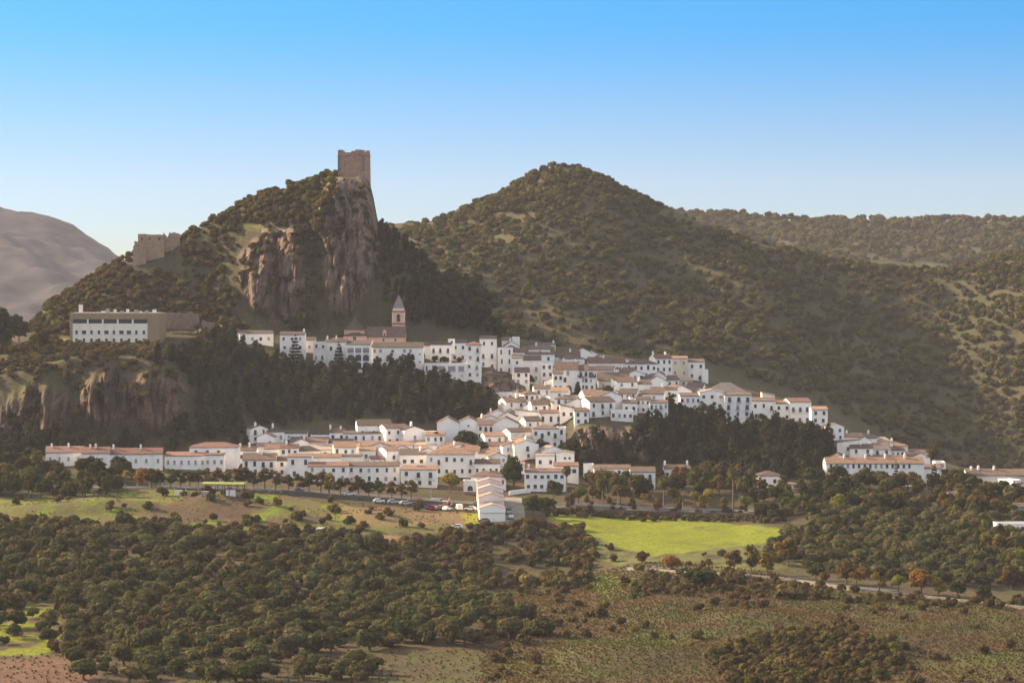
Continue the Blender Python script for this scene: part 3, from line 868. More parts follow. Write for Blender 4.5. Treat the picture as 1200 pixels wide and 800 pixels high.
# ------------------------------------------------------------------ building materials
def wall_mat(name, col, stain=0.10, scale=0.35):
    m, n, out = new_mat(name)
    b = N(n, 'ShaderNodeBsdfPrincipled'); b.inputs['Roughness'].default_value = 0.85; b.inputs['Specular IOR Level'].default_value = 0.2
    tc = N(n, 'ShaderNodeTexCoord'); oi = N(n, 'ShaderNodeObjectInfo')
    mp = N(n, 'ShaderNodeMapping'); mp.inputs['Scale'].default_value = (1, 1, 0.35)
    n.links.new(tc.outputs['Object'], mp.inputs[0])
    nz = N(n, 'ShaderNodeTexNoise', noise_dimensions='4D'); nz.inputs['Scale'].default_value = scale; nz.inputs['Detail'].default_value = 7; nz.inputs['Roughness'].default_value = 0.6
    wv = N(n, 'ShaderNodeMath', operation='MULTIPLY'); wv.inputs[1].default_value = 50
    n.links.new(oi.outputs['Random'], wv.inputs[0]); n.links.new(wv.outputs[0], nz.inputs['W'])
    n.links.new(mp.outputs[0], nz.inputs['Vector'])
    r = ramp(n, [(0.28, tuple(c * (1 - 1.7 * stain) * (1, 0.97, 0.93)[i] for i, c in enumerate(col))), (0.5, col), (0.75, tuple(min(0.9, c * 1.05) for c in col))])
    n.links.new(nz.outputs[0], r.inputs[0])
    mr = N(n, 'ShaderNodeMapRange'); mr.inputs[3].default_value = 0.92; mr.inputs[4].default_value = 1.04
    n.links.new(oi.outputs['Random'], mr.inputs[0])
    c = mixc(n, 1.0, r.outputs[0], mr.outputs[0], 'MULTIPLY')
    n.links.new(c, b.inputs['Base Color']); n.links.new(b.outputs[0], out.inputs[0])
    return m

def tile_mat(name, a, b_, c_):
    """barrel tiles: courses down the slope, blotched by sun and lichen"""
    m, n, out = new_mat(name)
    b = N(n, 'ShaderNodeBsdfPrincipled'); b.inputs['Roughness'].default_value = 0.9; b.inputs['Specular IOR Level'].default_value = 0.15
    tc = N(n, 'ShaderNodeTexCoord'); oi = N(n, 'ShaderNodeObjectInfo')
    nz = N(n, 'ShaderNodeTexNoise'); nz.inputs['Scale'].default_value = 0.8; nz.inputs['Detail'].default_value = 8; nz.inputs['Roughness'].default_value = 0.7
    n.links.new(tc.outputs['Object'], nz.inputs['Vector'])
    r = ramp(n, [(0.3, c_), (0.5, a), (0.72, b_)])
    n.links.new(nz.outputs[0], r.inputs[0])
    wv = N(n, 'ShaderNodeTexWave', wave_type='BANDS', bands_direction='X'); wv.inputs['Scale'].default_value = 1.1; wv.inputs['Distortion'].default_value = 0.4
    n.links.new(tc.outputs['Object'], wv.inputs['Vector'])
    mr = N(n, 'ShaderNodeMapRange'); mr.inputs[3].default_value = 0.75; mr.inputs[4].default_value = 1.15
    n.links.new(oi.outputs['Random'], mr.inputs[0])
    c = mixc(n, 1.0, r.outputs[0], mr.outputs[0], 'MULTIPLY')
    n.links.new(c, b.inputs['Base Color'])
    bp = N(n, 'ShaderNodeBump'); bp.inputs['Strength'].default_value = 0.8; bp.inputs['Distance'].default_value = 0.12
    n.links.new(wv.outputs[0], bp.inputs['Height']); n.links.new(bp.outputs[0], b.inputs['Normal'])
    n.links.new(b.outputs[0], out.inputs[0])
    return m

MW = {'q': wall_mat('pinkish_whitewash', (0.74, 0.62, 0.56)), 'w': wall_mat('whitewash', (0.85, 0.80, 0.745)), 'c': wall_mat('cream_render', (0.66, 0.56, 0.43)), 'p': wall_mat('pink_render', (0.62, 0.38, 0.29)),
      'b': wall_mat('pale_blue_whitewash', (0.78, 0.76, 0.745)), 'y': wall_mat('weathered_whitewash', (0.62, 0.57, 0.52), 0.16),
      'o': wall_mat('ochre_render', (0.30, 0.215, 0.125)), 'g': wall_mat('grey_render', (0.42, 0.40, 0.39))}
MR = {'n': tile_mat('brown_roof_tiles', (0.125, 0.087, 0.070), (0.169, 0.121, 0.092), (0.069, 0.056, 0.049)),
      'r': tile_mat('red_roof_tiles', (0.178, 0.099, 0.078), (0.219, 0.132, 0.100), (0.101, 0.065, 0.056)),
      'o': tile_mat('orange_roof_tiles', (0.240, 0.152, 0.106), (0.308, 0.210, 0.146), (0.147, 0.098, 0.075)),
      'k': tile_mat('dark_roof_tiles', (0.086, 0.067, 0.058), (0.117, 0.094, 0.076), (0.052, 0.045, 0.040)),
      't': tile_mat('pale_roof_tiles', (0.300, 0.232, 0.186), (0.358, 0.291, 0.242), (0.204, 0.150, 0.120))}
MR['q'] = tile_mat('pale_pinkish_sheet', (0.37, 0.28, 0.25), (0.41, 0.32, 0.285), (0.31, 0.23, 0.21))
MW['h'] = wall_mat('warm_cream_whitewash', (0.76, 0.68, 0.57))
M_PANE = simple_mat('dark_window_glass', (0.035, 0.035, 0.042), 0.25)
M_SHUT = simple_mat('grey_shutter', (0.27, 0.25, 0.25), 0.7)
M_WOOD = simple_mat('brown_joinery', (0.075, 0.05, 0.037), 0.6)
M_IRON = simple_mat('black_ironwork', (0.03, 0.03, 0.032), 0.5)
M_TRIM = simple_mat('white_trim', (0.78, 0.76, 0.73), 0.8)
M_BLUE = simple_mat('blue_cloth', (0.06, 0.10, 0.28), 0.8)
def stone_mat(name, a, b_, scale=1.4):
    m, n, out = new_mat(name)
    b = N(n, 'ShaderNodeBsdfPrincipled'); b.inputs['Roughness'].default_value = 0.95
    tc = N(n, 'ShaderNodeTexCoord')
    vo = N(n, 'ShaderNodeTexVoronoi'); vo.inputs['Scale'].default_value = scale * 1.5
    nz = N(n, 'ShaderNodeTexNoise'); nz.inputs['Scale'].default_value = scale * 0.3; nz.inputs['Detail'].default_value = 8; nz.inputs['Roughness'].default_value = 0.7
    n.links.new(tc.outputs['Object'], vo.inputs['Vector']); n.links.new(tc.outputs['Object'], nz.inputs['Vector'])
    r = ramp(n, [(0.3, b_), (0.7, a)]); n.links.new(nz.outputs[0], r.inputs[0])
    bw = N(n, 'ShaderNodeRGBToBW'); n.links.new(vo.outputs['Color'], bw.inputs[0])
    mr = N(n, 'ShaderNodeMapRange'); mr.inputs[3].default_value = 0.7; mr.inputs[4].default_value = 1.25
    n.links.new(bw.outputs[0], mr.inputs[0])
    n.links.new(mixc(n, 1.0, r.outputs[0], mr.outputs[0], 'MULTIPLY'), b.inputs['Base Color'])
    bp = N(n, 'ShaderNodeBump'); bp.inputs['Strength'].default_value = 0.7; bp.inputs['Distance'].default_value = 0.15
    n.links.new(vo.outputs['Distance'], bp.inputs['Height']); n.links.new(bp.outputs[0], b.inputs['Normal'])
    n.links.new(b.outputs[0], out.inputs[0])
    return m
M_STONE = stone_mat('castle_stone', (0.36, 0.22, 0.15), (0.23, 0.145, 0.10))
M_OLDSTONE = stone_mat('old_wall_stone', (0.24, 0.165, 0.115), (0.15, 0.11, 0.085))
M_CONC = simple_mat('grey_concrete', (0.30, 0.28, 0.26), 0.9, 0.2, 0.6)

class MB:
    """collects pieces and links them as one mesh object"""
    def __init__(self): self.v, self.f, self.m = [], [], []
    def add(self, V, Fc, mi=0):
        o = len(self.v); self.v += [tuple(map(float, p)) for p in V]
        self.f += [[i + o for i in q] for q in Fc]; self.m += [mi] * len(Fc)
    def box(self, x0, x1, y0, y1, z0, z1, mi=0):
        V = [(x, y, z) for z in (z0, z1) for x, y in ((x0, y0), (x1, y0), (x1, y1), (x0, y1))]
        self.add(V, [(3, 2, 1, 0), (4, 5, 6, 7), (0, 1, 5, 4), (1, 2, 6, 5), (2, 3, 7, 6), (3, 0, 4, 7)], mi)
    def prism(self, outline, y0, y1, mi=0):
        """outline in (x, z), counter-clockwise seen from the front, carried from y0 to y1"""
        n = len(outline)
        V = [(x, y0, z) for x, z in outline] + [(x, y1, z) for x, z in outline]
        self.add(V, [list(range(n)), list(range(2 * n - 1, n - 1, -1))] + [(i + n, (i + 1) % n + n, (i + 1) % n, i) for i in range(n)], mi)
    def slab(self, poly, t, mi=0):
        """thick sheet under a polygon"""
        n = len(poly)
        V = list(poly) + [(x, y, z - t) for x, y, z in poly]
        self.add(V, [list(range(n)), list(range(2 * n - 1, n - 1, -1))] + [(i + n, (i + 1) % n + n, (i + 1) % n, i) for i in range(n)], mi)
    def build(self, name, mats, parent=None, smooth=False):
        me = bpy.data.meshes.new(name)
        me.from_pydata(self.v, [], self.f)
        for m in (mats if isinstance(mats, (list, tuple)) else [mats]): me.materials.append(m)
        me.polygons.foreach_set('material_index', self.m)
        bm = bmesh.new(); bm.from_mesh(me); bmesh.ops.recalc_face_normals(bm, faces=bm.faces); bm.to_mesh(me); bm.free()
        if smooth: me.polygons.foreach_set('use_smooth', [True] * len(me.polygons))
        me.update()
        return link(name, me, parent)

_win = {}
def window_mesh(w, h, style):
    key = (round(w, 1), round(h, 1), style)
    if key in _win: return _win[key]
    w, h, _ = key
    mb = MB()
    c = 0.11
    if style == 'arch':
        pts = [(-w / 2, 0), (w / 2, 0), (w / 2, h - w / 2)] + [(w / 2 * math.cos(a), h - w / 2 + w / 2 * math.sin(a)) for a in np.linspace(0.3, math.pi - 0.3, 7)] + [(-w / 2, h - w / 2)]
        mb.prism(pts, -0.03, 0.1, 0)
        big = [(x * 1.16, z * 1.06) for x, z in pts[2:]]
        for a, b in zip(big[:-1], big[1:]):
            mb.prism([a, b, (b[0] * 0.86, b[1] * 0.94), (a[0] * 0.86, a[1] * 0.94)], -0.1, 0.05, 1)
    elif style == 'round':
        pts = [(w / 2 * math.cos(a), h / 2 + w / 2 * math.sin(a)) for a in np.linspace(0, 2 * math.pi, 13)[:-1]]
        mb.prism(pts, -0.03, 0.1, 0)
    else:
        mb.box(-w / 2, w / 2, -0.03, 0.1, 0, h, 0)
        mb.box(-w / 2 - c, w / 2 + c, -0.10, 0.05, h, h + c, 1); mb.box(-w / 2 - c, -w / 2, -0.09, 0.05, 0, h, 1); mb.box(w / 2, w / 2 + c, -0.09, 0.05, 0, h, 1)
        mb.box(-w / 2 - 0.18, w / 2 + 0.18, -0.22, 0.05, -0.13, 0, 1)
        if style == 'dark':
            mb.box(-0.04, 0.04, -0.05, 0.0, 0.02, h - 0.02, 2)
            if h > 1.5: mb.box(-w / 2, w / 2, -0.05, 0, h * 0.68, h * 0.68 + 0.06, 2)
        if style == 'shut':
            for k in range(6): mb.box(-w / 2, w / 2, -0.055, 0, h * (k + 0.15) / 6, h * (k + 0.7) / 6, 0)
    me = bpy.data.meshes.new('window')
    me.from_pydata(mb.v, [], mb.f)
    for m in (M_SHUT if style == 'shut' else M_PANE, M_TRIM, M_WOOD): me.materials.append(m)
    me.polygons.foreach_set('material_index', mb.m); me.update()
    _win[key] = me
    return me

_bal = {}
def balcony_mesh(w):
    key = round(w, 1)
    if key in _bal: return _bal[key]
    mb = MB(); w = key
    mb.box(-w / 2, w / 2, -0.75, 0, -0.15, 0, 0)
    for y0, y1, x0, x1 in ((-0.74, -0.70, -w / 2, w / 2), (-0.74, 0, -w / 2, -w / 2 + 0.04), (-0.74, 0, w / 2 - 0.04, w / 2)):
        mb.box(x0, x1, y0, y1, 0.92, 0.98, 1)
    for k in range(int(w / 0.14)): mb.box(-w / 2 + 0.1 + k * 0.14, -w / 2 + 0.13 + k * 0.14, -0.735, -0.705, 0, 0.92, 1)
    me = bpy.data.meshes.new('balcony'); me.from_pydata(mb.v, [], mb.f)
    me.materials.append(M_TRIM); me.materials.append(M_IRON); me.polygons.foreach_set('material_index', mb.m); me.update()
    _bal[key] = me
    return me

def door_mesh(w, h):
    key = ('door', round(w, 1), round(h, 1))
    if key in _win: return _win[key]
    mb = MB(); w, h = key[1:]
    mb.box(-w / 2, w / 2, -0.04, 0.1, 0, h, 0)
    mb.box(-w / 2 - 0.12, w / 2 + 0.12, -0.11, 0.05, h, h + 0.14, 1); mb.box(-w / 2 - 0.12, -w / 2, -0.1, 0.05, 0, h, 1); mb.box(w / 2, w / 2 + 0.12, -0.1, 0.05, 0, h, 1)
    mb.box(-0.02, 0.02, -0.06, 0, 0, h, 1)
    me = bpy.data.meshes.new('door'); me.from_pydata(mb.v, [], mb.f)
    me.materials.append(M_WOOD); me.materials.append(M_TRIM); me.polygons.foreach_set('material_index', mb.m); me.update()
    _win[key] = me
    return me

def chimney_on(roof, x, y, z, h=1.3, w=0.75):
    mb = MB()
    mb.box(x - w / 2, x + w / 2, y - w / 2, y + w / 2, z - 1.2, z + h)
    mb.box(x - w / 2 - 0.1, x + w / 2 + 0.1, y - w / 2 - 0.1, y + w / 2 + 0.1, z + h, z + h + 0.14)
    mb.box(x - w / 4, x + w / 4, y - w / 3, y + w / 3, z + h + 0.14, z + h + 0.5)
    return mb.build('chimney', MW['w'], roof)

def place(o, mesh, x, y, z, root, rz=0):
    c = link(o, mesh, root); c.location = (x, y, z); c.rotation_euler = (0, 0, rz)
    return c

HOUSES = []
def house(x0, x1, top, base, roof, rise, cols, rows, label, wall='w', tile='n', yaw=0, dep=9.0, d=None, win='mix', ww=None, wh=None,
          door=None, chim=(), balc=(), side=0, name='white_house', cat='house', group='white houses of the village', skip=(), over=0.3, wins=None):
    cx = (x0 + x1) / 2
    if d is None:
        p = hit(cx, base, 800, 1160)
    else:
        X = (cx - 600) * d / F
        p = Vector((X, d, float(zof(base, d))))
    d = p.y
    s = d / F
    w = (x1 - x0) * s / math.cos(rad(yaw)); h = (base - top) * s; rs = rise * s
    r = random.Random(int(x0 * 7 + base))
    root = empty(name, p, rad(yaw))
    tag(root, label, cat, group)
    a, D = w / 2, dep
    low = -3.5
    mb = MB(); rb = MB()
    ov, t = over, 0.2
    if roof == 's':
        mb.add([(-a, 0, low), (a, 0, low), (a, D, low), (-a, D, low), (-a, 0, h), (a, 0, h), (a, D, h), (-a, D, h), (-a, D / 2, h + rs), (a, D / 2, h + rs)],
               [(0, 1, 5, 4), (1, 2, 6, 9, 5), (2, 3, 7, 6), (3, 0, 4, 8, 7), (4, 5, 9, 8), (6, 7, 8, 9)])
        k = rs / (D / 2)
        for sg in (0, 1):
            y0, y1 = (-ov, D / 2) if sg == 0 else (D + ov, D / 2)
            rb.slab([(-a - ov * .5, y0, h - k * ov + t), (a + ov * .5, y0, h - k * ov + t), (a + ov * .5, y1, h + rs + t), (-a - ov * .5, y1, h + rs + t)], t - 0.005)
    elif roof == 'g':
        mb.prism([(-a, low), (a, low), (a, h), (0, h + rs), (-a, h)], 0, D)
        k = rs / a
        for sg in (-1, 1):
            rb.slab([(sg * (a + ov), -ov * .4, h - k * ov + t), (0, -ov * .4, h + rs + t), (0, D + ov, h + rs + t), (sg * (a + ov), D + ov, h - k * ov + t)], t - 0.005)
    elif roof == 'h':
        mb.box(-a, a, 0, D, low, h)
        q = min(a, D / 2) * 0.98
        e0, e1 = (-a - ov, a + ov), (-ov, D + ov)
        if a >= D / 2: r0, r1 = (-a + q, D / 2, h + rs), (a - q, D / 2, h + rs)
        else: r0, r1 = (0, q, h + rs), (0, D - q, h + rs)
        z = h + 0.02
        c = [(e0[0], e1[0], z), (e0[1], e1[0], z), (e0[1], e1[1], z), (e0[0], e1[1], z)]
        V = c + [(x, y, zz - 0.18) for x, y, zz in c] + [r0, r1]
        if a >= D / 2: fs = [(0, 1, 9, 8), (1, 2, 9), (2, 3, 8, 9), (3, 0, 8)]
        else: fs = [(0, 1, 8), (1, 2, 9, 8), (2, 3, 9), (3, 0, 8, 9)]
        rb.add(V, fs + [(7, 6, 5, 4), (0, 4, 5, 1), (1, 5, 6, 2), (2, 6, 7, 3), (3, 7, 4, 0)])
    elif roof == 'm':
        mb.add([(-a, 0, low), (a, 0, low), (a, D, low), (-a, D, low), (-a, 0, h), (a, 0, h), (a, D, h + rs), (-a, D, h + rs)],
               [(0, 1, 5, 4), (1, 2, 6, 5), (2, 3, 7, 6), (3, 0, 4, 7), (4, 5, 6, 7)])
        k = rs / D
        rb.slab([(-a - ov * .5, -ov, h - k * ov + t), (a + ov * .5, -ov, h - k * ov + t), (a + ov * .5, D + ov, h + rs + k * ov + t), (-a - ov * .5, D + ov, h + rs + k * ov + t)], t - 0.005)
    elif roof in ('l', 'r'):
        hl, hr = (h + rs, h) if roof == 'l' else (h, h + rs)
        mb.prism([(-a, low), (a, low), (a, hr), (-a, hl)], 0, D)
        k = (hr - hl) / w
        rb.slab([(-a - ov, -ov, hl - k * ov + t), (a + ov, -ov, hr + k * ov + t), (a + ov, D + ov, hr + k * ov + t), (-a - ov, D + ov, hl - k * ov + t)], t - 0.005)
    else:                                                     # flat roof behind a low parapet
        mb.box(-a, a, 0, D, low, h - 0.5)
        for q in ((-a, a, 0, 0.25), (-a, a, D - 0.25, D), (-a, -a + 0.25, 0.25, D - 0.25), (a - 0.25, a, 0.25, D - 0.25)): mb.box(*q, h - 0.5, h)
        rb.box(-a + 0.26, a - 0.26, 0.26, D - 0.26, h - 0.498, h - 0.44)
    wl = mb.build('wall', MW[wall], root)
    rf = rb.build('roof', MR[tile] if roof != 'f' else M_CONC, root)
    # openings
    if wins is not None:
        for (wx, wz, w_, h_, st) in wins:                       # photo pixels on the facade
            X, Z = (wx - cx) * s / math.cos(rad(yaw)), (base - wz) * s
            if st == 'door': place('door', door_mesh(w_ * s, h_ * s), X, 0, Z, root)
            else: place('window', window_mesh(w_ * s, h_ * s, st), X, 0, Z, root)
    elif cols and rows:
        fh = h / rows
        w1 = ww or min(1.05, w / cols * 0.5); h1 = wh or min(1.5, fh * 0.52)
        for j in range(rows):
            for i in range(cols):
                if (i, j) in skip: continue
                X = -a + w * (i + 0.5 + (r.random() - 0.5) * 0.16) / cols
                Z = h - fh * (j + 1) + (fh - h1) * 0.5 + 0.1
                st = win
                if win == 'mix': st = 'shut' if r.random() < 0.28 else 'dark'
                hh, ww_ = h1, w1
                if win == 'mix':
                    hh = h1 * (0.8 + 0.35 * r.random()); ww_ = w1 * (0.85 + 0.25 * r.random())
                if balc == 'all' or (i, j) in balc:
                    hh = min(2.05, fh * 0.75); Z = h - fh * (j + 1) + 0.25
                    place('balcony', balcony_mesh(ww_ + 0.7), X, 0, Z, root)
                if j == rows - 1 and door is not None and i in (door if isinstance(door, (tuple, list)) else (door,)):
                    place('door', door_mesh(1.1, min(2.1, fh * 0.8)), X, 0, h - fh * (j + 1) + 0.05, root)
                    continue
                place('window', window_mesh(ww_, hh, st), X, 0, Z, root)
    if side:
        for k in range(abs(side)):
            sg = -1 if side > 0 else 1                         # side > 0: the left wall
            place('window', window_mesh(0.8, 1.1, 'dark'), sg * a, D * (k + 0.6) / (abs(side) + 0.2), h * 0.55, root, rad(-90 * (1 if side > 0 else -1)))
    for c in chim:
        x = -a + w * c
        if roof in ('s', 'h'): y, z = D * 0.42, h + rs * 0.8
        elif roof == 'g': y, z = D * 0.3, h + rs * (1 - abs(x) / a)
        elif roof == 'm': y, z = D * 0.6, h + rs * 0.6
        else: y, z = D * 0.5, h
        chimney_on(rf, x, y, z, 1.0 + 0.5 * r.random())
    cy, sy_ = math.cos(rad(yaw)), math.sin(rad(yaw))
    n = max(1, int(w / 5))
    for i in range(n):
        for yy in (-1.0, D * 0.3, D * 0.75):
            X = -a + w * (i + 0.5) / n
            KEEP_OUT.append((p.x + X * cy - yy * sy_, p.y + X * sy_ + yy * cy, min(5.0, max(w / n, D / 3) * 0.72)))
    HOUSES.append(root)
    return root
# ------------------------------------------------------------------ the village, house by house
# pixel span of the front, eaves row, base row, roof, rise in pixels, window columns, rows, what it looks like
G = 'white houses of the village'
# -- the church terrace
house(281, 320, 391, 404, 's', 3, 4, 1, 'long low white house standing alone at the left end of the church terrace', tile='k', dep=8, yaw=12, side=1)
house(328, 357, 392, 422, 's', 3, 3, 3, 'tall white house half hidden by a dark spruce on the church terrace', tile='k', chim=(0.95,), dep=8)
house(357, 369, 399, 414, 'm', 3, 1, 1, 'small white annex with a dark roof between spruce and weathered house', tile='k', dep=7)
house(367, 382, 401, 434, 'f', 0, 2, 3, 'weathered white house with stacked terraces left of the square dark window', wall='y', balc=((0, 1), (1, 1)), dep=7)
house(381, 406, 401, 434, 's', 3, 2, 2, 'white house with square dark windows immediately left of the arcaded facade', tile='k', chim=(0.08, 0.5), dep=8, balc=((0, 1), (1, 1)))
ar = house(406, 434, 404, 438, 'm', 4, 0, 0, 'white arcaded facade with three storeys of open arches below the church', tile='k', dep=9)
house(434, 496, 407, 430, 'm', 5, 0, 0, 'long plain white house with two dark doors directly below the pink church', tile='k', dep=9, chim=(0.02,),
      wins=[(439, 413, 3, 4, 'shut'), (446, 413, 3, 4, 'shut'), (460, 413, 3, 3.4, 'dark'), (474, 413, 3, 4, 'shut'), (481, 413, 3, 4, 'shut'), (492, 416, 1.8, 2, 'dark'), (492, 425, 1.8, 2, 'dark'), (442, 424, 3, 7, 'door'), (460, 426, 3.2, 7, 'door'), (484, 425, 2, 2.4, 'dark')])
house(489, 505, 405, 420, 'm', 3, 1, 1, 'small white house with one balcony squeezed right of the church row', tile='k', dep=8, balc='all')
house(504, 529, 404, 425, 's', 3, 3, 2, 'white house with six dark balcony doors above the walled terrace', tile='k', dep=8, balc='all', win='dark', ww=0.9)
house(529, 547, 402, 425, 'm', 3, 2, 2, 'bluish white house with a small roof turret above the walled terrace', wall='b', tile='k', dep=8, win='dark')
house(525, 533, 397, 405, 'f', 0, 1, 1, 'tiny white roof turret with one dark window above the bluish house', d=1101, dep=3, win='dark', ww=0.8, wh=1)
house(497, 547, 426, 446, 'f', 0, 0, 0, 'white terrace building with four wide grey windows above the crenellated wall', dep=8, d=1078,
      wins=[(500, 435, 2, 6, 'dark'), (509, 435, 5.6, 7, 'shut'), (517.5, 435, 7.6, 6, 'shut'), (529.5, 435, 8.6, 6, 'shut'), (540.5, 435, 6.6, 6, 'shut'), (541, 441, 1.8, 1.8, 'round'), (533, 444, 2, 2.4, 'round')])
house(546, 564, 404, 444, 'h', 4, 2, 4, 'four storey white house with stacked balconies at the corner of the terrace', tile='r', dep=9, balc=((1, 0), (1, 1), (1, 2)), d=1079)
house(562, 582, 397, 433, 'm', 2.5, 2, 3, 'white tower house with a dark top window, tallest of the upper quarter', tile='n', dep=8, win='dark', ww=0.9, balc=((0, 1), (1, 1)), door=1)
house(583, 601, 408, 440, 'f', 0, 2, 3, 'white house with tall narrow windows above the bare rock outcrop', dep=8, win='dark', ww=0.7, wh=2.0)
house(600, 613, 420, 453, 'm', 3, 1, 3, 'narrow cream white house on the right shoulder of the bare rock', dep=7, win='dark', ww=0.9, wh=1.2, balc=((0, 1),))
house(588, 600, 399, 410, 'm', 2, 1, 1, 'low white roof house with pale slanted top behind the rock outcrop', dep=6, tile='r')
house(600, 609, 395, 408, 'f', 0, 0, 0, 'plain white cube standing against the wooded hill above the rock', dep=5)
house(600, 615, 413, 428, 's', 4, 1, 1, 'white house with red brown roof beside the plain white cube', tile='r', dep=8)
house(612, 650, 415, 426, 's', 8, 3, 1, 'white house under the widest brown roof on the crest of the upper village', tile='n', dep=13)
house(627, 651, 404, 412, 'm', 1.5, 2, 1, 'white attic storey with a dark window just above the widest brown roof', tile='k', dep=7, chim=(0.9,))
house(613, 634, 422, 450, 's', 5, 2, 2, 'white house with two faded grey balconies and a plain brown roof', tile='n', dep=9, balc=((0, 0), (1, 0)), win='shut')
house(634, 648, 426, 452, 'f', 0, 2, 3, 'shaded white house with small windows left of the arched doorway house', dep=8, win='dark')
mh = house(650, 678, 433, 461, 's', 8, 0, 0, 'large white house with a dark arched doorway under a broad brown roof', tile='n', dep=12,
      wins=[(665.5, 440, 3, 5, 'shut'), (662, 448, 3.4, 5.5, 'dark'), (666.5, 459.5, 7, 8, 'arch')])
house(648, 660, 437.5, 460, 's', 3.5, 2, 2, 'white annex with its own small tiled roof left of the arched doorway', dep=5, win='dark', d=1058)
house(678, 690, 434, 458, 's', 6, 2, 3, 'white wing with dark balcony windows right of the arched doorway', dep=9, win='dark', balc=((0, 0), (1, 0)), tile='n')
house(651, 680, 418, 428, 's', 6, 3, 1, 'white house with three small windows under a tan roof on the crest', tile='n', dep=10, win='dark', ww=0.8, wh=0.9, chim=(0.6,))
house(673, 693, 413, 420, 'g', 5, 0, 0, 'low blank white gable on the crest above the long red roof', tile='n', dep=8)
house(693, 701, 415, 421, 'l', 4, 0, 0, 'white lean-to wall descending right of the low blank gable', tile='n', dep=7)
house(689, 733, 425, 438, 's', 6, 7, 1, 'long white house with a red roof and a row of small square windows', tile='r', dep=9, win='dark', ww=0.85, wh=1.0, chim=(0.42,))
house(721, 738, 423, 428, 'g', 4, 0, 0, 'sunlit white gable peeping over the right end of the long red roof', tile='o', dep=6)
house(701, 738, 446, 458, 's', 9, 3, 1, 'pinkish white house under a wide brown double roof below the long red roof', tile='n', dep=12, wall='y')
house(721, 732, 453, 462, 's', 3, 2, 1, 'small pink house with a tiled roof half hidden by shrubs', wall='p', tile='r', dep=6)
house(734, 770, 426, 447, 'h', 5, 5, 2, 'white house with ten tall windows and a brown hip roof on the upper row', tile='n', dep=10, win='mix', ww=0.95, wh=1.7)
house(768, 788, 420, 446, 's', 4.5, 3, 3, 'three storey white house with nine dark windows on the upper row', tile='r', dep=9, win='dark', ww=1.0, wh=1.6, yaw=16, chim=(0.02, 0.75), side=1)
house(787, 806, 420, 443, 's', 2, 2, 2, 'cream coloured house right of the nine dark windows', wall='c', tile='o', dep=9, win='shut', name='cream_house')
house(806, 826, 424, 446, 'm', 2.5, 2, 2, 'white house with a balcony below the square open turret', dep=8, win='dark', tile='n', balc=((1, 1),))
house(811, 824, 417, 430, 'f', 0, 1, 1, 'square white turret with one dark opening at the right end of the upper row', dep=4, win='dark', ww=1.2, wh=1.6)
house(823, 830, 433, 449, 'f', 0, 0, 0, 'narrow blank white block at the foot of the square turret', dep=5)
# -- the right hand slope under the upper row
house(736, 748, 446, 461, 'f', 0, 0, 0, 'plain white block without windows below the ten window house', dep=8)
house(757, 784, 448, 462, 'g', 7, 0, 0, 'white house with a broad blank gable and thin brown roof edge', tile='k', dep=9, yaw=28, side=2)
house(763, 794, 457, 471, 's', 3, 3, 1, 'white house with low brown roof below the broad blank gable', tile='n', dep=7, win='dark', chim=(0.45,))
house(738, 763, 462, 472, 'g', 3.5, 1, 1, 'white house with a very low gable left of the low brown roof', dep=8, tile='k')
house(786, 811, 458, 474, 'g', 6, 0, 0, 'bluish white gable just left of the long shaded facade', wall='b', tile='n', dep=10, yaw=20)
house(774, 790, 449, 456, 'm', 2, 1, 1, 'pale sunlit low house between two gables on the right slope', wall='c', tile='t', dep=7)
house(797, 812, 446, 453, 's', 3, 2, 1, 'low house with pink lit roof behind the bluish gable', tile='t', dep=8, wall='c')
house(797, 821, 464, 486, 'm', 2.5, 4, 2, 'white house with a long shaded facade left of the nine window gable', tile='n', dep=9, win='mix', balc=((0, 1), (2, 1)))
house(820, 849, 460, 491, 'g', 3, 3, 3, 'three storey white house with a low gable and nine windows above the pines', tile='t', dep=11, win='mix', ww=1.2, wh=1.3)
house(830, 874, 459, 472, 'h', 10, 3, 1, 'white house under a broad pale pyramid roof at the crest on the right', tile='t', dep=12)
house(849, 881, 463, 499, 'm', 2, 3, 4, 'tall white house with nine balcony windows on the cliff edge', tile='n', dep=9, balc=((0, 0), (1, 0), (2, 0), (0, 1), (1, 1), (2, 1)), ww=1.2)
house(881, 909, 470, 494, 'm', 3, 3, 2, 'white house with a small cypress against its left edge', tile='n', dep=8, balc=((2, 0),), win='mix')
house(893, 908, 463, 474, 'l', 3, 0, 0, 'sunlit white lean-to top behind the cypress house', tile='o', dep=6)
house(909, 926, 473, 494, 's', 3, 2, 2, 'white house with a shaded entrance left of the red roofed cliff house', tile='o', dep=8, win='dark', door=0)
house(925, 951, 471, 496, 's', 4, 3, 2, 'red roofed white house with dark balcony windows on the cliff edge', tile='r', dep=9, win='dark', balc='all', yaw=14)
house(919, 933, 485, 497, 'm', 2, 2, 1, 'small white lean-to house in front of the red roofed cliff house', tile='n', dep=4, win='dark', d=1060)
house(951, 970, 480, 506, 's', 3, 2, 3, 'last white house of the cliff row with three rows of windows', tile='o', dep=8, win='dark')
house(969, 977, 496, 508, 'f', 0, 0, 0, 'low blank white block stepping down from the last cliff house', dep=5)
house(977, 984, 501, 512, 'f', 0, 0, 0, 'smallest white block at the foot of the cliff row', dep=4)
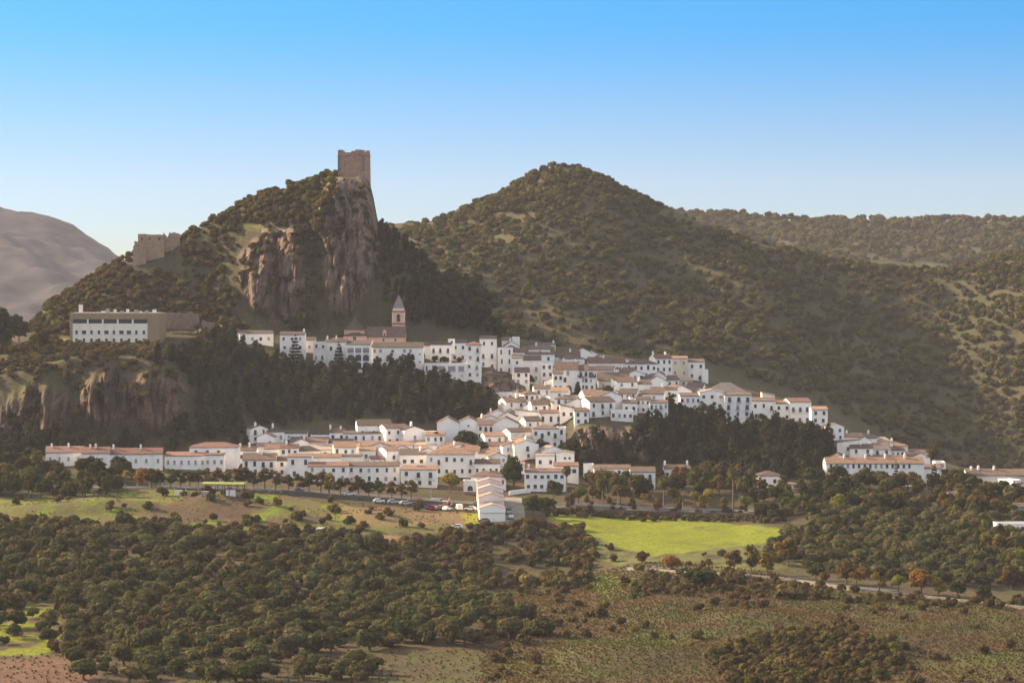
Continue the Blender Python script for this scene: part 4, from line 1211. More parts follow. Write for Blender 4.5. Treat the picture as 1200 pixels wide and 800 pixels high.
# -- the right cluster round the long hotel
house(984, 1011, 512, 523, 's', 4, 3, 1, 'sunlit white house with tan roof, highest of the cluster behind the hotel', tile='o', dep=8, win='dark', chim=(0.35,))
house(981, 1008, 518, 534, 'r', 3, 1, 1, 'blank shaded white house below the highest tan roof', dep=8, tile='n', win='dark')
house(1006, 1021, 516, 534, 'g', 4, 1, 1, 'white gabled house with one small window behind the hotel', dep=8, tile='n', win='dark')
house(1018, 1036, 515, 530, 'g', 3, 0, 0, 'white block with a sunlit corner at the centre of the hotel cluster', dep=9, yaw=18, tile='t')
house(1035, 1064, 522, 537, 'h', 4, 2, 1, 'low white house with a tan hip roof behind the hotel', tile='o', dep=9, win='dark', chim=(0.4,))
house(1056, 1088, 530, 543, 'm', 2, 2, 1, 'white house with a thin red roof line left of the tall palm', tile='r', dep=8, win='dark')
house(968, 1000, 540, 553, 'g', 7, 0, 0, 'white house with a wide low gable at the left end of the hotel', dep=10, tile='n')
house(1018, 1064, 538, 552, 's', 4, 0, 0, 'house with a wide grey brown roof directly behind the hotel', dep=9, tile='n', chim=(0.1,))
house(1068, 1090, 536, 552, 'g', 5, 0, 0, 'white gabled house tucked behind the right end of the hotel', dep=8, tile='n')
hot = [(974 + i * 6.55, 548.5, 2.9, 4.6, 'shut' if i in (2, 3, 8, 9) else 'dark') for i in range(15)] + [(996 + i * 11, 559, 2.4, 3.6, 'dark') for i in range(8)]
house(968, 1083, 543, 566, 's', 6, 0, 0, 'long white hotel with fifteen dark upper windows and an orange tiled roof', tile='o', dep=10, wins=hot, chim=(0.2, 0.42, 0.62, 0.82), name='hotel', cat='hotel', group='large buildings')
house(1083, 1104, 549, 566, 'm', 3, 2, 1, 'white end block with dark openings at the right end of the hotel', tile='n', dep=9, win='dark', ww=2.0)
house(1096, 1108, 541, 560, 'f', 0, 1, 2, 'small flat roofed white block with a brown loggia right of the tall palm', dep=7, win='shut', ww=2.4)
house(1134, 1218, 557, 575, 's', 6, 6, 1, 'long shaded house with a brown roof and tall chimneys at the right edge', wall='y', tile='n', dep=11, win='dark', chim=(0.08, 0.18, 0.4), name='long_house')
house(1186, 1198, 562, 584, 'f', 0, 0, 0, 'sunlit plain white block in front of the long shaded house', dep=8, yaw=30, d=930)
house(1197, 1222, 571, 592, 'm', 3, 1, 1, 'white house cut by the right edge of the view beside the palms', dep=9, tile='n', d=922)
house(1172, 1204, 594, 606, 's', 4, 3, 1, 'low grey porch house among palms at the right edge', wall='g', tile='k', dep=7, win='dark')
house(1168, 1216, 613, 626, 'f', 0, 4, 1, 'low flat roofed white house among trees, lowest at the right edge', dep=7, win='dark', ww=1.1, wh=1.3)
house(1113, 1129, 581, 592, 's', 4, 2, 1, 'small white house with a pinkish roof between two palms', tile='t', dep=7, win='dark')
# -- lone houses under the right wood
house(889, 915, 557, 571, 'h', 5, 2, 1, 'white bungalow with a brown roof among dark trees right of the tall palm', tile='n', dep=9, win='dark', ww=1.2)
house(917, 942, 566, 573, 'r', -3, 0, 0, 'low white shed beside the brown roofed bungalow', tile='t', dep=5)
house(778, 809, 549, 563, 's', 4, 4, 1, 'small white house with two white chimneys below the right wood', tile='n', dep=8, win='dark', chim=(0.06, 0.9))
house(684, 696, 544, 562, 'f', 0, 1, 1, 'small white cube house at the left end of the long low house', dep=7, win='shut')
house(696, 739, 549, 567, 's', 3.5, 5, 2, 'long low white house behind the palms of the road', tile='n', dep=9, win='mix')
house(739, 768, 553, 573, 's', 5, 2, 2, 'white house with a dark balcony at the right end of the long low house', tile='n', dep=9, win='dark', balc=((1, 0),))
# -- the middle slope
house(571, 626, 460, 470, 'f', 0, 3, 1, 'long low white house on the terrace right under the bare rock', dep=6, win='dark', ww=0.9, wh=1.1)
house(592, 613, 468, 480, 'r', 3, 1, 1, 'bluish white house with a lean-to roof at the top of the middle slope', wall='b', dep=7, tile='k')
house(613, 646, 477, 488, 'g', 8, 1, 1, 'cream white house with the widest gable and long dark roof', tile='k', dep=14, yaw=-14, win='dark', ww=0.8, wh=0.8)
house(646, 660, 475, 486, 'l', 3, 1, 1, 'white house under a dark slanting roof right of the widest gable', tile='k', dep=8, win='dark')
house(577, 590, 489, 497, 'g', 4.5, 0, 0, 'small white gable with a tall chimney at the left of the middle slope', dep=7, tile='n', chim=(0.9,))
house(592, 604, 484, 494, 'g', 3.5, 1, 1, 'small white gabled house beside the dark garage opening', dep=7, tile='n', win='dark')
house(604, 630, 483, 498, 'l', 3, 0, 0, 'white house with a wide dark garage opening on the middle slope', dep=8, tile='n', wins=[(615, 496, 7, 5, 'dark'), (624, 490, 2, 2.4, 'dark')])
house(560, 578, 498, 524, 's', 5, 3, 3, 'white house with dark balconies right of the bluish double gable', tile='n', dep=9, win='dark', balc=((1, 0), (2, 0), (1, 1)))
house(577, 608, 497, 518, 'g', 8, 0, 0, 'white house with a big blank gable in the middle of the slope', tile='n', dep=12)
house(598, 625, 506, 525, 's', 4, 2, 1, 'white house with two square windows and a brown roof on the slope', tile='n', dep=8, win='shut', ww=1.2, wh=1.2, yaw=24, side=2)
house(624, 654, 502, 527, 'h', 4, 4, 2, 'white house with a brown hip roof and two small balconies', tile='n', dep=9, win='dark', balc=((1, 0), (3, 0)))
house(653, 663, 501, 525, 'f', 0, 1, 2, 'narrow white block with a tall dark window right of the hip roof', dep=7, win='dark', ww=1.0, wh=1.9)
house(632, 659, 484, 499, 's', 3, 3, 1, 'white house with one tall dark window and a red brown roof', tile='r', dep=8, win='dark', wh=2.2)
house(656, 674, 479, 493, 'l', 4, 2, 1, 'white house with a steep slanting dark roof on the middle slope', tile='k', dep=8, win='dark')
house(673, 690, 482, 498, 'm', 3, 2, 2, 'small white house with two stepped lean-to roofs left of the rock face', tile='k', dep=7, win='dark')
house(663, 677, 473, 482, 'g', 3.5, 0, 0, 'small gabled white house below the pale retaining wall', tile='k', dep=8)
house(691, 721, 471, 489, 's', 5, 3, 2, 'white house with a broad gable side and dark balcony above the rock face', tile='n', dep=10, yaw=24, win='dark', balc=((0, 1), (1, 0), (2, 0)), side=1)
house(716, 742, 481, 494, 'f', 0, 4, 1, 'low white terrace house with small windows at the top of the rock face', dep=6, win='mix')
house(714, 732, 463, 475, 'g', 5, 1, 1, 'small white gable behind the low terrace house', tile='n', dep=9, win='dark', ww=0.7, wh=0.8)
house(730, 747, 472, 486, 's', 3, 2, 1, 'white house with a brown roof between small gable and mossy roof', tile='n', dep=7, win='dark')
house(745, 763, 468, 484, 's', 3, 3, 2, 'white house with a mossy brown roof left of the pines', tile='k', dep=7, win='mix')
house(761, 783, 472, 490, 'm', 2, 4, 2, 'white house with crowded balconies at the edge of the pines', dep=7, win='mix', tile='n', balc=((0, 0), (2, 0), (3, 1)))
house(695, 715, 463, 472, 's', 3, 2, 1, 'white house with a low brown roof behind the broad gable side', tile='n', dep=8, win='dark')
# -- the double gable and the forest edge
house(512, 538, 496, 523, 'g', 7, 0, 0, 'bluish white blank gable, left half of the joined pair', wall='b', tile='n', dep=12)
house(537, 562, 495, 521, 'g', 6, 0, 0, 'bluish white gable with one small window, right half of the joined pair', wall='b', tile='n', dep=12, wins=[(549, 500, 2, 2.2, 'dark')])
house(419, 459, 499, 517, 's', 6, 3, 1, 'white house with a high left gable and dark roof at the forest edge', tile='k', dep=11, yaw=8, win='dark', ww=0.9, wh=1.6)
house(402, 460, 508, 519, 'm', 2, 6, 1, 'long pale bluish wing in front of the high left gable', wall='b', tile='k', dep=5, d=1012)
house(386, 404, 507, 518, 's', 4, 2, 1, 'white house with two chimneys and a dark roof at the forest edge', tile='k', dep=8, win='dark', chim=(0.02, 0.7))
house(364, 392, 510, 517, 'f', 0, 2, 1, 'low lavender white house at the forest edge', wall='b', dep=6, win='shut', ww=0.8, wh=0.8)
house(332, 360, 508, 517, 's', 3, 2, 1, 'low white house partly hidden by the dark wood', tile='k', dep=7, win='shut', ww=0.8, wh=0.9)
house(474, 497, 504, 522, 'g', 4, 1, 1, 'white house with a small peaked roof ornament left of the spruce', tile='k', dep=10, yaw=26, win='shut', side=3, chim=(0.5,))
house(497, 511, 506, 521, 'f', 0, 1, 2, 'low shaded white house beside the small spruce', dep=6, win='shut')
# -- the lower village, upper rows
house(340, 376, 518, 528, 's', 5, 0, 0, 'white house with a wide grey brown roof in the second row', tile='k', dep=9)
house(375, 413, 519, 530, 's', 4, 2, 1, 'white house with a wide flat dark roof right of the grey brown roof', tile='k', dep=9, win='dark')
house(336, 362, 529, 540, 'f', 0, 2, 1, 'house with a reddish terrace wall in the second row', wall='p', dep=6, win='dark')
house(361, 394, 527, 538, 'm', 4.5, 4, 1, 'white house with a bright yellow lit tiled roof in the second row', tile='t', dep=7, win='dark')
house(393, 421, 523, 537, 's', 2.5, 3, 1, 'white house hung with dark blue cloths in the second row', tile='o', dep=8, wins=[(399, 529, 3, 4, 'shut'), (415, 529, 2.4, 4, 'dark')])
house(300, 336, 523, 534, 's', 3, 0, 0, 'broad blank pale house at the back of the second row', tile='o', dep=10)
house(310, 335, 526, 540, 's', 5, 3, 1, 'white house with three small windows and red roof in the second row', tile='r', dep=8, win='dark', ww=0.8, wh=1.1)
house(410, 446, 523, 531, 's', 4.5, 2, 1, 'row house with the longest sunlit orange roof in the second row', tile='o', dep=10, win='dark')
house(445, 484, 522, 531, 's', 3.5, 2, 1, 'row house with a sunlit orange roof ending at the chimney', tile='o', dep=10, win='dark')
house(421, 440, 528, 542, 's', 3, 1, 1, 'white house with a plain wall and short orange roof in the second row', tile='o', dep=7, win='dark')
house(434, 450, 538, 546, 's', 3, 2, 1, 'small sunlit white house with a bright red roof in the second row', tile='r', dep=5, yaw=10, win='dark', ww=0.9, wh=1)
house(453, 468, 528, 544, 's', 4, 1, 1, 'white house with a brilliantly sunlit side wall', tile='o', dep=8, yaw=30, win='dark')
house(468, 500, 533, 549, 'm', 5, 3, 1, 'white house with three wide windows and a dark roof edge', tile='k', dep=8, win='dark', ww=1.3, wh=1.4)
house(485, 512, 522, 531, 'm', 4, 0, 0, 'low white house with a pale slanting roof and tall chimney', tile='t', dep=8, chim=(0.95,))
house(515, 556, 523, 537, 'h', 5, 2, 1, 'white house with a tan hip roof right behind the large orange roof', tile='o', dep=9, win='shut', ww=0.9, wh=1)
house(500, 556, 532, 559, 'h', 7, 6, 2, 'large white house with a broad orange hip roof above the yellow tree', tile='o', dep=12, win='mix', balc=((1, 0), (5, 0)), ww=1.0)
# -- the front row along the avenue
house(54, 97, 530, 546, 's', 6, 4, 1, 'leftmost white terrace house of the lower village with a red roof', tile='r', dep=10, yaw=8, win='shut', ww=0.8, chim=(0.15, 0.6))
house(96, 128, 531, 548, 's', 6, 3, 1, 'white terrace house with a dark balcony opening in the left row', tile='r', dep=10, yaw=8, wins=[(99, 540, 8, 3.4, 'dark'), (117, 540, 8, 3.4, 'shut'), (122, 546, 2.4, 3.4, 'dark')], chim=(0.3, 0.5))
house(127, 190, 532, 549, 's', 6, 5, 1, 'widest white terrace house with a red roof behind golden trees', tile='r', dep=10, yaw=8, win='shut', ww=0.9, chim=(0.1, 0.6))
for k, (a_, b_) in enumerate(((94, 106), (124, 137), (176, 190))): house(a_, b_, 525, 536, 'f', 0, 0, 0, ['flat white roof room behind the leftmost red terrace roof', 'flat white roof room above the middle of the left row', 'flat white roof room at the right end of the left row'][k], dep=4, d=1003, group='white roof rooms of the left row')
house(193, 241, 534, 550, 'm', 3, 6, 1, 'white house with long sloping red eaves behind the plane trees', tile='r', dep=6, win='shut', ww=0.8)
house(222, 278, 524, 549, 'h', 5, 4, 2, 'large white house with red hip roof and a blank right wall', tile='r', dep=11, win='dark', skip=((3, 0), (3, 1), (2, 1), (1, 1), (0, 1)))
house(240, 263, 533, 550, 'm', 1.5, 3, 1, 'white wing with three grey shutters in front of the red hip roof', tile='n', dep=4, win='shut', d=960, ww=1.0, wh=1.5)
house(278, 300, 528, 543, 's', 4, 2, 1, 'shaded white house with a grey brown roof and two chimneys', tile='n', dep=9, win='dark', chim=(0.1, 0.6))
house(284, 323, 539, 558, 's', 7, 4, 2, 'white house with four tall dark windows and a brown roof on the avenue', tile='n', dep=9, win='dark', ww=1.1, wh=1.9, chim=(0.55,), balc=((2, 0), (3, 0)))
house(322, 338, 540, 558, 's', 4, 1, 2, 'narrow white house in shade right of the four tall windows', tile='n', dep=8, win='dark')
house(337, 365, 535, 562, 's', 3, 2, 2, 'two storey white house with tall dark windows beside the golden trees', tile='o', dep=8, win='dark', ww=1.1, wh=1.9)
house(364, 400, 536, 554, 's', 3.5, 4, 1, 'white row house with four small windows and an orange roof', tile='o', dep=8, win='dark', ww=0.9, wh=1.2)
house(400, 424, 535, 552, 'm', 1, 3, 1, 'white row house with a shaded terrace right of the four small windows', tile='n', dep=7, win='mix')
house(361, 408, 546, 565, 's', 4, 4, 2, 'white house with a red brown roof behind the golden avenue trees', tile='r', dep=8, win='mix')
house(407, 468, 546, 566, 's', 4, 6, 2, 'long white house with a dark red roof behind the avenue trees', tile='n', dep=8, win='mix')
house(470, 512, 550, 571, 's', 4, 3, 2, 'white house with two dark balconies at the right end of the avenue', tile='o', dep=8, win='dark', balc=((1, 0), (2, 0)), ww=1.2, chim=(0.4,))
house(556, 586, 543, 560, 's', 4, 4, 1, 'white house with a plain brown roof left of the large round tree', tile='n', dep=8, win='dark', ww=0.9)
house(552, 593, 558, 573, 'h', 6, 5, 1, 'white house with a brown roof and dark windows above the car park', tile='n', dep=10, win='dark', ww=1.2, wh=1.7, chim=(0.5,))
house(543, 558, 563, 576, 'f', 0, 1, 1, 'low white garage with an arched opening left of the brown roof', dep=6, wins=[(551, 575, 6, 6, 'arch')])
house(615, 663, 553, 576, 's', 3, 6, 2, 'white house with rows of grey shuttered windows beside the road', tile='r', dep=10, win='mix', ww=1.2, wh=1.4, chim=(0.1, 0.33))
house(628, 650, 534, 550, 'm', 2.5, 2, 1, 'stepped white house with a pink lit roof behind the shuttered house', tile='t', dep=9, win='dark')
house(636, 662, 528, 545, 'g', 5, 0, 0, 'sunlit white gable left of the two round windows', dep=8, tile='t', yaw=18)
house(652, 673, 531, 553, 'g', 2, 0, 0, 'white house with two round windows under a low gable', dep=7, tile='t', wins=[(662, 538.5, 3, 3, 'round'), (667.5, 538.5, 3, 3, 'round')])
house(649, 678, 546, 558, 'm', 3, 3, 1, 'low wing with a red roof and dark porch below the two round windows', tile='r', dep=5, win='dark', ww=1.5, d=962)
house(600, 615, 545, 556, 's', 3, 1, 1, 'small white house with an orange roof right of the large round tree', tile='o', dep=7, win='dark')

# arcade of the loggia: pillars and arched spandrels stand before dark panels that paint the shade inside the arches
def arcade(root):
    s = root.location.y / F
    w = 28 * s
    rec = MB()
    for j, (z0, z1) in enumerate(((5.0, 13.4), (14.6, 22.2), (24.2, 30.2))):
        for i in range(3):
            x0 = -w / 2 + (1.2 + i * 9.0) * s; x1 = x0 + 7.6 * s
            b = MB()
            n = 7
            if j < 2:
                arc = [((x0 + x1) / 2 + (x1 - x0) / 2 * math.cos(t), z1 * s - 1.0 + 1.0 * math.sin(t)) for t in np.linspace(0, math.pi, n)]
                out = [(x0, z0 * s), (x1, z0 * s)] + arc
            else: out = [(x0, z0 * s), (x1, z0 * s), (x1, z1 * s), (x0, z1 * s)]
            b.prism(out, -0.02, 0.1, 0)
            o = b.build('window', [M_PANE if j < 2 else M_SHUT], root)
            r_ = MB()
            r_.box(x0, x1, -0.08, -0.03, z0 * s + 0.95, z0 * s + 1.02); 
            for k in range(8): r_.box(x0 + (x1 - x0) * k / 8, x0 + (x1 - x0) * k / 8 + 0.04, -0.07, -0.04, z0 * s, z0 * s + 0.95)
            r_.build('railing', M_IRON, o)
    pl = MB()
    for i in range(4):
        x = -w / 2 + (0.2 + i * 9.0) * s
        pl.box(x - 0.25 if i else x - 0.05, x + 0.3, -0.28, 0, -2, 31 * s)
    pl.build('pillar', MW['w'], root)
    for z in (4.2, 13.9, 23.3):
        b = MB(); b.box(-w / 2 - 0.1, w / 2 + 0.1, -0.34, 0, z * s, z * s + 0.28); b.build('string_course', MW['w'], root)
arcade(ar)
# the dark blue cloths on their wall
bw = [h for h in HOUSES if 'blue cloths' in h['label']][0]
for k, (x, z, w, h) in enumerate(((-1.9, 2.6, 0.9, 1.1), (-0.7, 1.9, 1.3, 1.0), (0.5, 2.8, 0.8, 0.8))):
    b = MB(); b.box(x, x + w, -0.12, -0.06, z, z + h); b.box(x - 0.05, x + w + 0.05, -0.14, -0.05, z + h, z + h + 0.04)
    tag(b.build('hanging_cloth', M_BLUE), 'dark blue cloth hanging on the white wall in the second row', 'cloth', 'blue cloths on the wall')

for o in [o for o in COL.objects if o.name.startswith('hanging_cloth')]:
    o.location = bw.location

NAMED = [(600 + F * h.location.x / h.location.y, float(pyof(h.location.z, h.location.y)), h['label']) for h in HOUSES if len(h['label'].split()) <= 11]
USED = set()
def beside(px, py, kind):
    for x, y, lab in sorted(NAMED, key=lambda n: (n[0] - px) ** 2 + 2 * (n[1] - py) ** 2)[:12]:
        where = ('left of' if px < x else 'right of') if abs(px - x) > abs(py - y) else ('above' if py < y else 'below')
        t = 'small %s %s the %s' % (kind, where, lab)
        if t not in USED and len(t.split()) <= 16:
            USED.add(t); return t
    return 'small %s in the village' % kind
# -- the small houses packed between the named ones
def fill(poly, s, y0, y1, lab, seed, tiles='nnkno', n=20, gap=-1.2):
    P = clear_of(scatter(poly, s, y0, y1, keep=1.0, seed=seed, tol=14), gap)
    rr = random.Random(seed); c = 0
    for p in P:
        if c >= n or len(clear_of(np.array([p]), gap)) == 0: continue
        px = 600 + F * p[0] / p[1]; py = float(pyof(p[2], p[1])); k = F / p[1]
        w = rr.uniform(6, 9.5) * k; h = rr.uniform(4.2, 6.6) * k
        rf = rr.choice('sssgghm'); tl = rr.choice(tiles); yaw = rr.uniform(-14, 30)
        house(px - w / 2, px + w / 2, py - h, py, rf, rr.uniform(3.5, 5.5), rr.choice([1, 2, 2, 3]), 2 if h > 5.2 * k else 1, beside(px, py, {'g': 'gabled house', 'h': 'hipped house'}.get(rf, 'house')), tile=tl, yaw=yaw, dep=rr.uniform(6, 9), d=p[1], win='mix',
              chim=(rr.uniform(.1, .9),) if rr.random() < .5 else (), side=rr.choice([0, 1]), group=lab.replace('house ', 'houses '), balc=((0, 0),) if rr.random() < .35 else ())
        c += 1
    print('filled', c, lab)
fill([(612, 432), (700, 440), (735, 450), (800, 452), (840, 462), (800, 472), (740, 464), (690, 460), (640, 464), (612, 457)], 7, 1030, 1110, 'small white house packed among the terraces of the upper village', 71)
fill([(560, 502), (600, 478), (690, 470), (765, 475), (770, 487), (690, 490), (668, 500), (660, 522), (600, 524), (565, 524)], 7, 985, 1060, 'small white house packed into the middle slope of the village', 72)
fill([(300, 520), (400, 515), (520, 512), (660, 528), (612, 556), (560, 552), (500, 548), (330, 545)], 7.5, 960, 1030, 'small white house packed between the roofs of the lower village', 73, 'nokro', 26)
fill([(975, 515), (1092, 540), (1070, 548), (985, 540)], 7.5, 985, 1080, 'small white house packed behind the long hotel', 74, 'ont', 8)
fill([(548, 425), (612, 415), (700, 425), (735, 440), (640, 432)], 7, 1070, 1130, 'small white house on the crest of the upper village', 75, 'nkr', 12)
# ------------------------------------------------------------------ landmarks
def at(px, py, d): return Vector(((px - 600) * d / F, d, float(zof(py, d))))

# -- the castle keep
def castle_tower():
    d = 1161; s = d / F
    p = at(411.5, 208, d)
    root = empty('castle_tower', p, rad(-14))
    tag(root, 'square stone castle keep with notched parapet on the top of the crag', 'tower')
    a, D, h = 6.3, 9.0, 12.3
    mb = MB()
    n = 14
    r = random.Random(3)
    mb.add([(-a - .25, -.25, -9), (a + .25, -.25, -9), (a + .25, D + .25, -9), (-a - .25, D + .25, -9), (-a, 0, h - 2), (a, 0, h - 2), (a, D, h - 2), (-a, D, h - 2)],
           [(3, 2, 1, 0), (4, 5, 6, 7), (0, 1, 5, 4), (1, 2, 6, 5), (2, 3, 7, 6), (3, 0, 4, 7)])
    wl = mb.build('wall', M_STONE, root)
    q = MB()                                                    # ashlar corners stand a little proud
    for sx in (-1, 1):
        for k in range(14):
            w = 1.5 if k % 2 else 0.9
            x0, x1 = (sx * a - (0 if sx < 0 else w), sx * a + (w if sx < 0 else 0))
            q.box(x0 - .06, x1 + .06, -0.1, 0.8, k * 0.72 - 0.5, k * 0.72 + 0.18)
    q.build('corner_stone', M_OLDSTONE, root)
    b = MB()
    b.box(-a - .18, a + .18, -.18, D + .18, h - 2.6, h - 2.25)
    b.build('string_course', M_OLDSTONE, root)
    pp = MB()
    t = 0.7
    for (x0, x1, y0, y1) in ((-a, a, 0, t), (-a, a, D - t, D), (-a, -a + t, t, D - t), (a - t, a, t, D - t)):
        pp.box(x0, x1, y0, y1, h - 2.0, h - 0.9)
    pr = pp.build('parapet', M_STONE, root)
    for (x0, x1, y0, y1, z) in ((-a, -a + 2.3, 0, t, 0.9), (1.9, 4.9, 0, t, 0.9), (a - 1.3, a, 0, t, 0.1), (-a, -a + t, t, 3.2, 0.9), (-a, -a + t, D - 3, D - t, 0.7), (a - t, a, 4, 6.5, 0.1), (-2.5, 0.5, D - t, D, 0.6), (a - t, a, D - 2.4, D - t, 0.4)):
        m_ = MB(); m_.box(x0, x1, y0, y1, h - 0.9, h - 0.9 + 0.9 + z * 0.3); m_.build('merlon', M_STONE, root)
    w_ = MB(); w_.box(-5.9, -5.2, -0.03, 0.1, 6.0, 8.6); w_.build('window', M_PANE, root)
    w_ = MB(); w_.box(1.2, 1.6, -0.03, 0.1, 4.2, 5.8); w_.build('window', M_PANE, root)
    f = MB(); f.box(-a + t, a - t, t, D - t, h - 2.0, h - 1.7); f.build('roof', M_OLDSTONE, root)
    KEEP_OUT.append((p.x, d + 5, 9)); KEEP_OUT.append((p.x, d - 2, 7))
castle_tower()

M_TAN = stone_mat('tan_ruin_stone', (0.36, 0.25, 0.16), (0.24, 0.165, 0.11))
def ruin():
    d = 1159; s = d / F
    p = at(184, 302, d)
    root = empty('ruined_bastion', p, rad(8))
    root.scale = (0.92, 0.92, 0.86)
    tag(root, 'ruined ochre stone bastion with a flat top left of the castle crag', 'ruin')
    def blk(nm, x0, x1, y0, y1, zb, zt_, mat=M_OLDSTONE, jag=0.6, seed=1):
        r = random.Random(seed); mb = MB()
        n = 8
        top = [(x0 + (x1 - x0) * (1 - k / n), zt_ + (r.random() - 0.5) * jag) for k in range(n + 1)]
        mb.prism([(x0, zb), (x1, zb)] + top, y0, y1)
        return mb.build(nm, mat, root)
    blk('lower_wall', -28.5 * s, 9 * s, -3, 6, -9, 8.6, M_TAN, 1.2, 2)
    blk('lower_wall', -30 * s, -14 * s, -4.6, -3.01, -9, 6.2, M_TAN, 1.6, 3)
    u = blk('upper_wall', -24 * s, 10 * s, -1, 8, 8, 11.7 + 0.6, M_TAN, 0.5, 4)
    blk('side_wall', 8 * s, 29 * s, 0.5, 8, -9, 12.2, M_TAN, 3.0, 5)
    for x in (-20, -10, 2): 
        w = MB(); w.box(x * s, x * s + 0.7, -1.04, -0.9, 9.2, 10.6); w.build('window', M_PANE, u)
    for x in range(-15, 24, 7): KEEP_OUT.append((p.x + x * s * 1.2, d + 1, 5.5)); KEEP_OUT.append((p.x + x * s * 1.2, d - 6, 3.5))
ruin()

# -- the hotel on the cliff
def cliff_hotel():
    d = 1098; s = d / F
    p = at(134, 405, d)
    root = empty('cliff_hotel', p, rad(-4))
    tag(root, 'ochre hotel block with a white windowed front on the left cliff', 'hotel', 'large buildings')
    a = 53 * s; h = 38 * s
    mb = MB(); mb.box(-a, a, 0.6, 15, -6, h)
    mb.box(-a, -a + 1.2, 0, 0.6, -2, h); mb.box(a - 13.5 * s, a, 0, 0.6, -4, h); mb.box(-a + 1.2, a - 13.5 * s, 0, 0.6, h - 7 * s, h)
    mb.build('wall', MW['o'], root)
    w = MB(); w.box(-a + 1.2, a - 13.5 * s, 0.2, 0.6, 0, h - 12 * s); w.build('white_front', MW['h'], root)
    x0, x1 = -a + 1.3, a - 13.6 * s
    for k in range(5):
        b = MB(); xa = x0 + (x1 - x0) * k / 5 + 0.35; xb = x0 + (x1 - x0) * (k + 1) / 5 - 0.35
        b.box(xa, xb, 0.45, 0.6, h - 11.8 * s, h - 7.1 * s, 0); b.box(xa, xb, 0.28, 0.34, h - 11.8 * s + 0.9, h - 11.8 * s + 0.97, 1)
        for q in range(10): b.box(xa + (xb - xa) * q / 10, xa + (xb - xa) * q / 10 + 0.05, 0.29, 0.33, h - 11.8 * s, h - 11.8 * s + 0.9, 1)
        b.build('loggia', [M_PANE, M_IRON], root)
        if k: 
            b = MB(); b.box(xa - 0.69, xa - 0.01, 0.15, 0.6, h - 12 * s, h - 7.02 * s); b.build('pillar', MW['w'], root)
    for j, z in enumerate((13.5 * s, 4.2 * s)):
        for k in range(10):
            X = x0 + (x1 - x0) * (k + 0.5) / 10
            place('window', window_mesh(1.9 if j == 0 and k in (1, 4, 6, 7) else 1.15, 1.6, 'dark'), X, 0.2, z, root)
    bs = MB(); bs.box(-a + 2, a - 1, -0.8, 0.59, -4, -0.2); bs.box(-2.2, 0.5, -1.6, -0.81, -4.5, -0.3); bs.build('base_wall', M_STONE, root)
    rf = MB(); rf.box(-a + .3, a - .3, 0.9, 14.7, h + 0.003, h + 0.25); ro = rf.build('roof', M_CONC, root)
    c = MB(); c.box(-a + 3.2, -a + 4.6, 3, 4.4, h + 0.25, h + 3.6); c.build('chimney', MW['w'], ro)
    r = random.Random(2)
    for k in range(9):
        x = -a + 12 + k * (2 * a - 13) / 9 + r.random()
        v = MB(); v.box(x, x + 0.7 + r.random(), 3, 4, h + 0.25, h + 0.8 + r.random() * 1.3); v.build('roof_vent', M_CONC if k % 2 else M_TRIM, ro)
    for x in (0.72, 0.86):
        v = MB(); v.box(a * x, a * x + 0.12, 4, 4.12, h + .25, h + 4.2); v.box(a * x - 0.7, a * x + 0.8, 4.02, 4.1, h + 3.6, h + 3.68); v.build('aerial', M_IRON, ro)
    for x in np.arange(-a, a + 1, 5): KEEP_OUT.append((p.x + x, d + 2, 5)); KEEP_OUT.append((p.x + x, d + 9, 5)); KEEP_OUT.append((p.x + x, d - 3.5, 3.2))
cliff_hotel()

